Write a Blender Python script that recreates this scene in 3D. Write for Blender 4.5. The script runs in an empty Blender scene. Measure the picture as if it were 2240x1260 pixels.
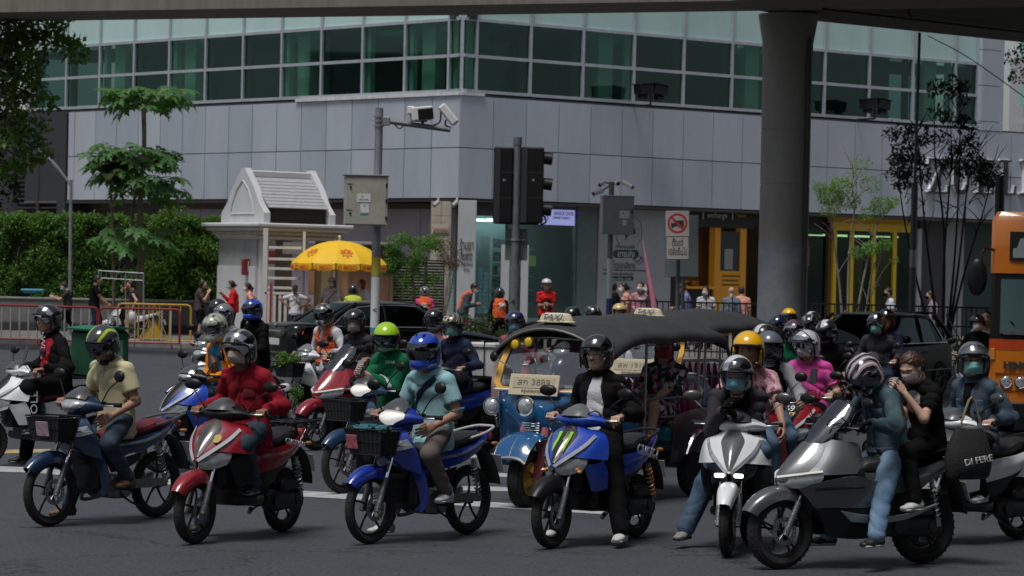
import bpy,math,random
import numpy as np
from mathutils import Vector,Matrix
rnd=random.Random(7)
nrs=np.random.RandomState(5)
sc=bpy.context.scene
col=sc.collection
R_=math.radians
# ------------------------------------------------------------------ camera
FPX=6000.0
H=2.15
cam_d=bpy.data.cameras.new('camera')
cam=bpy.data.objects.new('camera',cam_d)
col.objects.link(cam)
cam_d.sensor_width=36
cam_d.lens=36*FPX/2240
cam_d.clip_start=0.5
cam_d.clip_end=900
CR=Matrix.Rotation(R_(90)-math.atan(35/FPX),4,'X')@Matrix.Rotation(R_(1.25),4,'Z')
cam.matrix_world=Matrix.Translation((0,0,H))@CR
cam_d.dof.use_dof=True
cam_d.dof.focus_distance=22.0
cam_d.dof.aperture_fstop=7.0
sc.camera=cam
# ------------------------------------------------------------------ light
world=bpy.data.worlds.new('World')
sc.world=world
world.use_nodes=True
nt=world.node_tree
bg=nt.nodes['Background']
sky=nt.nodes.new('ShaderNodeTexSky')
sky.sky_type='NISHITA'
sky.sun_disc=False
SUN_EL,SUN_AZ=R_(68),R_(212)
sky.sun_elevation=SUN_EL
sky.sun_rotation=SUN_AZ
sky.air_density=1.0
sky.dust_density=2.0
hs=nt.nodes.new('ShaderNodeHueSaturation')
hs.inputs['Saturation'].default_value=0.4
nt.links.new(sky.outputs[0],hs.inputs['Color'])
nt.links.new(hs.outputs[0],bg.inputs[0])
bg.inputs[1].default_value=0.07
sun_d=bpy.data.lights.new('sun','SUN')
sun_d.energy=2.5
sun_d.angle=R_(20)
sun_d.color=(1.0,0.985,0.96)
sun=bpy.data.objects.new('sun',sun_d)
col.objects.link(sun)
sun_dir=Vector((math.sin(SUN_AZ)*math.cos(SUN_EL),math.cos(SUN_AZ)*math.cos(SUN_EL),math.sin(SUN_EL)))
sun.rotation_euler=sun_dir.to_track_quat('Z','Y').to_euler()
vs=sc.view_settings
vs.view_transform='Standard'
try:
 vs.look='None'
except Exception:
 pass
vs.exposure=0.06
vs.gamma=1
vs.use_curve_mapping=False
sc.cycles.max_bounces=6
sc.cycles.transparent_max_bounces=16
sc.cycles.use_denoising=True

# ------------------------------------------------------------------ picture -> place
def ray(px,py):
 d=CR.to_3x3()@Vector(((px-1120)/FPX,-(py-630)/FPX,-1))
 return d
def P(px,py,D):
 d=ray(px,py);t=D/d.y
 return Vector((d.x*t,D,H+d.z*t))
def G(px,py,z=0.0):
 d=ray(px,py);t=(z-H)/d.z
 return Vector((d.x*t,d.y*t,z))
def XatD(px,D):
 return P(px,630,D).x
def VY(px,D,z):   # picture x, distance, height -> point
 p=Vector((XatD(px,D),D,z))
 # correct x for the roll
 for _ in range(3):
  q=cam.matrix_world.inverted()@p
  ppx=1120+FPX*q.x/-q.z
  p.x+=(px-ppx)*D/FPX
 return p
def PX(p):
 q=cam.matrix_world.inverted()@Vector(p)
 return(1120+FPX*q.x/-q.z,630-FPX*q.y/-q.z)

# ------------------------------------------------------------------ materials
MATS={}
def mat(name,color,rough=0.6,metal=0.0,coat=0.0,var=0.0,vscale=4.0,bump=0.0,bscale=60.0,spec=0.5,emit=None,es=1.0,alpha=1.0,trans=0.0,sheen=0.0,stretch=None,dirt=None):
 if name in MATS:
  return MATS[name]
 m=bpy.data.materials.new(name)
 m.use_nodes=True
 t=m.node_tree
 b=t.nodes['Principled BSDF']
 c=tuple(color)+(1,)
 b.inputs['Base Color'].default_value=c
 b.inputs['Roughness'].default_value=rough
 b.inputs['Metallic'].default_value=metal
 b.inputs['Coat Weight'].default_value=coat
 b.inputs['Coat Roughness'].default_value=0.06
 b.inputs['Specular IOR Level'].default_value=spec
 b.inputs['Sheen Weight'].default_value=sheen
 if trans:b.inputs['Transmission Weight'].default_value=trans
 if alpha<1:b.inputs['Alpha'].default_value=alpha
 if emit:
  b.inputs['Emission Color'].default_value=tuple(emit)+(1,)
  b.inputs['Emission Strength'].default_value=es
 tc=t.nodes.new('ShaderNodeTexCoord')
 src=tc.outputs['Object']
 if stretch:
  mp=t.nodes.new('ShaderNodeMapping')
  mp.inputs['Scale'].default_value=stretch
  t.links.new(src,mp.inputs[0]);src=mp.outputs[0]
 if var:
  n=t.nodes.new('ShaderNodeTexNoise')
  n.inputs['Scale'].default_value=vscale
  n.inputs['Detail'].default_value=6
  n.inputs['Roughness'].default_value=0.65
  t.links.new(src,n.inputs['Vector'])
  r=t.nodes.new('ShaderNodeMapRange')
  r.inputs['From Min'].default_value=0.3;r.inputs['From Max'].default_value=0.7
  t.links.new(n.outputs[0],r.inputs[0])
  mx=t.nodes.new('ShaderNodeMix');mx.data_type='RGBA'
  d2=dirt if dirt else tuple(max(0,x*(1-var))for x in color)
  mx.inputs[6].default_value=c if dirt else tuple(min(1,x*(1+var*0.6))for x in color)+(1,)
  mx.inputs[7].default_value=tuple(d2)+(1,)
  if dirt:
   r.inputs['To Max'].default_value=var
  t.links.new(r.outputs[0],mx.inputs[0])
  t.links.new(mx.outputs[2],b.inputs['Base Color'])
  r2=t.nodes.new('ShaderNodeMapRange')
  r2.inputs['To Min'].default_value=rough*0.85;r2.inputs['To Max'].default_value=min(1,rough*1.2)
  t.links.new(n.outputs[0],r2.inputs[0]);t.links.new(r2.outputs[0],b.inputs['Roughness'])
 if bump:
  n2=t.nodes.new('ShaderNodeTexNoise')
  n2.inputs['Scale'].default_value=bscale
  n2.inputs['Detail'].default_value=4
  t.links.new(src,n2.inputs['Vector'])
  bp=t.nodes.new('ShaderNodeBump')
  bp.inputs['Strength'].default_value=bump
  bp.inputs['Distance'].default_value=0.02
  t.links.new(n2.outputs[0],bp.inputs['Height'])
  t.links.new(bp.outputs[0],b.inputs['Normal'])
 MATS[name]=m
 return m
def cloth(name,color,var=0.3,rough=0.85,bs=22):
 return mat(name,color,rough,var=var*.4,vscale=5,bump=0.22,bscale=bs*4,spec=0.12 if max(color)<.03 else 0.2)
def floral(name,cols,scale=26,rough=.85):
 m=mat(name,cols[0],rough);t=m.node_tree;b=t.nodes['Principled BSDF'];tc=[n for n in t.nodes if n.type=='TEX_COORD'][0]
 nz=t.nodes.new('ShaderNodeTexNoise');nz.inputs['Scale'].default_value=scale*.5
 t.links.new(tc.outputs['Object'],nz.inputs['Vector'])
 ad=t.nodes.new('ShaderNodeVectorMath');ad.operation='MULTIPLY_ADD';ad.inputs[1].default_value=(.06,.06,.06)
 t.links.new(nz.outputs['Color'],ad.inputs[0]);t.links.new(tc.outputs['Object'],ad.inputs[2])
 v=t.nodes.new('ShaderNodeTexVoronoi');v.inputs['Scale'].default_value=scale
 t.links.new(ad.outputs[0],v.inputs['Vector'])
 sp=t.nodes.new('ShaderNodeSeparateColor');t.links.new(v.outputs['Color'],sp.inputs[0])
 r=t.nodes.new('ShaderNodeValToRGB');r.color_ramp.interpolation='CONSTANT';el=r.color_ramp.elements
 el[0].position=0;el[0].color=tuple(cols[0])+(1,);el[1].position=1/len(cols);el[1].color=tuple(cols[1])+(1,)
 for i,c in enumerate(cols[2:]):e=el.new((i+2)/len(cols));e.color=tuple(c)+(1,)
 t.links.new(sp.outputs[0],r.inputs[0]);t.links.new(r.outputs[0],b.inputs['Base Color'])
 return m
def denim(name,c,fade):
 m=mat(name,c,.85,var=.75,vscale=7,dirt=fade,bump=.35,bscale=140,spec=.15);return m
def paint(name,color,metal=0.0,rough=0.28,var=0.12):
 return mat(name,color,rough,metal=metal,coat=0.8,var=var,vscale=5,dirt=(0.05,0.045,0.04))
def glassy(name,color,gl=0.25,rough=0.04,tint=None):
 """thin glass: a see-through layer mixed with a mirror-like one"""
 if name in MATS:return MATS[name]
 m=bpy.data.materials.new(name);m.use_nodes=True
 t=m.node_tree;t.nodes.remove(t.nodes['Principled BSDF'])
 out=t.nodes['Material Output']
 tr=t.nodes.new('ShaderNodeBsdfTransparent');tr.inputs[0].default_value=tuple(color)+(1,)
 g=t.nodes.new('ShaderNodeBsdfGlossy');g.inputs[0].default_value=tuple(tint or(1,1,1))+(1,);g.inputs['Roughness'].default_value=rough
 fr=t.nodes.new('ShaderNodeFresnel');fr.inputs[0].default_value=1.5
 ad=t.nodes.new('ShaderNodeMath');ad.operation='MULTIPLY_ADD';ad.inputs[1].default_value=1-gl;ad.inputs[2].default_value=gl
 t.links.new(fr.outputs[0],ad.inputs[0])
 mx=t.nodes.new('ShaderNodeMixShader')
 ge=t.nodes.new('ShaderNodeNewGeometry');iv=t.nodes.new('ShaderNodeMath');iv.operation='SUBTRACT';iv.inputs[0].default_value=1;mu=t.nodes.new('ShaderNodeMath');mu.operation='MULTIPLY'
 t.links.new(ge.outputs['Backfacing'],iv.inputs[1]);t.links.new(iv.outputs[0],mu.inputs[0]);t.links.new(ad.outputs[0],mu.inputs[1])
 t.links.new(mu.outputs[0],mx.inputs[0]);t.links.new(tr.outputs[0],mx.inputs[1]);t.links.new(g.outputs[0],mx.inputs[2])
 t.links.new(mx.outputs[0],out.inputs[0])
 MATS[name]=m
 return m

black_pl=mat('black_plastic',(0.006,0.006,0.007),0.4,var=0.35,vscale=20,dirt=(0.020,0.019,0.018),spec=0.35)
rubber=mat('rubber',(0.010,0.010,0.010),0.85,var=0.5,vscale=12,dirt=(0.030,0.028,0.026),bump=0.3,bscale=90)
steel=mat('steel',(0.35,0.35,0.36),0.35,metal=0.9,var=0.25,vscale=9)
darkmetal=mat('dark_metal',(0.014,0.014,0.015),0.45,metal=0.25,var=0.4,vscale=14)
chrome=mat('chrome',(0.75,0.75,0.77),0.1,metal=1.0)
alu=mat('cast_aluminium',(0.19,0.19,0.19),0.45,metal=0.7,var=0.35,vscale=14,bump=0.2,bscale=50)
lens=mat('clear_lens',(0.62,0.66,0.68),0.08,metal=0.55,coat=1.0,var=0.35,vscale=16)
lens_amber=mat('amber_lens',(0.65,0.25,0.04),0.15,coat=1.0)
lens_red=mat('red_lens',(0.35,0.01,0.01),0.15,coat=1.0)
lamp_on=mat('lit_headlight',(0.9,0.9,0.9),0.1,emit=(1,0.98,0.92),es=3.0)
lamp_dim=mat('dim_headlight',(0.8,0.8,0.8),0.1,metal=0.4,coat=1,emit=(1,0.95,0.85),es=0.45)
vinyl=mat('seat_vinyl',(0.014,0.014,0.015),0.5,bump=0.25,bscale=120,var=0.25,vscale=8)
plate_w=mat('plate_white',(0.6,0.6,0.6),0.5,var=0.1)
concrete=None

# ------------------------------------------------------------------ mesh tools
CACHE={}
def finish(name,me,mats,parent=None,smooth=True,ang=35):
 o=bpy.data.objects.new(name,me)
 col.objects.link(o)
 if parent is not None:o.parent=parent
 if not isinstance(mats,(list,tuple)):mats=[mats]
 if len(me.materials)==0:
  for _ in mats:me.materials.append(None)
 for i,m in enumerate(mats):
  if i<len(o.material_slots):
   o.material_slots[i].link='OBJECT'
   o.material_slots[i].material=m
 return o
def mesh_data(name,V,F,smooth=True,ang=35,mi=None,nm=1):
 me=bpy.data.meshes.new(name)
 if isinstance(F,np.ndarray):
  V=np.asarray(V,dtype=np.float32)
  n,k=F.shape
  me.vertices.add(len(V));me.vertices.foreach_set('co',V.ravel())
  me.loops.add(n*k);me.loops.foreach_set('vertex_index',F.astype(np.int32).ravel())
  me.polygons.add(n)
  me.polygons.foreach_set('loop_start',np.arange(0,n*k,k,dtype=np.int32))
  me.polygons.foreach_set('loop_total',np.full(n,k,dtype=np.int32))
  me.update(calc_edges=True)
 else:
  me.from_pydata([tuple(v)for v in V],[],F)
 if smooth:
  me.polygons.foreach_set('use_smooth',[True]*len(me.polygons))
  if ang:me.set_sharp_from_angle(angle=R_(ang))
 for _ in range(nm):me.materials.append(None)
 if mi is not None:me.polygons.foreach_set('material_index',mi)
 me.update()
 return me
def mk(name,V,F,m,parent=None,smooth=True,ang=35,key=None):
 if key and key in CACHE:me=CACHE[key]
 else:
  me=mesh_data(name,V,F,smooth,ang)
  if key:CACHE[key]=me
 return finish(name,me,m,parent)
def empty(name,loc=(0,0,0),rz=0.0,label=None,cat=None,group=None,parent=None):
 o=bpy.data.objects.new(name,None)
 col.objects.link(o)
 o.location=loc;o.rotation_euler=(0,0,rz)
 o.empty_display_size=0.1
 if label:tag(o,label,cat,group)
 if parent:o.parent=parent
 return o
def tag(o,label=None,cat=None,group=None,kind=None):
 if label:o['label']=label
 if cat:o['category']=cat
 if group:o['group']=group
 if kind:o['kind']=kind
 return o
def cr(pts,n):
 """Catmull-Rom resample of an (k,...) array to (k-1)*n+1"""
 p=np.asarray(pts,float);k=len(p)
 if n<=1 or k<3:
  if n<=1:return p
  t=np.linspace(0,k-1,(k-1)*n+1);i=np.minimum(t.astype(int),k-2);f=(t-i).reshape(-1,*([1]*(p.ndim-1)))
  return p[i]*(1-f)+p[i+1]*f
 q=np.concatenate([2*p[:1]-p[1:2],p,2*p[-1:]-p[-2:-1]])
 out=[]
 for i in range(k-1):
  a,b,c,d=q[i],q[i+1],q[i+2],q[i+3]
  for j in range(n):
   t=j/n
   out.append(0.5*(2*b+(c-a)*t+(2*a-5*b+4*c-d)*t*t+(3*b-a-3*c+d)*t**3))
 out.append(p[-1])
 return np.array(out)
def frame(d):
 d=Vector(d).normalized()
 u=d.cross(Vector((0,0,1)))
 if u.length<1e-3:u=d.cross(Vector((0,1,0)))
 u.normalize()
 return u,d.cross(u),d
class MB:
 def __init__(s):s.V=[];s.F=[];s.M=[];s.m=0;s.nm=1
 def use(s,i):s.m=i;s.nm=max(s.nm,i+1);return s
 def add(s,V,F):
  b=len(s.V);s.V+=[tuple(float(a)for a in v)for v in V]
  s.F+=[tuple(i+b for i in f)for f in F];s.M+=[s.m]*len(F)
  return s
 def box(s,c,d,r=0.0,rot=None):
  hx,hy,hz=d[0]/2,d[1]/2,d[2]/2
  c=Vector(c)
  r=min(r,hx*.9,hy*.9,hz*.9)
  V=[]
  if r<=0:
   for x in(-1,1):
    for y in(-1,1):
     for z in(-1,1):V.append(Vector((x*hx,y*hy,z*hz)))
   F=[(0,1,3,2),(4,6,7,5),(0,4,5,1),(2,3,7,6),(0,2,6,4),(1,5,7,3)]
  else:
   idx={}
   for x in(-1,1):
    for y in(-1,1):
     for z in(-1,1):
      for a in range(3):
       idx[(x,y,z,a)]=len(V)
       q=[x*(hx-r),y*(hy-r),z*(hz-r)]
       q[a]+=(x,y,z)[a]*r
       V.append(Vector(q))
   F=[]
   g=lambda x,y,z,a:idx[(x,y,z,a)]
   for x in(-1,1):
    f=[g(x,-1,-1,0),g(x,1,-1,0),g(x,1,1,0),g(x,-1,1,0)];F.append(f if x>0 else f[::-1])
   for y in(-1,1):
    f=[g(-1,y,-1,1),g(-1,y,1,1),g(1,y,1,1),g(1,y,-1,1)];F.append(f if y>0 else f[::-1])
   for z in(-1,1):
    f=[g(-1,-1,z,2),g(1,-1,z,2),g(1,1,z,2),g(-1,1,z,2)];F.append(f if z>0 else f[::-1])
   for x in(-1,1):
    for y in(-1,1):
     f=[g(x,y,-1,0),g(x,y,-1,1),g(x,y,1,1),g(x,y,1,0)];F.append(f if x*y>0 else f[::-1])
   for x in(-1,1):
    for z in(-1,1):
     f=[g(x,-1,z,0),g(x,1,z,0),g(x,1,z,2),g(x,-1,z,2)];F.append(f if x*z>0 else f[::-1])
   for y in(-1,1):
    for z in(-1,1):
     f=[g(-1,y,z,1),g(-1,y,z,2),g(1,y,z,2),g(1,y,z,1)];F.append(f if y*z>0 else f[::-1])
   for x in(-1,1):
    for y in(-1,1):
     for z in(-1,1):
      f=[g(x,y,z,0),g(x,y,z,1),g(x,y,z,2)];F.append(f if x*y*z>0 else f[::-1])
  if rot is not None:V=[rot@v for v in V]
  return s.add([v+c for v in V],F)
 def tube(s,pts,r,n=8,sm=1,closed=False,flat=1.0,caps=True):
  pts=cr([tuple(p)for p in pts],sm)if sm>1 else np.array([tuple(p)for p in pts],float)
  k=len(pts)
  rr=[r]*k if np.isscalar(r)else list(np.interp(np.linspace(0,1,k),np.linspace(0,1,len(r)),r))
  V=[];prev=None
  for i in range(k):
   if closed:d=pts[(i+1)%k]-pts[i-1]
   else:d=pts[min(i+1,k-1)]-pts[max(i-1,0)]
   d=Vector(d).normalized()
   if prev is None:u,w,_=frame(d)
   else:
    u=prev-d*prev.dot(d)
    if u.length<1e-6:u,w,_=frame(d)
    u.normalize();w=d.cross(u)
   prev=u
   for j in range(n):
    a=2*math.pi*j/n
    V.append(Vector(pts[i])+(u*math.cos(a)+w*(math.sin(a)*flat))*rr[i])
  F=[]
  for i in range(k if closed else k-1):
   for j in range(n):
    a,b=i*n+j,i*n+(j+1)%n
    c,d2=((i+1)%k)*n+(j+1)%n,((i+1)%k)*n+j
    F.append((a,b,c,d2))
  if not closed and caps:
   F.append(tuple(range(n))[::-1]);F.append(tuple(range((k-1)*n,k*n)))
  return s.add(V,F)
 def cyl(s,a,b,r,n=12,r2=None):
  return s.tube([a,b],[r,r if r2 is None else r2],n)
 def lathe(s,prof,c,ax,n=24,arc=None,closed=False):
  """prof: (radius, along axis)"""
  u,w,d=frame(ax);c=Vector(c)
  a0,a1=(0,2*math.pi)if arc is None else arc
  full=arc is None;k=len(prof)
  nn=n if full else n+1
  V=[]
  for i in range(nn):
   a=a0+(a1-a0)*i/n
   e=u*math.cos(a)+w*math.sin(a)
   for(r,h)in prof:V.append(c+e*r+d*h)
  F=[]
  for i in range(n):
   i2=(i+1)%nn
   for j in range(k if closed else k-1):
    j2=(j+1)%k
    F.append((i*k+j,i2*k+j,i2*k+j2,i*k+j2))
  return s.add(V,F)
 def sph(s,c,r,n=12,m=8,rot=None,zmin=-1.0,zmax=1.0):
  if np.isscalar(r):r=(r,r,r)
  V=[]
  for i in range(m+1):
   z0=math.asin(zmin)+(math.asin(zmax)-math.asin(zmin))*i/m
   for j in range(n):
    a=2*math.pi*j/n
    v=Vector((math.cos(z0)*math.cos(a)*r[0],math.cos(z0)*math.sin(a)*r[1],math.sin(z0)*r[2]))
    if rot is not None:v=rot@v
    V.append(Vector(c)+v)
  F=[]
  for i in range(m):
   for j in range(n):
    F.append((i*n+j,i*n+(j+1)%n,(i+1)*n+(j+1)%n,(i+1)*n+j))
  return s.add(V,F)
 def grid(s,Pg,th=0.0,su=1,sv=1,closed_v=False):
  """a sheet through the control points Pg[row][col], with thickness th"""
  Pg=np.array([[tuple(q)for q in row]for row in Pg],float)
  if su>1:Pg=cr(Pg,su)
  if sv>1:Pg=np.swapaxes(cr(np.swapaxes(Pg,0,1),sv),0,1)
  nu,nv=Pg.shape[:2]
  V=Pg.reshape(-1,3)
  F=[]
  nj=nv if closed_v else nv-1
  for i in range(nu-1):
   for j in range(nj):
    F.append((i*nv+j,i*nv+(j+1)%nv,(i+1)*nv+(j+1)%nv,(i+1)*nv+j))
  if th:
   du=np.gradient(Pg,axis=0);dv=np.gradient(Pg,axis=1)
   N=np.cross(du,dv);L=np.linalg.norm(N,axis=2,keepdims=True);L[L<1e-9]=1;N/=L
   Q=(Pg-N*th).reshape(-1,3)
   b=len(V);V=np.concatenate([V,Q])
   F2=[tuple(i+b for i in f[::-1])for f in F]
   F=F+F2
   for j in range(nj):
    j2=(j+1)%nv
    F.append((j2,j,b+j,b+j2));e=(nu-1)*nv
    F.append((e+j,e+j2,b+e+j2,b+e+j))
   if not closed_v:
    for i in range(nu-1):
     F.append((i*nv,(i+1)*nv,b+(i+1)*nv,b+i*nv));e=nv-1
     F.append(((i+1)*nv+e,i*nv+e,b+i*nv+e,b+(i+1)*nv+e))
  return s.add(V,F)
 def loft(s,secs,su=1,sv=1,caps=True):
  """closed rings of points"""
  Pg=np.array([[tuple(q)for q in row]for row in secs],float)
  if su>1:Pg=cr(Pg,su)
  if sv>1:
   k=Pg.shape[1]
   T=np.swapaxes(Pg,0,1);T=np.concatenate([T[-2:],T,T[:3]])
   T=cr(T,sv)[2*sv:(2+k)*sv]
   Pg=np.swapaxes(T,0,1)
  nu,nv=Pg.shape[:2]
  F=[]
  for i in range(nu-1):
   for j in range(nv):
    F.append((i*nv+j,i*nv+(j+1)%nv,(i+1)*nv+(j+1)%nv,(i+1)*nv+j))
  if caps:
   F.append(tuple(range(nv))[::-1]);F.append(tuple(range((nu-1)*nv,nu*nv)))
  return s.add(Pg.reshape(-1,3),F)
 def prism(s,poly,a,b,axis='y'):
  """polygon given in the two other axes, extruded from a to b"""
  n=len(poly)
  def pt(q,t):
   return{'y':(q[0],t,q[1]),'x':(t,q[0],q[1]),'z':(q[0],q[1],t)}[axis]
  V=[pt(q,a)for q in poly]+[pt(q,b)for q in poly]
  F=[tuple(range(n))[::-1],tuple(range(n,2*n))]
  for i in range(n):F.append((i,(i+1)%n,n+(i+1)%n,n+i))
  return s.add(V,F)
 def build(s,name,m,parent=None,smooth=True,ang=35,key=None):
  if key and key in CACHE:return finish(name,CACHE[key],m,parent)
  me=bpy.data.meshes.new(name)
  me.from_pydata(s.V,[],s.F)
  for _ in range(s.nm):me.materials.append(None)
  if s.nm>1:me.polygons.foreach_set('material_index',s.M)
  if smooth:
   me.polygons.foreach_set('use_smooth',[True]*len(me.polygons))
   me.set_sharp_from_angle(angle=R_(ang))
  import bmesh
  bm=bmesh.new();bm.from_mesh(me);bmesh.ops.recalc_face_normals(bm,faces=bm.faces);bm.to_mesh(me);bm.free()
  me.update()
  if key:CACHE[key]=me
  return finish(name,me,m,parent)
def sring(cx,cz,y,hw,hh,e=2.5,n=16,plane='xz'):
 """superellipse ring: centre, half sizes"""
 out=[]
 for i in range(n):
  a=2*math.pi*i/n
  c,d=math.cos(a),math.sin(a)
  u=math.copysign(abs(c)**(2/e),c)*hw;v=math.copysign(abs(d)**(2/e),d)*hh
  if plane=='yz':out.append((cx,y+u,cz+v))
  elif plane=='xz':out.append((cx+u,y,cz+v))
  else:out.append((cx+u,y+v,cz))
 return out

FONTS={}
def font(kind='th'):
 import os
 if kind in FONTS:return FONTS[kind]
 f=None
 try:
  base=os.path.join(bpy.utils.system_resource('DATAFILES'),'fonts')
  fn={'th':'NotoSansThai-VariableFont_wdth,wght.woff2','en':'Inter.woff2'}[kind]
  f=bpy.data.fonts.load(os.path.join(base,fn))
 except Exception:
  f=None
 FONTS[kind]=f
 return f
def text(name,body,size,m,parent=None,loc=(0,0,0),rot=None,th=0.002,align='CENTER',kind=None,width=None,offset=0.0,shear=0.0):
 """lettering as a thin mesh, lying in its local xy plane"""
 cu=bpy.data.curves.new(name,'FONT')
 cu.body=body;cu.size=size;cu.extrude=th;cu.align_x=align;cu.align_y='CENTER';cu.offset=offset;cu.shear=shear
 cu.resolution_u=3
 tmp=bpy.data.objects.new('tmp_text',cu)
 col.objects.link(tmp)
 dg=bpy.context.evaluated_depsgraph_get()
 me=bpy.data.meshes.new_from_object(tmp.evaluated_get(dg))
 bpy.data.objects.remove(tmp)
 bpy.data.curves.remove(cu)
 me.materials.clear()
 if width and len(me.vertices):
  co=np.empty(len(me.vertices)*3,np.float32);me.vertices.foreach_get('co',co);co=co.reshape(-1,3)
  w=co[:,0].max()-co[:,0].min()
  co[:,0]*=width/w;me.vertices.foreach_set('co',co.ravel())
 me.update()
 o=finish(name,me,m,parent)
 o.location=loc
 if rot is not None:o.rotation_euler=rot
 return o
# ------------------------------------------------------------------ ground
def node_ground(name,base,dark,sc1=0.35,sc2=40,rough=.85,bump=.35,patch=.5):
 m=bpy.data.materials.new(name);m.use_nodes=True;MATS[name]=m
 t=m.node_tree;b=t.nodes['Principled BSDF'];tc=t.nodes.new('ShaderNodeTexCoord')
 def noise(s,d=6,r=.6,v=None):
  n=t.nodes.new('ShaderNodeTexNoise');n.inputs['Scale'].default_value=s;n.inputs['Detail'].default_value=d;n.inputs['Roughness'].default_value=r
  t.links.new(v or tc.outputs['Object'],n.inputs['Vector']);return n.outputs[0]
 def rng(x,a,b_,c=0,d=1):
  r=t.nodes.new('ShaderNodeMapRange');r.inputs[1].default_value=a;r.inputs[2].default_value=b_;r.inputs[3].default_value=c;r.inputs[4].default_value=d
  t.links.new(x,r.inputs[0]);return r.outputs[0]
 def mix(f,a,c):
  x=t.nodes.new('ShaderNodeMix');x.data_type='RGBA'
  t.links.new(f,x.inputs[0])
  for v,i in((a,6),(c,7)):
   if isinstance(v,tuple):x.inputs[i].default_value=v+(1,)
   else:t.links.new(v,x.inputs[i])
  return x.outputs[2]
 mp=t.nodes.new('ShaderNodeMapping');mp.inputs['Scale'].default_value=(1,.22,1);mp.inputs['Rotation'].default_value=(0,0,.5)
 t.links.new(tc.outputs['Object'],mp.inputs[0])
 big=rng(noise(sc1,5,.6,mp.outputs[0]),.35,.68)
 c1=mix(big,base,dark)
 fine=rng(noise(sc2,4,.8),.44,.60)
 c2=mix(fine,c1,tuple(min(1,x*1.65)for x in base))
 x=rng(noise(2.2,8,.75),.60,.70,0,patch)
 c3=mix(x,c2,tuple(x_*.45 for x_ in dark))
 vo=t.nodes.new('ShaderNodeTexVoronoi');vo.feature='DISTANCE_TO_EDGE';vo.inputs['Scale'].default_value=.22
 wv=t.nodes.new('ShaderNodeVectorMath');wv.operation='MULTIPLY_ADD';wv.inputs[1].default_value=(2.4,2.4,0)
 nn=t.nodes.new('ShaderNodeTexNoise');nn.inputs['Scale'].default_value=1.3;nn.inputs['Detail'].default_value=8;nn.inputs['Roughness'].default_value=.7
 t.links.new(tc.outputs['Object'],nn.inputs['Vector']);t.links.new(nn.outputs['Color'],wv.inputs[0]);t.links.new(tc.outputs['Object'],wv.inputs[2]);t.links.new(wv.outputs[0],vo.inputs['Vector'])
 c3=mix(rng(vo.outputs['Distance'],.0015,.006,.8,0),c3,tuple(x_*.3 for x_ in dark))
 t.links.new(c3,b.inputs['Base Color'])
 t.links.new(rng(noise(1.1,6,.7),.35,.65,rough*.62,rough*1.05),b.inputs['Roughness'])
 bp=t.nodes.new('ShaderNodeBump');bp.inputs['Strength'].default_value=bump;bp.inputs['Distance'].default_value=.01
 t.links.new(noise(sc2*2,3,.6),bp.inputs['Height']);t.links.new(bp.outputs[0],b.inputs['Normal'])
 return m
asphalt=node_ground('asphalt',(.038,.042,.049),(.024,.027,.033),sc2=30,patch=.5)
paving=node_ground('paving',(.13,.12,.11),(.085,.078,.07),.6,20,.9)
road_paint=mat('road_paint',(.52,.53,.54),.7,var=.75,vscale=5,dirt=(.09,.093,.1),bump=.3)
road_paint_y=mat('road_paint_yellow',(.50,.36,.16),.7,var=.6,vscale=5,dirt=(.1,.095,.08))
kerbm=mat('kerb_concrete',(.27,.26,.25),.85,var=.4,vscale=3,bump=.3)
o=MB().add([(-260,-60,0),(260,-60,0),(260,420,0),(-260,420,0)],[(0,1,2,3)]).build('road',asphalt)
tag(o,'dark grey asphalt of the wide junction','road',kind='structure')
def stripe(pts,m,label,name='road_marking'):
 """pts: top edge and bottom edge corner pixels"""
 n=len(pts)//2
 V=[G(*p,z=.004)for p in pts]
 F=[(i,i+1,2*n-2-i,2*n-1-i)for i in range(n-1)]
 o=MB().add(V,F).build(name,m);tag(o,label,'road marking',kind='structure');return o
stripe([(-120,1014),(75,1023),(660,1073),(1118,1101),(1400,1118),(1400,1130),(1118,1112),(660,1086),(75,1034),(-120,1028)],road_paint,'long white stop line across the lanes')
stripe([(880,1026),(1120,1036),(1120,1044),(880,1034)],road_paint,'short white hatch line beside the blue tuk-tuk')
stripe([(985,1062),(1130,1066),(1130,1075),(985,1072)],road_paint,'second white hatch line left of the tuk-tuk wheel')
stripe([(900,1001),(1090,992),(1090,998),(900,1008)],road_paint,'faint white line behind the blue scooter')
stripe([(-120,986),(110,982),(110,989),(-120,995)],road_paint_y,'faded yellow lane line at the left edge')
stripe([(2120,962),(2400,952),(2400,957),(2120,968)],road_paint,'thin white line below the orange bus')
stripe([(2110,1004),(2400,968),(2400,980),(2110,1020)],road_paint,'broad white line right of the rear scooter')
kp=[(-90,74),(-12,70.5),(0,69.5),(5,60),(9,57.5),(70,55)]
kpts=[Vector((x,y,0))for x,y in kp]
V=[];
for p in kpts:V+=[(p.x,p.y,.15)]
V+=[(90,160,.15),(-110,160,.15)]
o=MB().add([v for v in V],[tuple(range(len(V)))]).build('pavement',paving)
tag(o,'brownish paved footway in front of the building','pavement',kind='structure')
b=MB()
for i in range(len(kpts)-1):
 a,c=kpts[i],kpts[i+1];L=(c-a).length;n=max(1,int(L/1.2));d=(c-a).normalized();nn=Vector((d.y,-d.x,0))
 ang=math.atan2(d.y,d.x)
 for k in range(n):
  q=a+d*(L*(k+.5)/n)+nn*.08
  if abs(q.x)<22:b.box((q.x,q.y,.078),(L/n-.015,.18,.162),.015,Matrix.Rotation(ang,3,'Z'))
o=b.build('kerb',kerbm);tag(o,'row of kerb stones along the footway','kerb',kind='structure')
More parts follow.
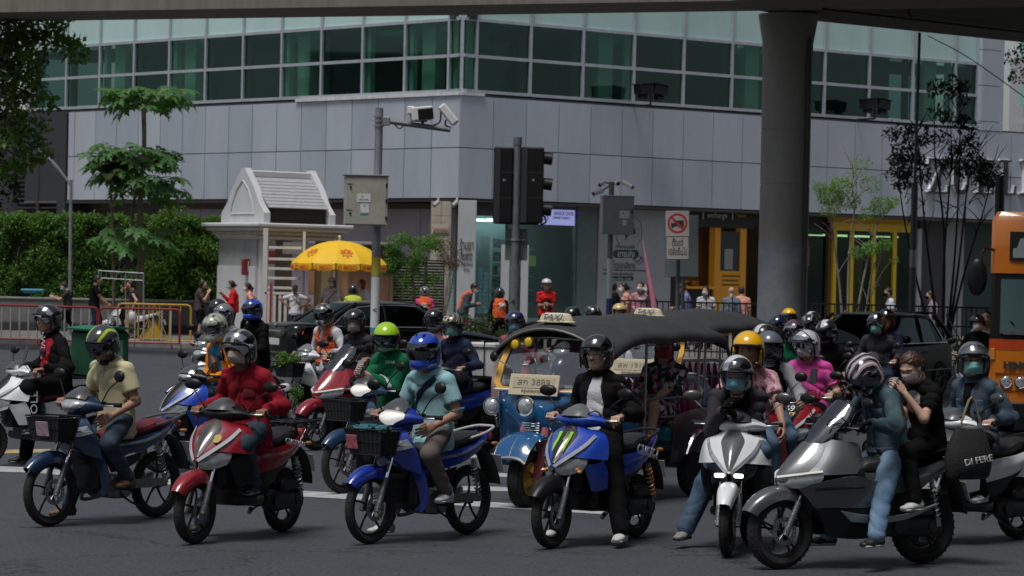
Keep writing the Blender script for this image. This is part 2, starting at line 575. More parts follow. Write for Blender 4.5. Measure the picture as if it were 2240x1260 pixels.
# ------------------------------------------------------------------ building
LDIR=Vector((-1,1,0)).normalized();RDIR=Vector((.807,.59,0)).normalized()
LN=Vector((-1,-1,0)).normalized();RN=Vector((.59,-.807,0)).normalized()
C0=VY(1003,86.0,5.0);C0.z=0
def face(side,s,z,off=0.0):
 d,n=(LDIR,LN)if side=='L' else(RDIR,RN)
 # corner line moves inwards along the bisector so both faces stay joined
 k=C0-(LN+RN)*(off/(1+LN.dot(RN)))
 p=k+d*s
 return Vector((p.x,p.y,z))
def s_at(side,px,off=0.0,z=5.0):
 d,n=(LDIR,LN)if side=='L' else(RDIR,RN)
 p0=face(side,0,z,off)
 r=Vector((VY(px,80.0,z).x,80.0,z))-Vector((0,0,H))
 r=Vector((r.x,r.y,0))
 t=p0.dot(n)/r.dot(n)
 return(r*t-Vector((p0.x,p0.y,0))).dot(d)
def fbox(b,side,s0,s1,z0,z1,o0,o1,r=0.0):
 """box in facade coordinates; off 0 = facade plane, positive = inwards"""
 P8=[face(side,s,0,0)-(LN if side=='L' else RN)*o+Vector((0,0,z))for s in(s0,s1)for o in(o0,o1)for z in(z0,z1)]
 F=[(0,1,3,2),(4,6,7,5),(0,4,5,1),(2,3,7,6),(0,2,6,4),(1,5,7,3)]
 return b.add(P8,F)
panel_m=mat('cladding',(.43,.47,.535),.42,metal=.15,var=.14,vscale=.5,stretch=(1,1,.25),bump=.05,bscale=30)
panel_m2=mat('cladding_b',(.38,.42,.485),.42,metal=.15,var=.16,vscale=.6,stretch=(1,1,.25))
joint_m=mat('joint_dark',(.03,.032,.04),.8)
mull_m=mat('mullion',(.50,.53,.57),.4,metal=.5,var=.15)
green_glass=glassy('green_glass',(.50,.66,.60),.07,.03,(.45,.75,.68))
dark_glass=glassy('dark_glass',(.27,.42,.40),.07,.03,(.4,.6,.58))
spandrel=mat('spandrel_glass',(.44,.62,.60),.18,coat=.6,var=.12,vscale=.5,stretch=(1,1,.3))
ceil_m=mat('office_ceiling',(.50,.64,.56),.8)
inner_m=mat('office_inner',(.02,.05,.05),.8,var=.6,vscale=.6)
colm=mat('office_column',(.75,.80,.74),.7)
BL=empty('office_building',C0,0,'grey panelled corner office building with a green glass window band','building')
inv=Matrix.Translation(-C0)
def bput(b,name,m,parent=BL,**k):
 b.V=[tuple(Vector(v)-C0)for v in b.V]
 o=b.build(name,m,parent,**k);return o
Z0,Z1,Z2,Z3,Z4,Z5=4.43,6.02,7.66,7.78,8.93,10.08
LEN={'L':23.5,'R':s_at('R',2148,0,9)}
SEC={}
# spine walls behind the cladding
b=MB();fbox(b,'L',-.0,LEN['L'],Z0-.02,Z2+.05,.08,.5);fbox(b,'R',0.0,34,Z0-.02,Z2+.05,.081,.5)
bput(b,'backing_wall',joint_m)
def panels(side,s_end,w,start=0.0):
 s=start;k=0
 while s<s_end:
  e=min(s+w,s_end)
  for(a,c)in((Z0,Z1),(Z1,Z2)):
   b=MB();g=.014
   fbox(b,side,s+g,e-g,a+g,c-g,rnd.uniform(-.004,.004),.078)
   bput(b,'panel',rnd.choice([panel_m,panel_m,panel_m2]))
  s=e;k+=1
sp=s_at('L',150,0,6)
panels('L',sp,1.27);panels('R',34,1.30)
b=MB();fbox(b,'L',0.0,s_at('L',650,0,7.7),Z2,Z2+.11,-.07,.3);fbox(b,'R',0.0,.9,Z2,Z2+.1,-.07,.3)
bput(b,'ledge',mat('ledge_white',(.6,.6,.63),.6,var=.2))
def wins(side,s_end,w,off,first):
 s=0;k=0;edges=[0,first]
 while edges[-1]<s_end:edges.append(edges[-1]+w)
 b_l=None
 for i in range(len(edges)-1):
  a,c=edges[i],min(edges[i+1],s_end)
  if c-a<.2:continue
  for(z0,z1,kind)in((Z3+.06,Z4,'w'),(Z4,Z5,'w'),(Z5,Z5+1.75,'s'),(Z5+1.75,Z5+3.4,'s')):
   b=MB();fbox(b,side,a+.05,c-.05,z0+.05,z1-.05,off+.05,off+.07)
   if kind=='s':m=spandrel
   else:m=green_glass if(i in((0,1,2,4,7,9,12)if side=='L' else(0,3,6,10,14)))else dark_glass
   bput(b,'pane',m)
  for(z0,z1)in((Z3,Z4),(Z4,Z5),(Z5,Z5+3.4)):
   b=MB();fbox(b,side,c-.045,c+.045,z0,z1,off-.03,off+.12);bput(b,'mullion',mull_m)
  for z in(Z3+.04,Z4,Z5,Z5+1.75):
   b=MB();fbox(b,side,a,c,z-.05,z+.05,off-.015,off+.12);bput(b,'transom',mull_m)
  # what stands behind the glass
  if i in((1,4,7,9,12)if side=='L' else(0,3,6,10,14)):
   b=MB();q=a+(1.0 if side=='L' else .9);fbox(b,side,q,q+.6,Z3,Z5,off+.35,off+.8);bput(b,'interior_column',colm)
  b=MB();fbox(b,side,c-.22,c-.05,Z3,Z5-.02,off+.16,off+.36);bput(b,'window_reveal',ceil_m)
 b=MB()
 fbox(b,side,1.2,s_end,Z5-.3,Z5-.12,off+.5,off+3.2);bput(b,'ceiling',ceil_m)
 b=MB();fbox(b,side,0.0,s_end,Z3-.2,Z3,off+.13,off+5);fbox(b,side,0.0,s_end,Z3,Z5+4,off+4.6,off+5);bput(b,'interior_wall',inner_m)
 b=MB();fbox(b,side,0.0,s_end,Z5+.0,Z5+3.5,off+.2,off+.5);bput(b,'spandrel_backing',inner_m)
wins('L',LEN['L'],2.04,.18,.75);wins('R',LEN['R'],2.12,.18,.72)
b=MB();c_=face('L',0,0,.18);b.box((c_.x,c_.y+.02,(Z3+Z5+3.4)/2),(.11,.11,Z5+3.4-Z3));bput(b,'corner_mullion',mull_m)
# right end pier and upper returns
s0=LEN['R']
for i,(z0,z1)in enumerate(((Z2,8.0),(8.0,9.3),(9.3,10.6),(10.6,12.5))):
 b=MB();fbox(b,'R',s0+.02,s0+1.15,z0+.012,z1-.012,-.02,1.2);bput(b,'panel',panel_m)
b=MB();fbox(b,'R',s0+.05,s0+1.1,Z2,12.4,.1,1.15);bput(b,'end_pier',joint_m)
# the soffit and recessed ground floor
REC=1.3
b=MB()
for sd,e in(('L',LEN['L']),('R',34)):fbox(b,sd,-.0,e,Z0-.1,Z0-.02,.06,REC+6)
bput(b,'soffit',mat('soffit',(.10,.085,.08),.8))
mauve=mat('mauve_panel',(.33,.29,.34),.5,var=.15,vscale=.8)
b=MB();s1=s_at('L',940,REC)
ss=1.2
while ss<16:
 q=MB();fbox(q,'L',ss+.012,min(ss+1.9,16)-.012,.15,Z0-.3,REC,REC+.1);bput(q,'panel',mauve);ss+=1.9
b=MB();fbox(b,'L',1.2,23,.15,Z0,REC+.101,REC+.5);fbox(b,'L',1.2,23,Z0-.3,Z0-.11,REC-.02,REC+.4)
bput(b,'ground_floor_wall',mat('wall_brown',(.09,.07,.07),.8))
# stone-faced corner pillar with two small spot lamps
stone=mat('stone_beige',(.42,.38,.31),.7,var=.25,vscale=2)
lo_,hi_=s_at('L',941,.9),s_at('L',988,.9)
xa,xb=VY(941,86.2,3).x,VY(986,86.2,3).x
b=MB();zz=.15
while zz<Z0-.1:
 z2=min(zz+.62,Z0-.1)
 for(u,w_)in((xa,(xa+xb)/2),((xa+xb)/2,xb)):
  q=MB();q.box(((u+w_)/2,86.55,(zz+z2)/2),(w_-u-.012,.5,z2-zz-.012),.004);bput(q,'stone_slab',stone)
 zz=z2
b=MB();b.box(((xa+xb)/2,86.57,2.25),(xb-xa-.04,.45,4.1));bput(b,'pillar_core',joint_m)
# the white facade pier with shop lettering
white_pier=mat('pier_white',(.44,.45,.47),.6,var=.12,vscale=1)
xa2,xb2=VY(1001,85.4,3).x,VY(1041,85.4,3).x
b=MB();b.box(((xa2+xb2)/2,85.6,2.25),(xb2-xa2,.4,4.2),.01);bput(b,'shop_pier',white_pier)
ink=mat('dark_print',(.03,.03,.035),.7)
def sign_text(body,px,py,D,hpx,m,wpx=None,parent=None,tilt=0.0,name='lettering',align='CENTER',rz=0.0,th=.004,off=0.0):
 p=P(px,py,D);sz=hpx*D/FPX
 if parent is not None:p=p-parent.location
 o=text(name,body,sz,m,parent,p,(R_(90),-R_(0)+tilt,rz),th=th,width=(wpx*D/FPX if wpx else None),align=align,offset=off)
 return o
for(tx,py,h,w)in(('ร้านยา',537,26,30),('Bangkok',556,11,26),('Centric',566,10,24),('Pharmacy',577,9,26),('24 hr',590,8,14)):
 sign_text(tx,1021,py,85.38,h*1.2,ink,w,BL)
# small framed plaque on the stone pillar
b=MB();p=P(964,500,86.27);b.box(p,(.52,.03,.26),.004);bput(b,'plaque',mat('plaque_cream',(.5,.42,.36),.6))
sign_text('อาคารซอย',964,503,86.24,13,mat('plaque_red',(.25,.06,.05),.6),30,BL)
for px in(955,996):
 b=MB();p=P(px,447,85.6);b.cyl(p+Vector((.05,0,.08)),p+Vector((-.08,-.12,-.05)),.07,12);b.cyl(p+Vector((.05,0,.08)),p+Vector((.05,.1,.2)),.03,8)
 bput(b,'spot_lamp',mat('lamp_grey',(.35,.34,.32),.5))
# pharmacy shop front on the right face
glass_shop=glassy('shop_glass',(.78,.90,.90),.06,.03,(.6,.75,.75))
frame_t=mat('shop_frame_teal',(.12,.17,.17),.5,var=.15)
SR=.9
def rb(px0,px1,z0,z1,o0,o1,name,m,off=SR):
 a,c=s_at('R',px0,off+o0,2),s_at('R',px1,off+o0,2)
 b=MB();fbox(b,'R',a,c,z0,z1,off+o0,off+o1);return bput(b,name,m)
for px in(1042,1150,1296):rb(px,px+8,.15,Z0-.1,0,.12,'shop_mullion',frame_t)
rb(1300,1342,.15,Z0-.1,-.05,.2,'shop_pier',frame_t)
for a,c in((1050,1150),(1158,1296)):rb(a,c,.7,Z0-.5,.04,.06,'pane',glass_shop)
rb(1042,1300,.15,.68,.02,.1,'stall_riser',mat('riser',(.20,.30,.31),.5))
rb(1042,1300,Z0-.5,Z0-.1,.0,.12,'shop_header',mat('header_dark',(.06,.08,.08),.5))
rb(1130,1530,.16,Z0-.2,3.2,3.3,'shop_back_wall',mat('shop_back',(.30,.40,.40),.7))
rb(1100,1500,.16,.18,.2,3.2,'shop_floor',mat('shop_floor',(.45,.48,.48),.5))
tube_m=mat('fill_tube',(.9,.95,1),.5,emit=(.85,1,.98),es=7)  # tubes added to brighten the dark shop interior
for o_ in(.9,1.8,2.8):rb(1150,1290,3.82,3.86,o_,o_+.08,'fill_tube',tube_m)
for o_ in(.9,2.2):rb(1870,2030,3.7,3.74,o_,o_+.08,'fill_tube',mat('fill_tube_warm',(1,.9,.7),.5,emit=(1,.75,.4),es=5))  # warm tubes likewise added behind the bank front
shelf_m=mat('shelf',(.6,.66,.66),.5)
goods=[mat('goods_%d'%i,c,.6)for i,c in enumerate([(.3,.32,.3),(.1,.2,.3),(.3,.1,.1),(.12,.25,.18),(.4,.38,.3),(.2,.2,.25)])]
for z in(1.1,1.55,2.0,2.45,2.9):
 rb(1205,1296,z,z+.03,2.0,2.5,'shelf',shelf_m)
 s_=s_at('R',1206,SR+2,2);e_=s_at('R',1294,SR+2,2)
 for gi in range(3):
  b=MB();q=s_+gi*.07
  while q<e_-.2:
   w_=rnd.uniform(.06,.16)
   fbox(b,'R',q,q+w_,z+.03,z+.03+rnd.uniform(.1,.32),SR+2.05,SR+2.4);q+=w_+rnd.uniform(.02,.3)
  bput(b,'shelf_goods',rnd.choice(goods))
rb(1200,1206,.9,3.3,1.95,2.5,'shelf_end',shelf_m)
# stacked pale blue packs behind the left shop window
blue_pack=mat('pack_blue',(.42,.62,.70),.6);white_pack=mat('pack_white',(.62,.66,.66),.6)
for col_,(px0,m_,n_)in enumerate(((1052,blue_pack,13),(1064,white_pack,15),(1077,blue_pack,12),(1089,white_pack,14),(1102,blue_pack,11),(1114,white_pack,10))):
 for k in range(n_):
  z=.8+k*.135
  q=rb(px0,px0+10.5,z,z+.12,.28+rnd.uniform(0,.03),.6,'goods_pack',m_)
sg=rb(1168,1288,Z0-.72,Z0-.22,-.16,-.06,'shop_sign',mat('sign_lilac',(.40,.43,.72),.4,emit=(.35,.39,.80),es=.55))
navy=mat('sign_navy',(.03,.04,.18),.5)
sign_text('BANGKOK CENTRIC PHARMA',1244,468,86.9,12,navy,80,BL,rz=.63)
sign_text('COMMUNITY PHARMACY',1228,477,86.9,8,navy,48,BL,rz=.63)
sign_text('cp',1192,474,86.75,26,navy,20,BL,rz=.63)
for i,z in enumerate((3.2,3.45,3.7)):
 rb(1052,1078,z,z+.2,-.05,-.02,'small_signboard',mat('board_navy',(.02,.025,.06),.5))
for a,c,z0,z1,m_ in((1158,1175,2.0,2.35,white_pier),(1172,1188,2.0,2.4,white_pier),(1196,1214,2.35,2.7,mat('poster_green',(.2,.4,.15),.6))):
 rb(a,c,z0,z1,.02,.03,'window_sticker',m_)
# white poster wall with the seated figure print
rb(1344,1502,.15,Z0-.12,-.08,.1,'poster_wall',mat('poster_wall',(.36,.38,.41),.6,var=.08))
PD=87.9
def pw(px,py,off=-.10):
 s_=s_at('R',px,SR+off,2);p=face('R',s_,0,0)-RN*(SR+off)
 return Vector((p.x,p.y,P(px,py,p.y).z))
def ptext(body,px,py,hpx,m,wpx,off=-.085,th=.004):
 p=pw(px,py,off)
 o=text('lettering',body,hpx*p.y/FPX,m,BL,p-C0,(R_(90),0,math.atan2(RDIR.y,RDIR.x)),th=th,width=wpx*p.y/FPX/.807)
 return o
white_ink=mat('white_print',(.62,.62,.62),.6)
darkgreen=mat('print_green',(.015,.05,.045),.6)
def pshape(pts,m,off=-.083,name='print'):
 V=[pw(x,y,off)-C0 for x,y in pts]
 b=MB().add(V,[tuple(range(len(V)))]);return b.build(name,m,BL,smooth=False)
def pline(pts,m,wpx,off=-.084,closed=False,name='print_outline'):
 V=[pw(x,y,off)-C0 for x,y in pts]
 b=MB().tube(V,wpx*88/FPX/2,4,1,closed=closed);return b.build(name,m,BL,smooth=False)
rr=lambda x0,y0,x1,y1,r,n=5:[(cx+r*math.cos(a),cy+r*math.sin(a))for(cx,cy,a0)in((x1-r,y1-r,0),(x0+r,y1-r,90),(x0+r,y0+r,180),(x1-r,y0+r,270))for a in[R_(a0+90*k/n)for k in range(n+1)]]
pshape(rr(1376,547,1432,565,8),darkgreen);pshape([(1420,560),(1431,560),(1419,572)],darkgreen,-.0835)
ptext('ขายส่ง',1404,557,20,white_ink,38,-.09)
ptext('ร้านยาขายปลีก',1402,541,10,ink,44);ptext('โดยเภสัชกร',1401,582,20,ink,50)
ptext('จำหน่ายยา เครื่องสำอาง อาหารเสริม เวชภัณฑ์',1402,592,6,ink,96);ptext('สอบถามรายละเอียดเพิ่มเติม',1388,600,8,ink,68)
pshape(rr(1367,605,1422,615,4),darkgreen);ptext('Open 08.00 - 22.00',1394,611,7,white_ink,44,-.09)
circ=lambda x,y,r,n=24,a0=0,a1=360:[(x+r*math.cos(R_(a0+(a1-a0)*k/n)),y+r*math.sin(R_(a0+(a1-a0)*k/n)))for k in range(n+(0 if a1-a0==360 else 1))]
pline(circ(1433,570,8.5),ink,1.5,closed=True);pline([(1428,570),(1431,574),(1438,564)],ink,2.5)
pline(circ(1410,500,26,24,180,360),ink,1.2);pline([(1384,500),(1381,520),(1390,538)],ink,1.0);pline([(1436,500),(1437,520),(1428,538)],ink,1.0)
hairp=mat('print_hair',(.05,.03,.025),.6);pshape(circ(1410,493,11,14),hairp,-.083);pshape([(1411,490),(1421,498),(1425,512),(1414,514)],hairp,-.0832)
pshape(circ(1406,495,6,12),mat('print_skin',(.20,.16,.14),.6),-.086)
pshape([(1388,536),(1392,514),(1402,509),(1415,509),(1426,516),(1430,538)],mat('print_coat',(.33,.35,.37),.6),-.0825)
pshape([(1401,508),(1410,511),(1402,527)],ink,-.086);pline([(1388,536),(1384,520),(1392,510),(1402,508)],ink,.9);pline([(1418,509),(1428,498),(1432,504),(1427,520)],ink,.9)
# money exchange kiosk: black header, amber interior
amber=mat('kiosk_amber',(.52,.24,.015),.5,emit=(.5,.2,.01),es=.10)
amber_d=mat('kiosk_amber_dark',(.16,.06,.008),.5)
blackp=mat('kiosk_black',(.012,.011,.011),.5)
rb(1502,1530,.15,Z0-.1,.0,.3,'kiosk_post',blackp)
rb(1502,1680,Z0-.62,Z0-.1,-.12,.0,'kiosk_header',blackp)
rb(1530,1632,1.75,Z0-.62,.8,.9,'kiosk_back',amber_d);rb(1560,1600,1.9,3.6,.7,.79,'kiosk_panel',amber_d)
rb(1530,1600,1.72,1.80,-.2,.6,'kiosk_counter',amber);rb(1530,1600,.15,1.72,.1,.3,'kiosk_front',blackp)
rb(1600,1612,.15,Z0-.62,.0,.3,'kiosk_post',amber);rb(1612,1666,.15,2.35,.02,.2,'kiosk_side',amber);rb(1612,1666,2.35,3.7,.05,.2,'kiosk_screen',mat('screen_dark',(.03,.035,.04),.3))
rb(1622,1640,2.4,3.1,.02,.04,'notice',mat('notice_grey',(.3,.3,.33),.6));rb(1655,1668,.15,Z0-.62,.0,.25,'kiosk_post',amber)
for i,z in enumerate((2.15,2.0,1.85,1.3,1.15)):rb(1618,1618+(38,34,36,20,24)[i],z,z+.05,.0,.019,'print_line',mat('brown_print',(.12,.05,.01),.6))
ptext('ungsri',1543,475,16,white_ink,28,-.14);ptext('exchange',1598,472,16,white_ink,45,-.14);ptext('|',1567,471,18,white_ink,2,-.14);ptext('|',1631,472,18,white_ink,2,-.14)
yel_ink=mat('yellow_print',(.6,.36,.03),.6)
ptext('WESTERN UNION',1650,473,8,yel_ink,22,-.14);ptext('WU',1562,621,16,yel_ink,16,.08);ptext('WESTERN',1538,617,7,yel_ink,22,.08);ptext('UNION',1538,625,7,yel_ink,16,.08);ptext('วันนี้',1512,465,8,yel_ink,12,-.14);ptext('บริการ',1530,464,8,white_ink,18,-.14)
# bank front with yellow posts
yel=mat('post_yellow',(.75,.50,.01),.45,var=.08)
rb(1680,2180,Z0-.5,Z0-.1,.3,.45,'shop_header',blackp);rb(1680,2180,.16,Z0-.2,4.0,4.1,'shop_back_wall',mat('bank_back',(.05,.04,.03),.7))
for px in(1857,1894,1942,1987,2028):rb(px,px+7,.15,Z0-.55,.0,.18,'yellow_post',yel)
rb(1855,2036,Z0-.55,Z0-.28,.0,.19,'yellow_beam',yel);rb(1855,2036,Z0-.29,Z0-.1,.02,.8,'yellow_canopy',mat('post_yellow_b',(.55,.32,.01),.5))
for a,c in((1864,1894),(1901,1942),(1949,1987),(1994,2028)):rb(a,c,.3,Z0-.58,.08,.1,'pane',dark_glass)
rb(2002,2024,.16,3.2,1.2,1.4,'amber_screen',amber);rb(1960,1980,.16,2.9,1.6,1.8,'amber_screen',amber);rb(1905,1915,.16,2.4,1.0,1.2,'amber_screen',amber)
rb(1780,1855,.15,Z0-.5,.25,.27,'pane',dark_glass);rb(1850,1856,.15,Z0-.4,.1,.3,'shop_mullion',mat('brown_frame',(.12,.07,.03),.6));rb(1800,1815,2.6,3.3,.24,.245,'poster',mat('poster_brown',(.14,.07,.03),.6))
rb(2038,2046,.15,Z0-.4,-.05,.3,'white_post',white_pier)
rb(2046,2100,.15,Z0-.1,.1,.4,'dark_wall',mat('dark_wall',(.05,.05,.055),.6));rb(2100,2141,.15,Z0-.1,.05,.4,'grey_wall',mat('grey_wall',(.28,.30,.31),.6,var=.1));rb(2141,2420,.15,Z0-.1,.2,.5,'dark_wall',mat('teal_dark_wall',(.025,.05,.05),.6))
# big metal letters
lm=mat('letter_metal',(.8,.81,.83),.3);lm2=mat('letter_side',(.035,.035,.038),.5)
def letter(ch,px,py,wpx,hpx):
 s0=s_at('R',px,-.15,6);p=face('R',s0,0,0)+RN*.12;D=p.y
 w=wpx*D/FPX/.807;h=hpx*D/FPX;zc=P(px,py,D).z
 t=h*.17;th=h*.055
 b=MB()
 R=Matrix((RDIR,-RN,Vector((0,0,1)))).transposed()
 def bx(x,z,sx,sz,rot=0,d=.13):
  M=R@Matrix.Rotation(rot,3,'Y')
  b.box(p+R@Vector((x,0,z))+Vector((0,0,zc-p.z)),(sx,d,sz),.006,M)
 if ch=='Z':
  bx(0,h/2-th/2,w,th);bx(0,-h/2+th/2,w,th);L=math.hypot(w*.62,h*.9);bx(0,0,t,L,math.atan2(w*.62,h*.9),.12)
  bx(-w/2+th/2,h*.38,th,h*.2);bx(w/2-th/2,-h*.38,th,h*.2)
 elif ch=='U':
  bx(-w*.3,h*.1,t,h*.75);bx(w*.33,h*.1,th*1.3,h*.75)
  for sx in(-.3,.33):bx(w*sx,h/2-th/2,w*.42,th)
  for k in range(7):
   a=math.pi*(k+.5)/7;bx(w*.015-math.cos(a)*w*.29,-h*.25-math.sin(a)*h*.2,t*.75,th*2.2,-(a-math.pi/2),.11)
 elif ch=='E':
  bx(-w*.22,0,t,h)
  for z,l in((h/2-th/2,.95),(0,.7),(-h/2+th/2,1.0)):bx(w*(l-1)/2,z,w*l,th,0,.12)
  bx(w/2-th/2,-h*.38,th,h*.22);bx(w*.42,h*.4,th,h*.2);bx(w*.15,0,th,h*.2)
 elif ch=='L':
  bx(-w*.12,0,t,h);bx(-w*.12,h/2-th/2,w*.62,th,0,.12);bx(0,-h/2+th/2,w,th,0,.12);bx(w/2-th/2,-h*.36,th,h*.26,.15)
 o=bput(b,'metal_letter',lm2)
 o2=finish('letter_edge',o.data,lm,BL);o2.location=R@Vector((-.045,.05,.03));o2.scale=(1,1,1)
for ch,px,wp in(('Z',2050,50),('U',2100,46),('E',2151,44),('L',2200,42),('L',2248,42)):letter(ch,px,385+(px-2050)*.022,wp,76)
# dark louvred bay at the left end
lv=mat('louvre',(.045,.045,.05),.6,metal=.3)
for k in range(26):
 z=Z0-.3+k*.17
 if z>Z2:break
 for(a,c)in((90,148),(20,86)):
  q=MB();s_a,s_b=s_at('L',c,.25),s_at('L',a,.25)
  fbox(q,'L',s_a,s_b,z,z+.06,.12,.3);bput(q,'louvre_blade',lv)
b=MB();s_a,s_b=s_at('L',148,.25),s_at('L',10,.25);fbox(b,'L',s_a,s_b+3,.15,7.6,.5,.7);fbox(b,'L',s_a-.01,s_a+.5,3,7.6,.0,.49);bput(b,'louvre_housing',joint_m)
b=MB();s_a=s_at('L',88,.25);fbox(b,'L',s_a,s_a+.15,3,7.6,.05,.4);bput(b,'louvre_post',lv)
# second, farther building at the right edge
F2=empty('far_office_block',VY(2260,118,0),0,'far pale office block with green ribbon glazing at the right edge','building')
ox=F2.location.x;oy=118
b=MB();b.box((4.5,2.2,6),(10,4,12));
b.build('wall',mat('far_wall',(.50,.51,.52),.7,var=.1),F2)
gg=mat('far_glass',(.20,.46,.36),.15,coat=.8)
wg=mat('far_spandrel',(.55,.62,.58),.3,coat=.4)
for k,z in enumerate((8.2,10.2,12.3)):
 for j in range(6):
  q=MB().box((-.1+j*1.5,.15,z),(1.38,.08,.85),.01);q.build('window',gg if k!=0 else wg,F2)
for z in(9.1,11.2):MB().box((3.6,.12,z),(9.2,.1,.22)).build('ledge',white_pier,F2)
F2.location.z=0
# ------------------------------------------------------------------ the flyover
concrete=mat('flyover_concrete',(.20,.185,.155),.85,var=.7,vscale=4,bump=.35,bscale=25,stretch=(1,1,.06),dirt=(.12,.11,.09))
conc_shaded=mat('shaded_soffit',(.018,.017,.016),.9,var=.4,vscale=1)  # near-black deck concrete, the underside's shade put into its colour
colmat=mat('pier_concrete',(.33,.32,.285),.8,var=.5,vscale=1.1,bump=.25,bscale=20,stretch=(1,1,.3),dirt=(.15,.145,.13))
def vv(px,py,z):   # point at height z seen at this picture position
 d=ray(px,py);t=(z-H)/d.z;return Vector((d.x*t,d.y*t,z))
ZB=7.9
FO=empty('flyover',(0,60,0),0,'concrete road flyover crossing above the junction on a round pier','bridge')
n1,n2=vv(-200,30,ZB),vv(1640,1,ZB);f1,f2=vv(-200,50,ZB),vv(1640,24,ZB)
e=(n2-n1);n3=n1+e*1.7;f3=f1+(f2-f1)*1.7;n0=n1-e*.6;f0=f1-(f2-f1)*.6
b=MB()
V=[n0,n3,f3,f0];V=[v.copy()for v in V]+[v+Vector((0,0,1.6))for v in V]
b.add([v-Vector((0,60,0))for v in V],[(0,3,2,1),(4,5,6,7),(0,1,5,4),(1,2,6,5),(2,3,7,6),(3,0,4,7)])
b.build('edge_girder',concrete,FO)
g1,g2=vv(1760,48,ZB+.003),vv(2240,97,ZB+.003)
gd=(g2-g1)
Q=[f2+(f2-f1)*.02,f3,g1+gd*3.2,g1+gd*3.2+Vector((0,0,0)),g1]
Q=[Vector((q.x,q.y,ZB+.05))for q in(f2,f3+Vector((0,-.0,0)),g1+gd*3.5,g1)]
Q=[q+Vector((0,.01,0))if i<2 else q for i,q in enumerate(Q)]
V=Q+[q+Vector((0,0,1.2))for q in Q]
b=MB().add([v-Vector((0,60,0))for v in V],[(0,3,2,1),(4,5,6,7),(0,1,5,4),(1,2,6,5),(2,3,7,6),(3,0,4,7)])
b.build('deck',conc_shaded,FO)
Q=[Vector((4.4,57.0,ZB+.3)),Vector((34,50,ZB+.3)),Vector((34,6,ZB+.3)),Vector((7.5,6,ZB+.3))]  # unseen deck added overhead to shade riders and darken reflections
V=Q+[q+Vector((0,0,1.0))for q in Q]
MB().add([v-Vector((0,60,0))for v in V],[(0,3,2,1),(4,5,6,7),(0,1,5,4),(1,2,6,5),(2,3,7,6),(3,0,4,7)]).build('added_shade_deck',conc_shaded,FO)
for y in(16,34):MB().cyl((31,y-60,0),(31,y-60,ZB+.3),.7,24).build('pier',colmat,FO)  # piers carrying the added deck
# drain pipe brackets and cables under the deck
b=MB();a_=vv(1800,20,ZB-.05);c_=vv(2240,72,ZB-.05);b.tube([a_-Vector((0,60,0)),c_-Vector((0,60,0))],.03,6);a_=vv(1990,30,ZB-.1);b.tube([a_+Vector((0,-60,.1)),a_+Vector((-.03,-60,-.0)),a_+Vector((.03,-60,-.08))],.025,6)
b.build('service_pipe',darkmetal,FO)
cx=VY(1714,60,3);rad=108*60/FPX/2
b=MB();b.lathe([(rad,0),(rad,2.1),(rad-.012,2.11),(rad-.012,2.13),(rad,2.14),(rad,4.15),(rad-.012,4.16),(rad-.012,4.19),(rad,4.2),(rad,5.35),(rad-.01,5.36),(rad-.01,5.38),(rad,5.39),(rad,6.9),(rad+.02,7.3),(rad+.07,7.6),(rad+.12,ZB-.002)],(cx.x,0,0),(0,0,1),40)
b.build('pier',colmat,FO)
MB().cyl((cx.x+rad*.80,-rad*.62-.05,.2),(cx.x+rad*.80,-rad*.62-.05,7.4),.045,10).build('drain_pipe',mat('pipe_grey',(.06,.06,.058),.6),FO)
MB().lathe([(rad+.003,0),(rad+.003,2.1),(rad+.003,2.95)],(cx.x,0,0),(0,0,1),40).build('painted_base',mat('pier_paint',(.34,.36,.38),.7,var=.3,vscale=1.5),FO)
MB().lathe([(rad+.006,1.65),(rad+.006,2.45)],(cx.x,0,0),(0,0,1),8,arc=(math.pi*.62,math.pi*.92)).build('pale_patch',mat('pale_patch',(.28,.29,.29),.8),FO)
# added unseen blocks and trees: cut low sky light, darken reflections
for(x,y,w_,d_,h_,lab)in((-34,-26,34,14,19,'unseen grey block added behind the photographer on the left to cut sky light'),(6,-30,38,14,24,'unseen dark tower block added behind the photographer to cut sky light'),(46,-26,34,14,16,'unseen pale block added behind the photographer on the right to cut sky light')):
 E=empty('building',(x,y,0),0,lab,'building')
 MB().box((0,0,h_/2),(w_,d_,h_),.05).build('wall',mat('opposite_wall_%d'%x,(.10,.10,.11)if x!=46 else(.20,.20,.19),.8,var=.3,vscale=.2),E)
 for k in range(1,int(h_/3.2)):MB().box((0,d_/2+.03,k*3.2+1.2),(w_-2,.08,1.5)).build('window_band',mat('opposite_glass',(.02,.04,.04),.1),E)
for i in range(5):  # unseen street trees added for dark reflections and less low sky
 E=empty('street_tree',(-32+i*16,-15,0),0,'dark street tree added unseen for the windows to mirror, number %s from the left'%('one','two','three','four','five')[i],'tree');MB().tube([(0,0,0),(.2,0,3),(0,0,6)],[.25,.12],10,3).build('trunk',mat('bark_far',(.06,.05,.04),.9),E)
 TREES_BEHIND=E
 bt_=[((nrs.normal()*2.2,nrs.normal()*1.5,7.5+nrs.normal()*1.5),(1.6,1.4,1.2),70)for _ in range(14)]
 BEH=globals().setdefault('BEH',[]);BEH.append((E,bt_))
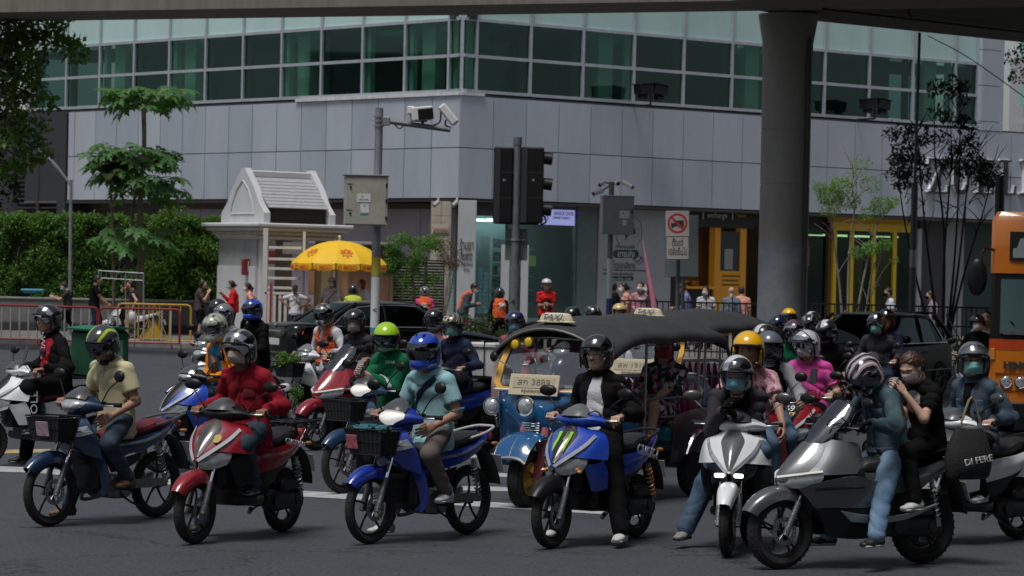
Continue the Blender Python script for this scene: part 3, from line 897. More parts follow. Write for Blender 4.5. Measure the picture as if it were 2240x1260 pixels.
for(x,y,w_,h_,c_,lab)in((-62,135,46,22,(.34,.33,.31),'unseen pale block added far off to the left beyond the hedge'),(-95,90,34,15,(.24,.22,.20),'unseen low brown block added far to the left of the junction'),(78,130,40,26,(.30,.32,.34),'unseen grey tower block added far to the right beyond the metal letters')):  # out-of-view far blocks added on both sides to shade and reflect
 E=empty('building',(x,y,0),0,lab,'building');MB().box((0,0,h_/2),(w_,14,h_),.05).build('wall',mat('distant_wall_%d'%abs(x),c_,.8,var=.2,vscale=.2),E)
 for k in range(int(h_/3.2)):
  for q in range(int(w_/4)):MB().box((-w_/2+2+q*4,-7.03,k*3.2+2.0),(2.4,.08,1.5)).build('window',mat('distant_glass',(.03,.05,.05),.1),E,key='distant_window_%d_%d_%d'%(x,k,q))
# ------------------------------------------------------------------ plants
def leafm(name,c,var=.5,tr=.35):
 m=mat(name,c,.5,var=var,vscale=1.6,spec=.35)
 t=m.node_tree;b=t.nodes['Principled BSDF'];out=t.nodes['Material Output']
 tl=t.nodes.new('ShaderNodeBsdfTranslucent');tl.inputs[0].default_value=(c[0]*1.6,c[1]*1.6,c[2]*.8,1)
 mx=t.nodes.new('ShaderNodeMixShader');mx.inputs[0].default_value=tr
 t.links.new(b.outputs[0],mx.inputs[1]);t.links.new(tl.outputs[0],mx.inputs[2]);t.links.new(mx.outputs[0],out.inputs[0])
 return m
def leafcloud(cl,size,aspect=.5,droop=.3,n=None,flat=False):
 """cl: list of (centre, radii, count); small leaf faces"""
 Vs,Fs=[],[];base=0
 for(c,r,k)in cl:
  u=nrs.normal(size=(k,3));u/=np.linalg.norm(u,axis=1,keepdims=True)
  rad=nrs.uniform(.25,1,(k,1))**.4
  p=np.array(c)+u*rad*np.array(r)
  d=nrs.normal(size=(k,3));d[:,2]-=droop*1.5;d/=np.linalg.norm(d,axis=1,keepdims=True)
  s=np.cross(d,nrs.normal(size=(k,3))+np.array([0,0,1.5]));s/=np.linalg.norm(s,axis=1,keepdims=True)
  L=size*nrs.uniform(.6,1.3,(k,1))
  n_=np.cross(s,d)
  q=np.stack([p,p+d*L*.45+s*L*aspect*.5+n_*L*.06,p+d*L,p+d*L*.45-s*L*aspect*.5+n_*L*.06],1)
  Vs.append(q.reshape(-1,3));Fs.append(np.arange(k*4).reshape(k,4)+base);base+=k*4
 return np.concatenate(Vs),np.concatenate(Fs)
def crown(name,cl,size,m,parent=None,**k):
 V,F=leafcloud(cl,size,**k);return mk(name,V,F,m,parent,smooth=False)
leaf_hedge=leafm('leaf_hedge',(.095,.20,.04));leaf_dark=leafm('leaf_dark',(.020,.040,.012));leaf_pap=leafm('leaf_papaya',(.085,.20,.06));leaf_br=leafm('leaf_bright',(.10,.19,.03));leaf_brown=leafm('leaf_brown',(.12,.065,.03));leaf_blk=leafm('leaf_dark_olive',(.035,.055,.022),tr=.2);leaf_yel=leafm('leaf_olive',(.15,.14,.035))  # leaf_blk: dark olive leaves of the bare tree
bark=mat('bark',(.16,.13,.10),.9,var=.4,vscale=8,bump=.5,bscale=40);bark_pale=mat('bark_pale',(.30,.27,.22),.9,var=.4,vscale=8,bump=.4)
bark_dark=mat('bark_dark',(.04,.035,.03),.9,var=.4,vscale=8)
# planter wall with dark plinth
PW=empty('planter_wall',VY(215,79.6,0),0,'low grey rendered planter wall in front of the hedge','wall')
b=MB().box((0,0,.72),(9.2,.3,.68),.02);b.build('wall_body',mat('render_grey',(.15,.155,.145),.85,var=.4,vscale=1.5),PW)
b=MB().box((0,-.02,.265),(9.2,.34,.23),.01);b.build('plinth',mat('plinth_black',(.03,.03,.032),.7),PW)
b=MB().box((0,0,1.09),(9.3,.38,.06),.01);b.build('coping',mat('coping',(.25,.25,.24),.8),PW)
HG=empty('hedge',VY(240,80.8,0),0,'dense clipped green hedge growing above the planter wall','hedge')
cl=[]
for i in range(120):
 x=rnd.uniform(-3.6,3.1);z=rnd.uniform(.9,3.35);cl.append(((x,rnd.uniform(-.25,.2),z),(.38,.3,.34),260))
for i in range(60):
 x=-3.6+6.7*i/59;cl.append(((x,0,3.42+.1*math.sin(i)),(.25,.3,.14),160))
crown('foliage',cl,.085,leaf_hedge,HG,aspect=.6)
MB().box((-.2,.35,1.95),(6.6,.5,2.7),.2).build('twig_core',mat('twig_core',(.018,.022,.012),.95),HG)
b=MB()
for i in range(14):x=-3.4+i*.5;b.tube([(x,.15,.2),(x+rnd.uniform(-.1,.1),.1,1.2),(x+rnd.uniform(-.3,.3),0,2.6)],[.03,.015],5,3)
b.build('stems',bark,HG)
BH=empty('shaded_bush',VY(400,80.6,0),0,'darker loose bush between the hedge and the gatehouse','bush')
cl=[((rnd.uniform(-1.1,.95),rnd.uniform(-.2,.3),rnd.uniform(1.0,3.6)),(.35,.3,.35),230)for _ in range(42)]
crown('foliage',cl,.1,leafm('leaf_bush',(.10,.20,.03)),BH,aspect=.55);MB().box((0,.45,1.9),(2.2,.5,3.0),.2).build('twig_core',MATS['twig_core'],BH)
# papaya tree
def papaya_leaf(rad):
 V,F=[],[]
 for k in range(7):
  a=R_(-135+45*k);L=rad*(1-.25*abs(k-3)/3)
  d=Vector((math.cos(a),math.sin(a),0));s_=Vector((-d.y,d.x,0))
  pts=[(0,0),(.35,.10),(.45,.24),(.52,.11),(.68,.22),(.74,.09),(1,0)]
  poly=pts+[(x,-y)for x,y in pts[-2:0:-1]]
  b0=len(V)
  for x,y in poly:
   p=d*(x*L)+s_*(y*L);p.z=-.35*x*x*L+abs(y)*L*.15;V.append(p)
  F.append(tuple(range(b0,b0+len(poly))))
 return V,F
PT=empty('papaya_tree',VY(302,77.5,.15),0,'tall papaya tree with tiers of lobed leaves in front of the grey panels','tree')
PT.location.z=.15
MB().tube([(0,0,0),(.03,0,2),(-.02,0,4),(.06,0,5.2),(.02,.0,6.45)],[.11,.085,.06,.07],10,4).build('trunk',mat('papaya_trunk',(.16,.15,.10),.85,var=.4,vscale=6,bump=.4),PT)
MB().tube([(-.2,.1,2.8),(-.25,.1,3.5),(-.12,0,4.1)],[.05,.04],8,3).build('branch',MATS['papaya_trunk'],PT)
b_l,b_p=MB(),MB()
for(z,n,R0,cx_,lift)in((6.5,56,1.15,.05,.22),(4.8,64,1.3,-.2,.12),(4.1,44,1.35,.0,-.05),(2.6,44,1.3,-.1,.0)):
 for k in range(n):
  a=2*math.pi*k/n+rnd.uniform(-.2,.2);L=R0*rnd.uniform(.4,1.0);el=rnd.uniform(-.2,.75)+lift
  c=Vector((cx_,0,z));tip=c+Vector((math.cos(a)*L,math.sin(a)*L*.8,L*math.sin(el)*.55+rnd.uniform(-.22,.18)));mid=(c+tip)/2+Vector((0,0,.18))
  b_p.tube([c,mid,tip],[.014,.008],5,3)
  V,F=papaya_leaf(rnd.uniform(.38,.56))
  M=Matrix.Rotation(a+math.pi*0,3,'Z')@Matrix.Rotation(rnd.uniform(-.1,.75),3,'Y')@Matrix.Rotation(rnd.uniform(-.4,.4),3,'X')
  b_l.add([tip+M@v for v in V],F)
b_l.build('leaves',leaf_pap,PT,smooth=False);b_p.build('petioles',mat('petiole',(.14,.18,.07),.6),PT)
# broad leaved shrub beside it
FT=empty('broadleaf_plant',VY(225,77.2,.15),0,'plant with broad curling dark leaves left of the papaya trunk','plant')
MB().tube([(.3,0,0),(.25,0,2.4),(.1,0,4.6)],[.05,.03],8,3).build('trunk',bark,FT)
b=MB()
for k in range(13):
 a=rnd.uniform(0,6.28);L=rnd.uniform(.75,1.25);w=L*.42;el=rnd.uniform(-.2,.9)
 rows=[]
 for i in range(6):
  t=i/5;ww=w*math.sin(math.pi*min(.98,t*.85+.1))**.7
  c=Vector((t*L*math.cos(el),0,t*L*math.sin(el)-.35*t*t*L));rows.append([Matrix.Rotation(a,3,'Z')@(c+Vector((0,y*ww*.5,abs(y)*ww*.22)))+Vector((.05,0,4.55+.12*(k%3)))for y in(-1,-.5,0,.5,1)])
 b.grid(rows,0,2,1)
b.build('leaves',leafm('leaf_broad',(.045,.065,.018),tr=.2),FT)
# overhanging tree at the upper left
LT=empty('street_tree',VY(-70,66,.15),0,'large-leaved tree hanging into the picture at the upper left','tree')
MB().tube([(0,0,0),(.1,0,2.5),(-.1,0,5),(.1,0,8.5)],[.22,.15],12,4).build('trunk',bark,LT)
b=MB();cl=[]
for(px,py)in((20,100),(60,80),(110,75),(150,95),(30,160),(70,170),(95,220),(40,230),(15,300),(60,300),(90,330),(25,370),(165,110),(70,130),(50,350),(15,200),(130,60),(90,60),(30,60),(35,265),(80,275)):
 q=P(px,py,65.5+rnd.uniform(-.5,.5))-LT.location;cl.append((q,(.34,.4,.28),80))
 b.tube([(0,0,q.z-.5+rnd.uniform(-.3,1.2)),(q.x*.5,q.y*.5,q.z+.3),q],[.05,.012],5,3)
b.build('branches',bark_dark,LT);crown('foliage',cl,.19,leafm('leaf_street',(.08,.16,.03)),LT,aspect=.55,droop=.6)
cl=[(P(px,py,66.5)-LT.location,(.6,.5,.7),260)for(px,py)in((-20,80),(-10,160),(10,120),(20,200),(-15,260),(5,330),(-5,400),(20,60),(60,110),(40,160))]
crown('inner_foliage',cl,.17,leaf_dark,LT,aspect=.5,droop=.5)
# climbing bush over the slatted gate
CB=empty('climbing_bush',VY(900,80,.15),0,'green climbing bush spilling over the slatted gate','bush')
cl=[((rnd.uniform(-.75,.75),rnd.uniform(-.2,.2),rnd.uniform(1.75,2.95)),(.24,.25,.2),190)for _ in range(34)]+[((rnd.uniform(-.5,.7),0,rnd.uniform(1.3,1.9)),(.2,.2,.2),60)for _ in range(12)]
crown('foliage',cl,.075,leafm('leaf_climb',(.11,.23,.05)),CB,aspect=.5);MB().tube([(0,.2,0),(.05,.1,1.2),(-.1,0,2.4)],.05,6,3).tube([(.3,.2,0),(.35,.1,1.4),(.4,0,2.4)],.04,6,3).build('stems',bark,CB)
DB=empty('dry_bush',VY(982,80,.15),0,'withered reddish brown bush beside the green climber','bush')
cl=[((rnd.uniform(-.36,.4),rnd.uniform(-.2,.2),rnd.uniform(2.15,2.85)),(.2,.2,.18),110)for _ in range(15)]
crown('foliage',cl,.055,leaf_brown,DB,aspect=.4);b=MB()
for k in range(10):b.tube([(-.2,0,0.3),(rnd.uniform(-.2,.1),0,1.5),(rnd.uniform(-.35,.4),0,2.6)],[.012,.005],4,3)
b.build('stems',bark,DB)
# right hand trees
def stemtree(name,px,D,label,stems,cl,size,m,bm_,aspect=.45,props=True,seed=1):
 T=empty(name,VY(px,D,.15),0,label,'tree');T.location.z=.15
 r2=random.Random(seed);b=MB()
 for(a,z,sp_)in stems:
  top=Vector((a,r2.uniform(-.3,.3),z))
  mid=Vector((a*.45+r2.uniform(-.12,.12),r2.uniform(-.1,.1),z*r2.uniform(.36,.52)))
  b.tube([(sp_,0,0),mid,mid.lerp(top,.6)+Vector((r2.uniform(-.12,.12),0,.05)),top],[.036,.022,.005],7,4)
  for k in range(11):
   t=r2.uniform(.15,.97);q=mid.lerp(top,t);e_=q+Vector((r2.uniform(-.55,.55),r2.uniform(-.4,.4),r2.uniform(.15,.7)))
   b.tube([q,(q+e_)/2+Vector((0,0,.05)),e_],[.014,.004],4,2)
 b.build('trunk',bm_,T)
 crown('foliage',cl,size,m,T,aspect=aspect)
 if props:
  for sx in(-1,1):MB().cyl((sx*.75,-.1,0),(sx*.05,0,1.25),.022,6).build('support_stake',bark_pale,T)
  MB().cyl((-.75,-.12,.85-.2),(.75,-.12,.85-.2),.02,6).build('support_stake',bark_pale,T)
 return T
cl=[]
for(x,z,r,n)in((-.5,4.0,.34,1100),(-.25,4.25,.3,700),(.0,3.9,.3,500),(.75,3.8,.3,700),(-.75,4.2,.2,260),(.5,2.75,.24,600),(.85,2.85,.2,400),(.15,2.65,.2,260),(.25,4.8,.25,140),(-.5,3.7,.3,400),(1.05,3.9,.2,220),(.4,3.6,.25,220),(1.1,2.5,.12,80),(.5,4.3,.3,260),(.1,4.5,.3,160)):
 cl.append(((x,rnd.uniform(-.2,.2),z),(r,r,r*.75),int(n*1.0)))
stemtree('young_tree',1852,66,'young staked tree with pale feathery green crown near the pier',[(-.6,4.2,-.05),(.1,4.9,.03),(.8,4.0,.06),(.85,2.9,.05)],cl,.06,leafm('leaf_young',(.16,.30,.08)),bark_pale,.45)
cl=[]
for k in range(85):
 a=rnd.uniform(-1.35,1.15);z=rnd.uniform(3.6,4.9)if abs(a)>.5 else rnd.uniform(3.7,5.9)
 cl.append(((a*.98,rnd.uniform(-.4,.4),z+.75-abs(a)*.15),(.17,.17,.15),42))
stemtree('bare_tree',2062,63,'sparse dark tree with thin bare branches before the metal letters',[(-1.15,4.9,-.03),(-.7,5.6,0),(0,6.4,.02),(.3,6.1,.03),(.75,5.4,.04),(1.05,4.8,.0),(-.3,6.0,0)],cl,.12,leaf_blk,bark_dark,.45,True,4)
cl=[(P(px,py,56)-VY(2290,56,0),(.2,.2,.16),50)for(px,py)in((2215,125),(2235,140),(2225,165),(2240,110))]
RT=empty('street_tree',VY(2290,56,0),0,'light green twigs of a tree entering at the right edge','tree');crown('foliage',cl,.1,leaf_br,RT);MB().tube([(0,0,0),(0,0,4),(-.3,0,6.6)],[.12,.04],8,3).build('trunk',bark,RT)
PB=empty('kerbside_shrub',VY(2125,61,.15),0,'small leafy green shrub behind the masked pillion riders','shrub')
crown('foliage',[((rnd.uniform(-.6,.6),rnd.uniform(-.2,.2),rnd.uniform(.2,.75)),(.2,.2,.18),150)for _ in range(14)],.08,leaf_br,PB);MB().tube([(0,0,0),(.05,0,.5)],.02,6).build('stem',bark,PB)
for(E,bt_)in BEH:crown('crown',bt_,.55,leaf_dark,E,aspect=.7)
PB2=empty('median_shrub',VY(1035,60,0),0,'low green shrub between the black sedan and the signal pole','shrub')
crown('foliage',[((rnd.uniform(-.55,.75),rnd.uniform(-.2,.2),rnd.uniform(.35,1.15)),(.2,.2,.2),150)for _ in range(18)],.07,leafm('leaf_median',(.05,.09,.02)),PB2);MB().tube([(0,0,0),(.05,0,.7)],.02,6).build('stem',bark,PB2)
# ------------------------------------------------------------------ distance-field bodies
def nets(F,lo,h):
 ins=F<0
 s=np.zeros(tuple(n-1 for n in F.shape),np.int8)
 offs=[(i,j,k)for i in(0,1)for j in(0,1)for k in(0,1)]
 nx,ny,nz=F.shape
 for(i,j,k)in offs:s+=ins[i:nx-1+i,j:ny-1+j,k:nz-1+k]
 act=(s>0)&(s<8)
 idx=np.argwhere(act)
 if len(idx)==0:return np.zeros((0,3)),np.zeros((0,4),int)
 vals=np.stack([F[idx[:,0]+o[0],idx[:,1]+o[1],idx[:,2]+o[2]]for o in offs],1)
 acc=np.zeros((len(idx),3));cnt=np.zeros(len(idx))
 for a in range(8):
  for b in range(a+1,8):
   d=np.array(offs[b])-np.array(offs[a])
   if np.abs(d).sum()!=1:continue
   va,vb=vals[:,a],vals[:,b]
   cx=(va<0)!=(vb<0)
   den=np.where(cx,va-vb,1)
   t=np.where(cx,va/den,0)
   acc+=(np.array(offs[a])[None]+d[None]*t[:,None])*cx[:,None]
   cnt+=cx
 V=np.array(lo)[None]+h*(idx+acc/cnt[:,None])
 vid=np.full(act.shape,-1,np.int64);vid[act]=np.arange(len(idx))
 Fs=[]
 for ax in range(3):
  m=[slice(1,-1)]*3;m[ax]=slice(0,-1)
  p=[slice(1,-1)]*3;p[ax]=slice(1,None)
  A,B=ins[tuple(m)],ins[tuple(p)]
  e=np.argwhere(A!=B)
  if len(e)==0:continue
  fl=A[tuple(e.T)]
  o=np.array([1,1,1]);o[ax]=0
  e=e+o
  u,v=(ax+1)%3,(ax+2)%3
  q=[]
  for du,dv in((-1,-1),(0,-1),(0,0),(-1,0)):
   c=e.copy();c[:,u]+=du;c[:,v]+=dv
   q.append(vid[c[:,0],c[:,1],c[:,2]])
  q=np.stack(q,1)
  q[~fl]=q[~fl][:,::-1]
  Fs.append(q)
 Fa=np.concatenate(Fs)
 Fa=Fa[(Fa>=0).all(1)]
 return V,Fa
class Sdf:
 def __init__(s):s.p=[]
 def cap(s,a,b,ra,rb=None,k=None):
  rb=ra if rb is None else rb
  a=np.array(a,float);b=np.array(b,float);ab=b-a;L=max(ab.dot(ab),1e-9)
  def f(X,Y,Z):
   px,py,pz=X-a[0],Y-a[1],Z-a[2]
   t=np.clip((px*ab[0]+py*ab[1]+pz*ab[2])/L,0,1)
   return np.sqrt((px-t*ab[0])**2+(py-t*ab[1])**2+(pz-t*ab[2])**2)-(ra+t*(rb-ra))
  r=max(ra,rb);s.p.append((f,np.minimum(a,b)-r,np.maximum(a,b)+r,k));return s
 def ecap(s,a,b,side,A,B,k=None):
  """elliptic bar from a to b; A=(half width, half depth) at a, B at b"""
  a=np.array(a,float);b=np.array(b,float);ab=b-a;Ln=np.linalg.norm(ab);ax=ab/max(Ln,1e-9)
  S=np.array(side,float);S=S-ax*S.dot(ax);S/=np.linalg.norm(S);Fr=np.cross(ax,S)
  def f(X,Y,Z):
   px,py,pz=X-a[0],Y-a[1],Z-a[2]
   w=px*ax[0]+py*ax[1]+pz*ax[2]
   t=np.clip(w/max(Ln,1e-9),0,1)
   u=px*S[0]+py*S[1]+pz*S[2];v=px*Fr[0]+py*Fr[1]+pz*Fr[2];w=w-t*Ln
   ra=A[0]+t*(B[0]-A[0]);rb=A[1]+t*(B[1]-A[1]);rc=np.minimum(ra,rb)
   k0=np.sqrt((u/ra)**2+(v/rb)**2+(w/rc)**2);k1=np.sqrt((u/ra**2)**2+(v/rb**2)**2+(w/rc**2)**2)+1e-9
   return k0*(k0-1)/k1
  r=max(A[0],B[0],A[1],B[1]);s.p.append((f,np.minimum(a,b)-r,np.maximum(a,b)+r,k));return s
 def ell(s,c,r,M=None,k=None,sub=False):
  c=np.array(c,float);M=np.eye(3)if M is None else np.array(M)
  def f(X,Y,Z):
   px,py,pz=X-c[0],Y-c[1],Z-c[2]
   q=[(px*M[0][i]+py*M[1][i]+pz*M[2][i])for i in range(3)]
   k0=np.sqrt(sum((q[i]/r[i])**2 for i in range(3)));k1=np.sqrt(sum((q[i]/r[i]**2)**2 for i in range(3)))+1e-9
   return k0*(k0-1)/k1
  R=max(r);s.p.append((f,c-R,c+R,('sub',k)if sub else k));return s
 def field(s,h,k=0.03,pad=0.0):
  lo=np.min([p[1]for p in s.p],0)-3*h-pad;hi=np.max([p[2]for p in s.p],0)+3*h+pad
  n=np.ceil((hi-lo)/h).astype(int)+1
  F=np.full(tuple(n),0.2,np.float32)
  ax=[lo[i]+h*np.arange(n[i])for i in range(3)]
  for(f,l,g,kk)in s.p:
   sub=isinstance(kk,tuple)
   if sub:kk=kk[1]
   kk=k if kk is None else kk
   m=kk+2*h+pad
   i0=np.maximum(np.floor((l-m-lo)/h).astype(int),0);i1=np.minimum(np.ceil((g+m-lo)/h).astype(int)+1,n)
   sl=tuple(slice(i0[i],i1[i])for i in range(3))
   d=f(ax[0][sl[0]][:,None,None],ax[1][sl[1]][None,:,None],ax[2][sl[2]][None,None,:]).astype(np.float32)
   a=F[sl]
   if sub:
    F[sl]=np.maximum(a,-d)
   elif kk>0:
    hh=np.clip(0.5+0.5*(a-d)/kk,0,1)
    F[sl]=a*(1-hh)+d*hh-kk*hh*(1-hh)
   else:F[sl]=np.minimum(a,d)
  return F,lo,ax
 def mesh(s,h,k=0.03,post=None,pad=0.0):
  F,lo,ax=s.field(h,k,pad)
  if post is not None:F=post(F,ax[0][:,None,None],ax[1][None,:,None],ax[2][None,None,:]).astype(np.float32)
  F[0]=F[-1]=0.2;F[:,0]=F[:,-1]=0.2;F[:,:,0]=F[:,:,-1]=0.2
  return nets(F,lo,h)
# ---- head, hair, helmets in the head's own frame (x forward, y left, z up)
def head_mesh(q):
 key=('head',q)
 if key in CACHE:return CACHE[key]
 s=Sdf()
 s.ell((-.012,0,.03),(.094,.074,.088)).ell((.025,0,-.02),(.066,.062,.075),k=.03)
 s.cap((.04,0,-.082),(.058,0,-.085),.026,.024,k=.03)
 for y in(-1,1):
  s.cap((.0,y*.052,-.055),(.045,y*.02,-.085),.022,.018,k=.03)
  s.ell((-.005,y*.076,-.012),(.016,.008,.03),k=.006)
  s.ell((.066,y*.036,-.015),(.02,.022,.018),k=.02)
  if q==0:s.ell((.096,y*.033,.008),(.016,.02,.011),sub=True,k=0)
 if q==0:
  s.cap((.078,0,.028),(.088,0,.028),.015,k=.015)
  s.cap((.086,0,.012),(.104,0,-.022),.008,.013,k=.01)
  for y in(-1,1):
   s.cap((.082,y*.018,.026),(.07,y*.05,.028),.009,.007,k=.012)
   s.ell((.093,y*.012,-.026),(.008,.008,.007),k=.006)
   s.ell((.077,y*.033,.006),(.014,.016,.011),k=.004)
  s.ell((.086,0,-.05),(.012,.026,.007),k=.006).ell((.084,0,-.062),(.012,.022,.007),k=.006)
 s.cap((-.03,0,-.06),(-.045,0,-.15),.052,.056,k=.03)
 V,F=s.mesh(.0055 if q==0 else(.011 if q==1 else .018),.02)
 CACHE[key]=(V,F);return V,F
def hand_mesh(curl,q):
 """left hand; frame: x towards the fingers, y towards the thumb side, z out of the back of the hand"""
 key=('hand',curl,q)
 if key in CACHE:return CACHE[key]
 s=Sdf()
 s.ecap((-.02,0,0),(.02,0,0),(0,1,0),(.027,.021),(.034,.016)).ecap((.02,0,0),(.078,.002,0),(0,1,0),(.034,.016),(.041,.013))
 L=[.040,.045,.042,.032]
 for i in range(4):
  y=.031-i*.0205
  p=np.array([.08-abs(i-1.2)*.004,y,0]);a=.1+curl*.75
  for j,l in enumerate((L[i],L[i]*.62,L[i]*.5)):
   d=np.array([math.cos(a),(.06-.05*i)*(1-curl*.5),-math.sin(a)])
   p2=p+d*l
   s.cap(p,p2,.0098-j*.0009,.0092-j*.001,k=.004 if j else .008)
   p=p2;a+=curl*1.15+.08
 t=[(.012,.026,-.006),(.045,.052-.012*curl,-.018-.012*curl),(.07,.054-.026*curl,-.03-.03*curl),(.088,.05-.034*curl,-.036-.04*curl)]
 s.cap(t[0],t[1],.015,.012,k=.012).cap(t[1],t[2],.0115,.0105,k=.005).cap(t[2],t[3],.0105,.0085,k=.004)
 V,F=s.mesh(.0045 if q==0 else(.008 if q==1 else .013),.004)
 CACHE[key]=(V,F);return V,F
def helmet_mesh(kind,q):
 key=('helmet',kind,q)
 if key in CACHE:return CACHE[key]
 s=Sdf()
 if kind=='full':
  s.ell((-.005,0,.035),(.152,.128,.132)).ell((.075,0,-.075),(.082,.088,.062),k=.05).ell((-.03,0,-.05),(.125,.12,.11),k=.04)
  s.cap((-.09,0,.13),(-.14,0,.07),.012,.006,k=.03)
 else:
  s.ell((-.012,0,.035),(.148,.128,.130)).ell((-.04,0,-.05),(.11,.122,.10),k=.04)
 h=.0075 if q==0 else(.011 if q==1 else .02)
 th=.02 if q<2 else .035
 def post(F,X,Y,Z):
  G=np.maximum(F,-(F+th))
  if kind=='full':
   port=np.maximum(np.maximum(-(X-.055),np.abs(Y)-.118),np.maximum(Z-.062,-.032-Z))
   G=np.maximum(G,-port)
   G=np.maximum(G,-.125+.03*0-Z*1.0-.0)
  elif kind=='open':
   c=np.maximum(.028-X-.25*np.abs(Z),Z-.055)
   G=np.maximum(G,-c)
   G=np.maximum(G,-.115-Z-.25*X)
  else:
   c=np.maximum(.01-X,Z-.05)
   G=np.maximum(G,-c)
   G=np.maximum(G,-.035-Z)
  return G
 V,F=s.mesh(h,.04,post)
 me=mesh_data('helmet',V,F,ang=50)
 CACHE[key]=me;return me
def shell_patch(rad,c,az,el,th=.003,nu=10,nv=18,taper=0.0):
 g=[]
 for i in range(nu+1):
  e=R_(el[0]+(el[1]-el[0])*i/nu)
  row=[]
  for j in range(nv+1):
   a=R_(-az+2*az*j/nv)*(1-taper*(1-i/nu))
   row.append((c[0]+rad[0]*math.cos(e)*math.cos(a),c[1]+rad[1]*math.cos(e)*math.sin(a),c[2]+rad[2]*math.sin(e)))
  g.append(row)
 return g
def hair_mesh(kind,q):
 key=('hair',kind,q)
 if key in CACHE:return CACHE[key]
 s=Sdf();s.ell((-.018,0,.036),(.104,.086,.098)).ell((-.05,0,-.01),(.066,.076,.07),k=.03)
 if kind in('long','tail','bun'):
  if kind=='long':
   s.cap((-.06,.04,0),(-.07,.05,-.24),.045,.03,k=.03).cap((-.06,-.04,0),(-.07,-.05,-.24),.045,.03,k=.03)
   s.cap((-.01,.075,.0),(-.005,.082,-.14),.016,.012).cap((-.01,-.075,.0),(-.005,-.082,-.14),.016,.012)
  if kind=='tail':s.cap((-.10,0,.04),(-.15,0,-.03),.03,.035).cap((-.15,0,-.03),(-.14,.01,-.16),.035,.015)
  if kind=='bun':s.ell((-.13,0,-.01),(.045,.045,.045))
 def post(F,X,Y,Z):
  face=np.maximum(.03-X+.7*np.maximum(Z-.03,0),Z-.085)
  face2=np.maximum(.0-X,np.maximum(Z-.03,np.abs(Y)-.2))
  G=np.maximum(F,-np.minimum(face,face2 if kind!='long' else face))
  return G+.004*np.sin(90*Y+6*np.sin(30*Z))*np.sin(60*X+20*Z)
 V,F=s.mesh(.008 if q==0 else(.012 if q==1 else .018),.02,post)
 me=mesh_data('hair',V,F,ang=60);CACHE[key]=me;return me
def place(o,M):
 o.matrix_local=M;return o
SKIN=mat('skin',(0.36,0.20,0.135),0.55,var=0.14,vscale=14,spec=0.35)
SKIN2=mat('skin_light',(0.50,0.31,0.225),0.55,var=0.12,vscale=14,spec=0.35)
SKIN3=mat('skin_dark',(0.24,0.125,0.08),0.55,var=0.14,vscale=14,spec=0.35)
HAIR=mat('black_hair',(0.012,0.010,0.009),0.5,var=0.4,vscale=40)
HAIRB=mat('brown_hair',(0.05,0.022,0.013),0.5,var=0.4,vscale=40)
EYEM=mat('dark_eye',(0.012,0.009,0.008),0.2)
DARKIN=mat('helmet_lining',(0.01,0.01,0.011),0.9)
VIS_CLEAR=glassy('visor_clear',(0.78,0.80,0.82),0.09,0.05,(0.85,0.88,0.92))
VIS_DARK=glassy('visor_smoke',(0.06,0.06,0.065),0.16,0.05,(0.6,0.65,0.72))
VIS_MIRROR=glassy('visor_mirror',(0.25,0.25,0.28),0.55,0.06,(0.85,0.88,0.95))
M_BLUE=mat('mask_blue',(0.22,0.48,0.60),0.8,bump=0.3,bscale=60,var=.1)
M_TEAL=mat('mask_teal',(0.22,0.56,0.50),0.8,bump=0.3,bscale=60,var=.1)
M_WHITE=mat('mask_white',(0.66,0.66,0.67),0.8,bump=0.3,bscale=60,var=.1)
M_BEIGE=mat('mask_beige',(0.48,0.41,0.33),0.8,bump=0.3,bscale=60,var=.1)
def stripes(name,base,cols,axis=1,freq=22.0,warp=0.5,rough=0.2,seed=0.0,width=0.5):
 """helmet graphics: warped bands of colour printed in the lacquer"""
 if name in MATS:return MATS[name]
 m=mat(name,base,rough,coat=0.9)
 t=m.node_tree;b=t.nodes['Principled BSDF'];tc=[n for n in t.nodes if n.type=='TEX_COORD'][0]
 mp=t.nodes.new('ShaderNodeMapping');mp.inputs['Location'].default_value=(seed,seed*.7,seed*.3);mp.inputs['Rotation'].default_value=(0.3,0.5 if axis==1 else 1.2,0.2+seed)
 t.links.new(tc.outputs['Object'],mp.inputs[0])
 w=t.nodes.new('ShaderNodeTexWave');w.wave_type='BANDS';w.bands_direction='XYZ'[axis]
 w.inputs['Scale'].default_value=freq/6;w.inputs['Distortion'].default_value=warp*6;w.inputs['Detail'].default_value=1.5;w.inputs['Detail Scale'].default_value=1.6
 t.links.new(mp.outputs[0],w.inputs[0])
 r=t.nodes.new('ShaderNodeValToRGB');r.color_ramp.interpolation='CONSTANT'
 el=r.color_ramp.elements
 el[0].position=0;el[0].color=tuple(base)+(1,)
 el[1].position=width;el[1].color=tuple(cols[0])+(1,)
 for i,c in enumerate(cols[1:]):
  e=el.new(width+(1-width)*(i+1)/len(cols));e.color=tuple(c)+(1,)
 t.links.new(w.outputs['Fac'],r.inputs[0]);t.links.new(r.outputs[0],b.inputs['Base Color'])
 return m

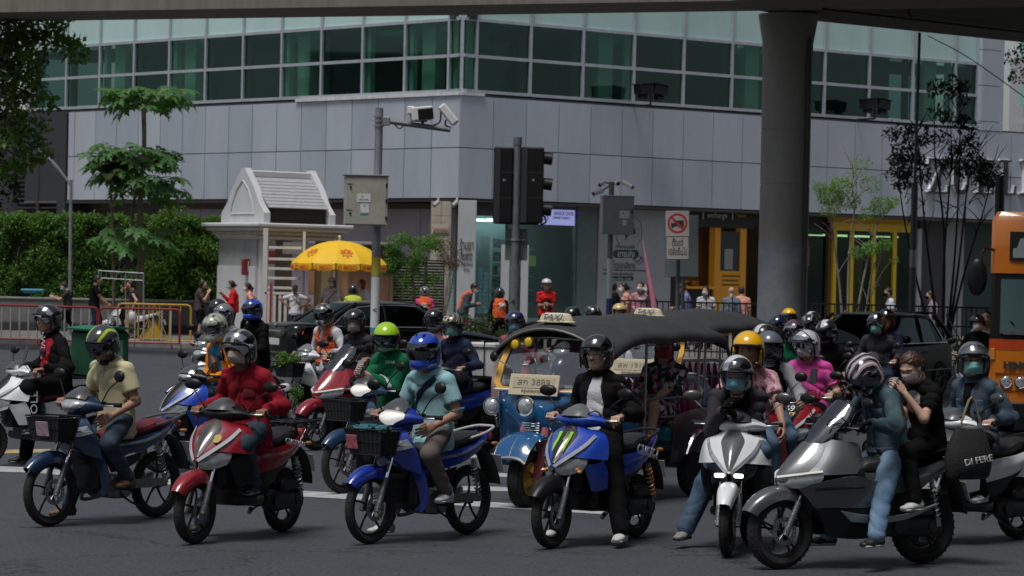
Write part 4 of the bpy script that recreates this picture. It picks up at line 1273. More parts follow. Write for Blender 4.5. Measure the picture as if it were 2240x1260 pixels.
def ik(a,t,l1,l2,pole):
 a=Vector(a);t=Vector(t);d=t-a;L=d.length
 mx=(l1+l2)*.995
 if L>mx:d=d*(mx/L);L=mx;t=a+d
 c=(l1*l1+L*L-l2*l2)/(2*L*l1);c=max(-1,min(1,c));s_=math.sqrt(1-c*c)
 n=d.normalized();p=Vector(pole);p=p-n*p.dot(n)
 if p.length<1e-5:p=Vector((0,0,1))
 p.normalize()
 return a+n*(c*l1)+p*(s_*l1),t
def wrinkle(F,X,Y,Z,amp,ph):
 p1=13*Z+8*X+6*Y+2.4*np.sin(9*Y+6*X+ph)+1.7*np.sin(13*X-8*Z+2*ph)
 p2=16*Z-11*X-9*Y+2.2*np.sin(11*Z+7*Y+ph)+1.3*np.sin(15*Y+5*X-ph)
 m1=.5+.5*np.sin(7*X+9*Y+4*Z+ph);m2=.5+.5*np.sin(8*X-7*Y+6*Z+2+ph)
 r1=(1-np.abs(np.sin(p1)))**2;r2=(1-np.abs(np.sin(p2)))**2
 return F+amp*(2.6*r1*m1+2.2*r2*m2-.9)

def person(label,loc,rz,q=1,pelvis=(0,0,.92),lean=0.0,side=0.0,yaw=0.0,head=(0,0),hands=(None,None),feet=(None,None),knee=((1,.15,.1),(1,-.15,.1)),
   elbow=((-1,.5,-.4),(-1,-.5,-.4)),curl=(0.35,0.35),palm=(None,None),skin=None,top=None,bottom=None,shoes=None,helmet=None,hair=None,mask=None,cap=None,vest=None,
   s=1.0,group=None,gloves=None,neck_fwd=0.03,loose=0.0,parts=(),ph=None,hat=None,cat='person',skirt=None,glasses=False,moustache=False,longtop=0.0,grip_hands=(False,False)):
 E=empty('person',loc,rz,label,cat,group)
 E['kind_hint']='figure'
 del E['kind_hint']
 skin=skin or SKIN
 ph=ph if ph is not None else rnd.random()*6
 pel=Vector(pelvis)
 Rl=Matrix.Rotation(yaw,3,'Z')@Matrix.Rotation(side,3,'X')@Matrix.Rotation(lean,3,'Y')
 up=Rl@Vector((0,0,1));fw=Rl@Vector((1,0,0));lf=Rl@Vector((0,1,0))
 T=.46*s
 bend=Matrix.Rotation(lean*.25,3,lf)
 waist=pel+up*(.17*s)-fw*.01
 chest=pel+up*(.33*s)+fw*.005
 shl=pel+(bend@up)*(.43*s)+fw*.01
 neck=shl+(bend@up)*(.05*s)+fw*(neck_fwd*.6)
 hyaw,hpit=head[0],head[1]
 Hr=Matrix.Rotation(hyaw,3,'Z')@Matrix.Rotation(hpit,3,'Y')
 if len(head)>2:Hr=Hr@Matrix.Rotation(head[2],3,'X')
 hc=neck+up*(.058*s)+fw*neck_fwd+(Hr@Vector((.035,0,.085)))*s
 HM=Matrix.Translation(hc)@Hr.to_4x4()@Matrix.Scale(s*1.0,4)
 # limbs
 sh,el_,wr,hd,hip,kn,an=[],[],[],[],[],[],[]
 for i,sg in enumerate((1,-1)):
  S=shl+lf*(sg*.168*s)-up*.03
  t=hands[i]
  if t is None:t=S+Vector((0.04,sg*.09,-.52*s))
  e,w=ik(S,t,.275*s,.25*s,Rl@Vector(elbow[i]))
  sh.append(S);el_.append(e);wr.append(w)
  Hp=pel+lf*(sg*.085*s)-up*.02
  f=feet[i]
  if f is None:f=Vector((pel.x,sg*.1,.075))
  k_,a_=ik(Hp,f,.415*s,.405*s,knee[i])
  hip.append(Hp);kn.append(k_);an.append(a_)
 # body
 B=Sdf()
 B.ecap(pel,waist,lf,(.135*s,.10*s),(.12*s,.085*s)).ecap(waist,chest,lf,(.12*s,.085*s),(.145*s,.10*s)).ecap(chest,shl,lf,(.14*s,.095*s),(.11*s,.06*s))
 B.cap(shl,neck+up*.05,.052*s,.048*s)
 for i in(0,1):
  B.cap(shl,sh[i],.044*s,.040*s).cap(sh[i],el_[i],.041*s,.037*s).cap(el_[i],wr[i],.040*s,.027*s)
  B.cap(hip[i],kn[i],.082*s,.055*s).cap(kn[i],an[i],.055*s,.036*s)
 V,F=B.mesh((.014,.02,.03)[q]*(1 if q else 1),.025)
 VV=[V];FF=[F];n=len(V)
 hv,hf=head_mesh(0 if(q==0 or(q==1 and not mask and not helmet))else q)
 A=np.array(HM);VV.append(hv@A[:3,:3].T+A[:3,3]);FF.append(hf+n);n+=len(hv)
 GL=[]
 for i in(0,1):
  fd=(wr[i]-el_[i]).normalized()
  pn=palm[i]
  sg=1 if i==0 else-1
  up_=Vector(pn)if pn is not None else Vector((0,sg,.3))   # out of the back of the hand
  if grip_hands[i]:
   fd=(fd*.55+Vector((.75,0,-.1))).normalized();up_=Vector((-.1,0,1))
  z=(up_-fd*up_.dot(fd)).normalized()
  y=z.cross(fd)
  # left hand: thumb (+y local) ; frame x=fd,y,z right-handed; for the right hand mirror y
  cu=curl[i]
  gv,gf=hand_mesh(cu,q)
  gv=gv*s
  # thumb points to the body's inside when the palm faces down
  if i==0:M3=np.array([fd,-y,z]);ff=gf[:,::-1]
  else:M3=np.array([fd,y,z]);ff=gf
  pts=gv@M3+np.array(wr[i]+fd*.018)
  hd.append(wr[i]+fd*.08)
  if gloves:
   p2=pts+0;GL.append((p2,ff))
  VV.append(pts if not gloves else(pts-pts.mean(0))*.9+pts.mean(0));FF.append(ff+n);n+=len(gv)
 mk('body',np.concatenate(VV),np.concatenate(FF),skin,E,ang=60)
 if gloves:
  for p2,ff in GL:mk('glove',p2,ff,gloves,E,ang=60)
 h=(.0105,.018,.028)[q]
 # trousers
 lo=loose
 bm_=bottom
 if bm_ is not None and bm_[0]!='none':
  kind=bm_[0]
  Tt=Sdf()
  Tt.ecap(pel-up*.02,pel+up*.10,lf,(.15*s,.112*s),(.135*s,.102*s))
  for i in(0,1):
   d=kn[i]-hip[i]
   if kind=='shorts':
    Tt.cap(hip[i],hip[i]+d*.85,.098*s,.085*s)
   else:
    e_=an[i]+(kn[i]-an[i])*.06
    Tt.cap(hip[i],kn[i],(.094+lo*.5)*s,(.070+lo)*s).cap(kn[i],e_,(.067+lo)*s,(.054+lo)*s)
  V,F=Tt.mesh(h,.03,lambda f,X,Y,Z:wrinkle(f,X,Y,Z,.0040 if q<2 else .002,ph))
  mk('shorts' if kind=='shorts' else 'trousers',V,F,bm_[1],E,ang=60)
 if skirt is not None:
  K=Sdf();mid=(kn[0]+kn[1])/2
  K.ecap(pel,pel+up*.1,lf,(.16,.13),(.14,.11)).ecap(pel,pel+(mid-pel)*skirt[1],lf,(.17,.12),(.21,.12))
  V,F=K.mesh(h,.04,lambda f,X,Y,Z:wrinkle(f,X,Y,Z,.006,ph));mk('skirt',V,F,skirt[0],E,ang=60)
 # top
 def topsdf(infl=0.0,arms=True,body=True,kind='long'):
  U=Sdf()
  bt=pel-up*(.06+longtop)
  if body:
   U.ecap(bt,waist,lf,((.188+lo)*s+infl,(.145+lo)*s+infl),((.152+lo)*s+infl,(.118+lo)*s+infl))
   U.ecap(waist,chest,lf,((.152+lo)*s+infl,(.118+lo)*s+infl),(.166*s+infl,.122*s+infl))
   U.ecap(chest,shl,lf,(.166*s+infl,.122*s+infl),(.132*s+infl,.080*s+infl))
  if arms:
   for i in(0,1):
    a0=.059*s+infl
    U.cap(neck-up*.012,sh[i],.055*s+infl,a0-.006)
    d=el_[i]-sh[i]
    if kind in('tee','polo'):U.cap(sh[i],sh[i]+d*.80,a0,.066*s+infl)
    elif kind=='vestonly':pass
    else:
     U.cap(sh[i],el_[i],a0,.054*s+infl+lo*.5).cap(el_[i],wr[i]-(wr[i]-el_[i])*.04,.058*s+infl+lo*.5,.042*s+infl)
  return U
 if top is not None:
  kind,tm=top[0],top[1]
  U=topsdf(0,True,True,kind)
  if kind in('jacket','polo','shirt','hood'):
   if kind=='hood':U.ell(neck-fw*.08+up*.0,(.07,.10,.06),k=.03)
  nk=neck+up*.035+fw*.02
  def post(f,X,Y,Z):
   f=wrinkle(f,X,Y,Z,.0085 if q<2 else .002,ph)
   hole=np.sqrt((X-nk.x)**2+(Y-nk.y)**2+(Z-nk.z)**2)-.074*s
   f=np.maximum(f,-hole)
   if kind in('tee','polo'):
    for i in(0,1):
     d=(el_[i]-sh[i]).normalized();e=sh[i]+(el_[i]-sh[i])*.66
     pl=(X-e.x)*d.x+(Y-e.y)*d.y+(Z-e.z)*d.z
     near=(X-e.x)**2+(Y-e.y)**2+(Z-e.z)**2<.088**2
     f=np.where(near,np.maximum(f,pl),f)
   bb=pel-up*(.06+longtop+.05)
   plane=-((X-bb.x)*up.x+(Y-bb.y)*up.y+(Z-bb.z)*up.z)-.02
   torso=(X-pel.x)**2+(Y-pel.y)**2<.2**2
   return np.where(torso,np.maximum(f,plane),f)
  V,F=U.mesh(h,.028,post)
  if kind in('jacket','polo','shirt','hood','long','tee'):
   hh={'jacket':.05,'hood':.04,'polo':.034,'shirt':.036}.get(kind,.012);cc=neck-up*.012+fw*.006
   rows=[]
   for(rr_,z_)in((1.14,-.012),(1.05,.006),(1.0,hh*.7),(1.06,hh)):
    rows.append([tuple(cc+lf*(.068*s*rr_*math.sin(a))+fw*(.070*s*rr_*math.cos(a)+(.012 if kind in('polo','shirt','jacket')else 0)*(1 if math.cos(a)>.9 else 0))+up*(z_-(.022 if z_>0 else .012)*max(0,math.cos(a))))for a in[2*math.pi*k_/20 for k_ in range(20)]])
   MB().grid(rows,.005,1,1,closed_v=True).build('collar',vest if(vest is not None)else tm,E,ang=60)
  mk({'tee':'t_shirt','polo':'polo_shirt','shirt':'shirt','long':'long_sleeved_shirt','jacket':'jacket','hood':'hooded_top','vestonly':'sleeveless_top'}[kind],V,F,tm,E,ang=60)
 # overlays: (name, material, inflation, mask(u left, v forward, w up from pelvis, arms?) )
 for(nm,m_,infl,fn,arms)in parts:
  U=topsdf(infl,arms,True,top[0]if top else 'tee')
  U0=U
  def post2(f,X,Y,Z):
   f=wrinkle(f,X,Y,Z,.0085 if q<2 else .002,ph)
   g=np.maximum(f,-(f+.016))
   x,y,z=X-pel.x,Y-pel.y,Z-pel.z
   u=x*lf.x+y*lf.y+z*lf.z;v=x*fw.x+y*fw.y+z*fw.z;w=x*up.x+y*up.y+z*up.z
   return np.maximum(g,fn(u,v,w))
  V,F=U.mesh(h*.8,.028,post2)
  if len(V):mk(nm,V,F,m_,E,ang=60)
 # shoes
 if shoes is not None:
  for i in(0,1):
   key=('shoe',q)
   if key not in CACHE:
    K=Sdf()
    K.ecap((-.05,0,-.03),(.08,0,-.035),(0,1,0),(.037,.034),(.045,.030)).ecap((.08,0,-.04),(.155,0,-.045),(0,1,0),(.044,.026),(.036,.02)).cap((-.03,0,-.02),(-.02,0,.03),.042,.038)
    K2=Sdf();K2.ecap((-.055,0,-.058),(.15,0,-.058),(0,1,0),(.042,.016),(.042,.016))
    hh=(.007,.011,.018)[q]
    flat=lambda f,X,Y,Z:np.maximum(f,-.072-Z)
    CACHE[key]=(K.mesh(hh,.02,flat),K2.mesh(hh,.01,flat))
   (v1,f1),(v2,f2)=CACHE[key]
   sh_l=kn[i]-an[i]
   tw=shoes[2][i]if len(shoes)>2 else((.25,0)if i==0 else(-.25,0))
   M=Matrix.Translation(an[i])@Matrix.Rotation(tw[0],4,'Z')@Matrix.Rotation(tw[1],4,'Y')@Matrix.Scale(s,4)
   o=mk('shoe',v1,f1,shoes[0],E,key=('shoe_m',q),ang=60);place(o,M)
   o2=mk('sole',v2,f2,shoes[1],o,key=('sole_m',q),ang=60)
 # head gear
 if hair:place(finish('hair',hair_mesh(hair[0],q),hair[1],E),HM)
 if q<2 and not(helmet and helmet.get('kind')=='full'):
  for y in(-1,1):
   o=MB().sph((.0875,y*.032,.006),(.006,.011,.0055),8,5).build('eye',EYEM,E,key=('eye',y));place(o,HM)
   o=MB().tube([(.092,y*.016,.026),(.09,y*.032,.031),(.076,y*.048,.027)],[.0028,.0035,.002],5,3).build('eyebrow',HAIR,E,key=('brow',y));place(o,HM)
 if moustache:
  o=MB().tube([(.089,-.026,-.048),(.1,0,-.041),(.089,.026,-.048)],[.002,.0042,.002],6,4).build('moustache',HAIR,E);place(o,HM)
 if mask:
  g=[]
  for i in range(7):
   z=-.098+i*.0155
   row=[]
   for j in range(13):
    a=R_(-72+144*j/12)
    bul=1+.10*math.cos(a)*math.sin(math.pi*min(1,(i+.6)/6.5))+(.03 if i%2 else 0)*math.cos(a)
    sq=1-.28*max(0,(2.2-i)/2.2)
    row.append((.004+.094*math.cos(a)*bul*sq+.017*math.exp(-(a/.42)**2)*(.35,.45,.6,.8,1,1,.85)[i],.076*math.sin(a)*(.93+.07*sq),z+.006*math.cos(2*a)))
   g.append(row)
  b=MB().grid(g,.003,2,1)
  o=b.build('face_mask',mask,E,key='mask',ang=50);place(o,HM)
  if q==0:
   b=MB()
   for y in(-1,1):
    for z in(-.005,-.085):b.tube([(.03,y*.073,z),(.0,y*.083,z*.6+.0),(-.01,y*.086,.01)],.0013,4,3)
   place(b.build('mask_loop',M_WHITE,o,key='loops'),Matrix.Identity(4))
 if glasses:
  b=MB()
  for y in(-1,1):
   b.tube([(.101,y*.034+.024*math.cos(a),.004+.017*math.sin(a))for a in[k_*math.pi/6 for k_ in range(12)]],.0016,5,1,closed=True)
   b.tube([(.1,y*.058,.01),(.0,y*.08,.01)],.0015,4)
  b.tube([(.101,-.01,.006),(.104,0,.009),(.101,.01,.006)],.0016,4)
  place(b.build('spectacles',darkmetal,E,key='glasses'),HM)
 if cap:
  s_=Sdf();s_.ell((-.01,0,.045),(.108,.09,.085))
  key=('cap',q)
  if key not in CACHE:
   V,F=s_.mesh((.008,.012,.018)[q],.01,lambda f,X,Y,Z:np.maximum(np.maximum(f,-(f+.018)),.035-Z))
   CACHE[key]=mesh_data('cap',V,F,ang=50)
  o=place(finish('cap',CACHE[key],cap,E),HM)
  g=[[(.06+t*.115*(1-.5*(y/.07)**2),y,.045-t*.02-.25*y*y/.07)for y in np.linspace(-.07,.07,9)]for t in(0,.33,.66,1)]
  MB().grid(g,.004,1,1).build('peak',cap,o,key='peak')
 if helmet:
  hm=helmet
  hk=hm['kind']
  hsc=hm.get('s',1.0)
  HM2=HM@Matrix.Rotation(hm.get('tilt',0),4,'Y')@Matrix.Scale(hsc,4)
  o=place(finish('helmet',helmet_mesh(hk,q),hm['mat'],E),HM2)
  rim=hm.get('rim',black_pl)
  if hk=='full':
   key=('fpad',)
   b=MB().sph((-.01,0,.02),(.118,.100,.105),16,10)
   b.build('lining',DARKIN,o,key='flin2')if False else None
   vz=hm.get('vis',VIS_DARK)
   ve=hm.get('visor',0)
   g=shell_patch((.162,.134,.142),(.0,0,.022),82,(-26,30),taper=.0)
   v=MB().grid(g,.003,1,1).build('visor',vz,o,key='visor_full')
   v.rotation_euler=(0,-ve,0)
   for y in(-1,1):
    p_=MB().lathe([(0,0),(.022,0),(.024,-.006)],(0.005,y*.134,.03),(0,y,0),12).build('visor_pivot',rim,o,key=('piv',y))
   b=MB()
   for z in(-.105,):b.box((.148,0,-.075),(.006,.05,.018),.002)
   b.build('chin_vent',black_pl,o,key='cvent')
   MB().box((.06,.035,.154),(.05,.016,.008),.003).box((.06,-.035,.154),(.05,.016,.008),.003).build('top_vent',rim,o,key='tvent')
  elif hk=='open':
   b=MB()
   pts=[(.028,.122,-.105),(.036,.130,-.03),(.05,.122,.035),(.115,.075,.062),(.135,0,.066),(.115,-.075,.062),(.05,-.122,.035),(.036,-.130,-.03),(.028,-.122,-.105)]
   b.tube(pts,.007,6,4).build('rim_trim',rim,o,key='openrim')
   if hm.get('vis')is not None:
    g=shell_patch((.158,.136,.142),(.0,0,.03),80,(-46,4))
    v=MB().grid(g,.003,1,1).build('visor',hm['vis'],o,key='visor_open')
    v.rotation_euler=(0,-hm.get('visor',.75),0)
    for y in(-1,1):
     MB().lathe([(0,0),(.02,0),(.022,-.006)],(0.0,y*.134,.03),(0,y,0),12).build('visor_pivot',rim,o,key=('pivo',y))
   st=MB();st.tube([(.0,.105,-.09),(.03,.05,-.135),(.035,0,-.142),(.03,-.05,-.135),(0,-.105,-.09)],.006,5,3,flat=.4)
   st.build('chin_strap',black_pl,o,key='strap')
  else:
   MB().tube([(.135*math.cos(a)-.012,.129*math.sin(a),-.02+(.075 if math.cos(a)>.05 else 0)*min(1,max(0,math.cos(a)*5)))for a in[k_*math.pi/14 for k_ in range(28)]],.006,5,closed=True).build('rim_trim',rim,o,key='halfrim')
   st=MB();st.tube([(.0,.105,-.02),(.03,.075,-.09),(.045,0,-.125),(.03,-.075,-.09),(0,-.105,-.02)],.006,5,3,flat=.4)
   st.build('chin_strap',black_pl,o,key='strap2')
   if hm.get('vis')is not None:
    g=shell_patch((.158,.138,.135),(-.01,0,.03),70,(-8,34));MB().grid(g,.003).build('visor',hm['vis'],o,key='visor_half')
 info=dict(E=E,hand=[wr[i]+(hd[i]-wr[i])for i in(0,1)],wr=wr,el=el_,head=hc,HM=HM,neck=neck,up=up,fw=fw,lf=lf,pel=pel,sh=sh,kn=kn,an=an,chest=chest)
 return info
def to_world(E,p):
 return Matrix.Translation(E.location)@Matrix.Rotation(E.rotation_euler.z,4,'Z')@Vector(p)
# ------------------------------------------------------------------ motorcycles; local frame: x forward, y left, z up, origin on the ground midway between the axles
def symrow(row):
 row=[tuple(r)for r in row]
 L=[(x,-y,z)for(x,y,z)in reversed(row)if abs(y)>1e-6]
 return L+row
def symgrid(rows):return[symrow(r)for r in rows]
def wheel(E,name,x,R,w,spokes,rim_m,disc=True,key='',front=True,nsp=5):
 t=MB()
 r0=R-w*.75
 prof=[]
 for i in range(13):
  a=-2.5+5.0*i/12
  prof.append((r0+(R-r0)*(.18+.82*(0.5+.5*math.cos(a*.95))),math.sin(a*.62)*w*.5))
 prof=[(r0-.012,-w*.30),(r0+.008,-w*.42),(r0+(R-r0)*.4,-w*.5),(R-w*.17,-w*.40),(R-.006,-w*.22),(R,0),(R-.006,w*.22),(R-w*.17,w*.40),(r0+(R-r0)*.4,w*.5),(r0+.008,w*.42),(r0-.012,w*.30)]
 t.lathe(prof,(0,0,0),(0,1,0),48)
 # tread blocks
 for k in range(36):
  a=2*math.pi*k/36
  for sg in(1,-1):
   c=Vector((math.cos(a+sg*.04)*(R-.0128),sg*w*.17,math.sin(a+sg*.04)*(R-.0128)))
   t.box(c,(.016,w*.30,.014),0,Matrix.Rotation(-a,3,'Y')@Matrix.Rotation(sg*.5,3,'X'))
 o=t.build(name,rubber,E,key=('tyre',key));o.location=(x,0,R)
 b=MB()
 b.lathe([(r0+.006,-w*.36),(r0-.018,-w*.30),(r0-.03,-w*.12),(r0-.03,w*.12),(r0-.018,w*.30),(r0+.006,w*.36),(r0-.004,w*.30),(r0-.006,-w*.30)],(0,0,0),(0,1,0),40,closed=True)
 b.lathe([(0,-.045),(.03,-.045),(.035,-.02),(.035,.02),(.03,.045),(0,.045)],(0,0,0),(0,1,0),14)
 for k in range(nsp):
  a=2*math.pi*k/nsp+.3
  if spokes=='double':
   for da in(-.13,.13):
    b.tube([(math.cos(a)*.02,0,math.sin(a)*.02),(math.cos(a+da)*(r0-.02),0,math.sin(a+da)*(r0-.02))],[.011,.008],6)
  else:
   b.tube([(math.cos(a)*.02,0,math.sin(a)*.02),(math.cos(a+.12)*r0*.5,.004,math.sin(a+.12)*r0*.5),(math.cos(a)*(r0-.02),0,math.sin(a)*(r0-.02))],[.017,.011,.013],6,3,flat=.7)
 b.build('rim',rim_m,o,key=('rim',key))
 if disc:
  d=MB();dr=.105
  yy=.055
  nn=20
  for k in range(nn):
   a0=2*math.pi*k/nn
   d.lathe([(dr*.72,yy-.002),(dr,yy-.002),(dr,yy+.002),(dr*.72,yy+.002)],(0,0,0),(0,1,0),2,arc=(a0,a0+2*math.pi/nn*.72),closed=True)
  d.lathe([(dr*.68,yy-.002),(dr*.78,yy-.002),(dr*.78,yy+.002),(dr*.68,yy+.002)],(0,0,0),(0,1,0),30,closed=True)
  d.lathe([(dr*.93,yy-.002),(dr,yy-.002),(dr,yy+.002),(dr*.93,yy+.002)],(0,0,0),(0,1,0),30,closed=True)
  for k in range(5):
   a=2*math.pi*k/5;d.tube([(math.cos(a)*.03,yy-.01,math.sin(a)*.03),(math.cos(a+.3)*dr*.72,yy,math.sin(a+.3)*dr*.72)],.006,5)
  d.build('brake_disc',steel,o,key=('disc',key))
  c=MB().box((-.075,.06,.065),(.07,.035,.05),.01);c.build('brake_caliper',darkmetal,o,key=('cal',key))
 return o
def fender(E,name,x,R,w,a0,a1,m,key,tip=.0,wide=0):
 """arched guard; angles in degrees measured from straight ahead upwards"""
 rows=[]
 n=9
 for i in range(n):
  t=i/(n-1);a=R_(a0+(a1-a0)*t)
  ww=w*(.55+.45*math.sin(math.pi*min(1,.15+t*.85))+wide*t)/1.0
  r=R+.028
  row=[]
  for(yy,dr)in((0,.018),(ww*.55,.012),(ww*.9,-.012),(ww*1.0,-.06-.03*t)):
   row.append((x+math.cos(a)*(r+dr+tip*(1-t)*.04),yy,R+math.sin(a)*(r+dr)))
  rows.append(row)
 return MB().grid(symgrid(rows),.005,2,2).build(name,m,E,key=key)
def mirror(E,base,stem,head_c,size,rot,key,m=None):
 o=MB().tube([base,stem,Vector(head_c)+Vector((0,0,-size[1]*.6))],.0055,6,4).build('mirror_stem',black_pl,E,key=key+('s',))
 b=MB()
 Rm=rot
 b.sph((0,0,0),(.028,size[0],size[1]),18,10,rot=None)
 h=b.build('mirror',m or black_pl,E,key=key+('h',));h.location=head_c;h.rotation_euler=rot
 g=MB().lathe([(0,-.0),(1,-.0)],(0,0,0),(1,0,0),18)
 g.V=[(-.014 if True else 0,v[1]*size[0]*.86,v[2]*size[1]*.86)for v in g.V]
 g.V=[(-.0285*math.sqrt(max(0,1-(v[1]/size[0])**2-(v[2]/size[1])**2))-.002,v[1],v[2])for v in g.V]
 g.build('mirror_glass',chrome,h,key=key+('g',))
 return h
def fork(E,xa,za,xt,zt,w,key,slim=False):
 b=MB();b.use(0)
 d=Vector((xt-xa,0,zt-za))
 for y in(-1,1):
  p0=Vector((xa,y*w,za));p1=p0+d*.42;p2=p0+d*.95
  b.use(0).tube([p0-d.normalized()*.03,p0+d*.1,p1],[.024,.026,.022],10)
  b.use(1).tube([p1,p2],.014,8)
  b.use(0).cyl(p0+Vector((0,-.02*y,0)),p0+Vector((0,.02*y,0)),.02,8)
 b.use(2).box(Vector((xt,0,zt))-d*.1,(.07,w*2.5,.05),.01)
 b.build('fork',[alu,chrome,black_pl],E,key=key)
def shock(E,a,b_,key,m=None):
 a=Vector(a);b_=Vector(b_)
 b=MB();b.use(0).cyl(a,b_,.010,8);b.use(0).cyl(a,a+(b_-a)*.25,.02,10);b.use(0).cyl(b_+(a-b_)*.18,b_,.02,10)
 n=7;u,w,d=frame(b_-a);L=(b_-a).length
 pts=[]
 for i in range(n*8+1):
  t=i/(n*8);an=2*math.pi*n*t
  pts.append(a+d*(L*(.12+.74*t))+u*(.026*math.cos(an))+w*(.026*math.sin(an)))
 b.use(1).tube(pts,.005,5)
 b.build('shock_absorber',[steel,m or steel],E,key=key)
def levers(E,xg,yg,zg,key,sweep=.10):
 b=MB()
 b.use(1).tube([(xg+.06,0,zg-.03),(xg+.05,.12,zg-.02),(xg,yg-.12,zg)],.012,8,3)
 b.tube([(xg+.06,0,zg-.03),(xg+.05,-.12,zg-.02),(xg,-yg+.12,zg)],.012,8,3)
 b.build('handlebar',[steel,darkmetal],E,key=key+('bar',))
 cb_=MB()
 for y in(1,-1):
  cb_.tube([(xg+.02,y*(yg-.15),zg),(xg+.09,y*(yg-.16),zg+.07),(xg+.13,y*.10,zg+.03),(xg+.12,y*.06,zg-.08)],.0045,5,4)
 cb_.tube([(xg+.01,yg-.16,zg-.01),(xg+.10,yg-.2,zg+.02),(xg+.16,.09,zg-.12)],.004,5,4).build('cable',black_pl,E,key=key+('cab',))
 for y in(1,-1):
  g=MB().tube([(xg,y*(yg-.12),zg),(xg-.03,y*yg,zg)],[.017,.018],10);g.cyl((xg-.03,y*yg,zg),(xg-.034,y*(yg+.014),zg),.021,10)
  g.build('grip',black_pl,E,key=key+('grip',y))
  l=MB().tube([(xg+.03,y*(yg-.15),zg-.005),(xg+.055,y*(yg-.08),zg-.006),(xg+.03,y*(yg-.01),zg-.006)],[.007,.006,.007],6,3)
  l.build('brake_lever',steel,E,key=key+('lev',y))
  sw=MB().box((xg+.005,y*(yg-.145),zg+.005),(.05,.035,.045),.01);sw.build('switch_housing',black_pl,E,key=key+('sw',y))
def engine_scooter(E,xr,R,key):
 b=MB()
 b.loft([sring(xr+.0,R+.01,.07,.085,.085,2.3),sring(xr,R+.01,.15,.078,.078,2.3)],1,1)
 rr=[]
 for(x,z,y0,y1,h)in((xr-.02,R+.02,.07,.16,.095),(xr+.16,R+.015,.075,.165,.075),(xr+.36,R+.02,.075,.16,.09),(xr+.46,R+.02,.08,.14,.06)):
  rr.append([(x,y0+(y1-y0)*(.5+.5*math.copysign(abs(math.cos(a))**.7,math.cos(a))),z+h*math.copysign(abs(math.sin(a))**.8,math.sin(a)))for a in[2*math.pi*k/14 for k in range(14)]])
 b.loft(rr,2,1)
 b.cyl((xr+.34,.16,R+.02),(xr+.34,.175,R+.02),.055,16);b.cyl((xr+.02,.155,R+.02),(xr+.02,.17,R+.02),.05,16)
 b.box((xr+.42,0,R+.06),(.2,.2,.16),.03)
 b.box((xr+.14,.12,R+.13),(.26,.09,.09),.02)
 b.build('engine',darkmetal,E,key=key+('eng',))
 e=MB()
 e.use(1).tube([(xr+.4,-.05,R-.05),(xr+.3,-.13,R-.09),(xr+.12,-.17,R-.04)],.018,8,3)
 e.use(0).tube([(xr+.14,-.17,R-.04),(xr+.05,-.175,R+.0),(xr-.22,-.185,R+.08),(xr-.25,-.186,R+.09)],[.03,.05,.052,.03],12,2)
 e.use(1).box((xr-.06,-.225,R+.05),(.24,.012,.07),.004,Matrix.Rotation(.25,3,'Y'))
 e.build('exhaust',[darkmetal,steel],E,key=key+('exh',))
def indicator(E,c,d,key,m=None,amber=False):
 c=Vector(c)
 o=MB().sph((0,0,0),(.035,.022,.016),10,6).build('turn_signal',m or(lens_amber if amber else lens),E,key=key)
 o.location=c;o.rotation_euler=(0,0,math.atan2(d[1],d[0]))
def plate(E,c,rx,key):
 b=MB().box((0,0,0),(.008,.20,.15),.002)
 o=b.build('licence_plate',plate_w,E,key=key);o.location=c;o.rotation_euler=(0,rx,0)
 return o

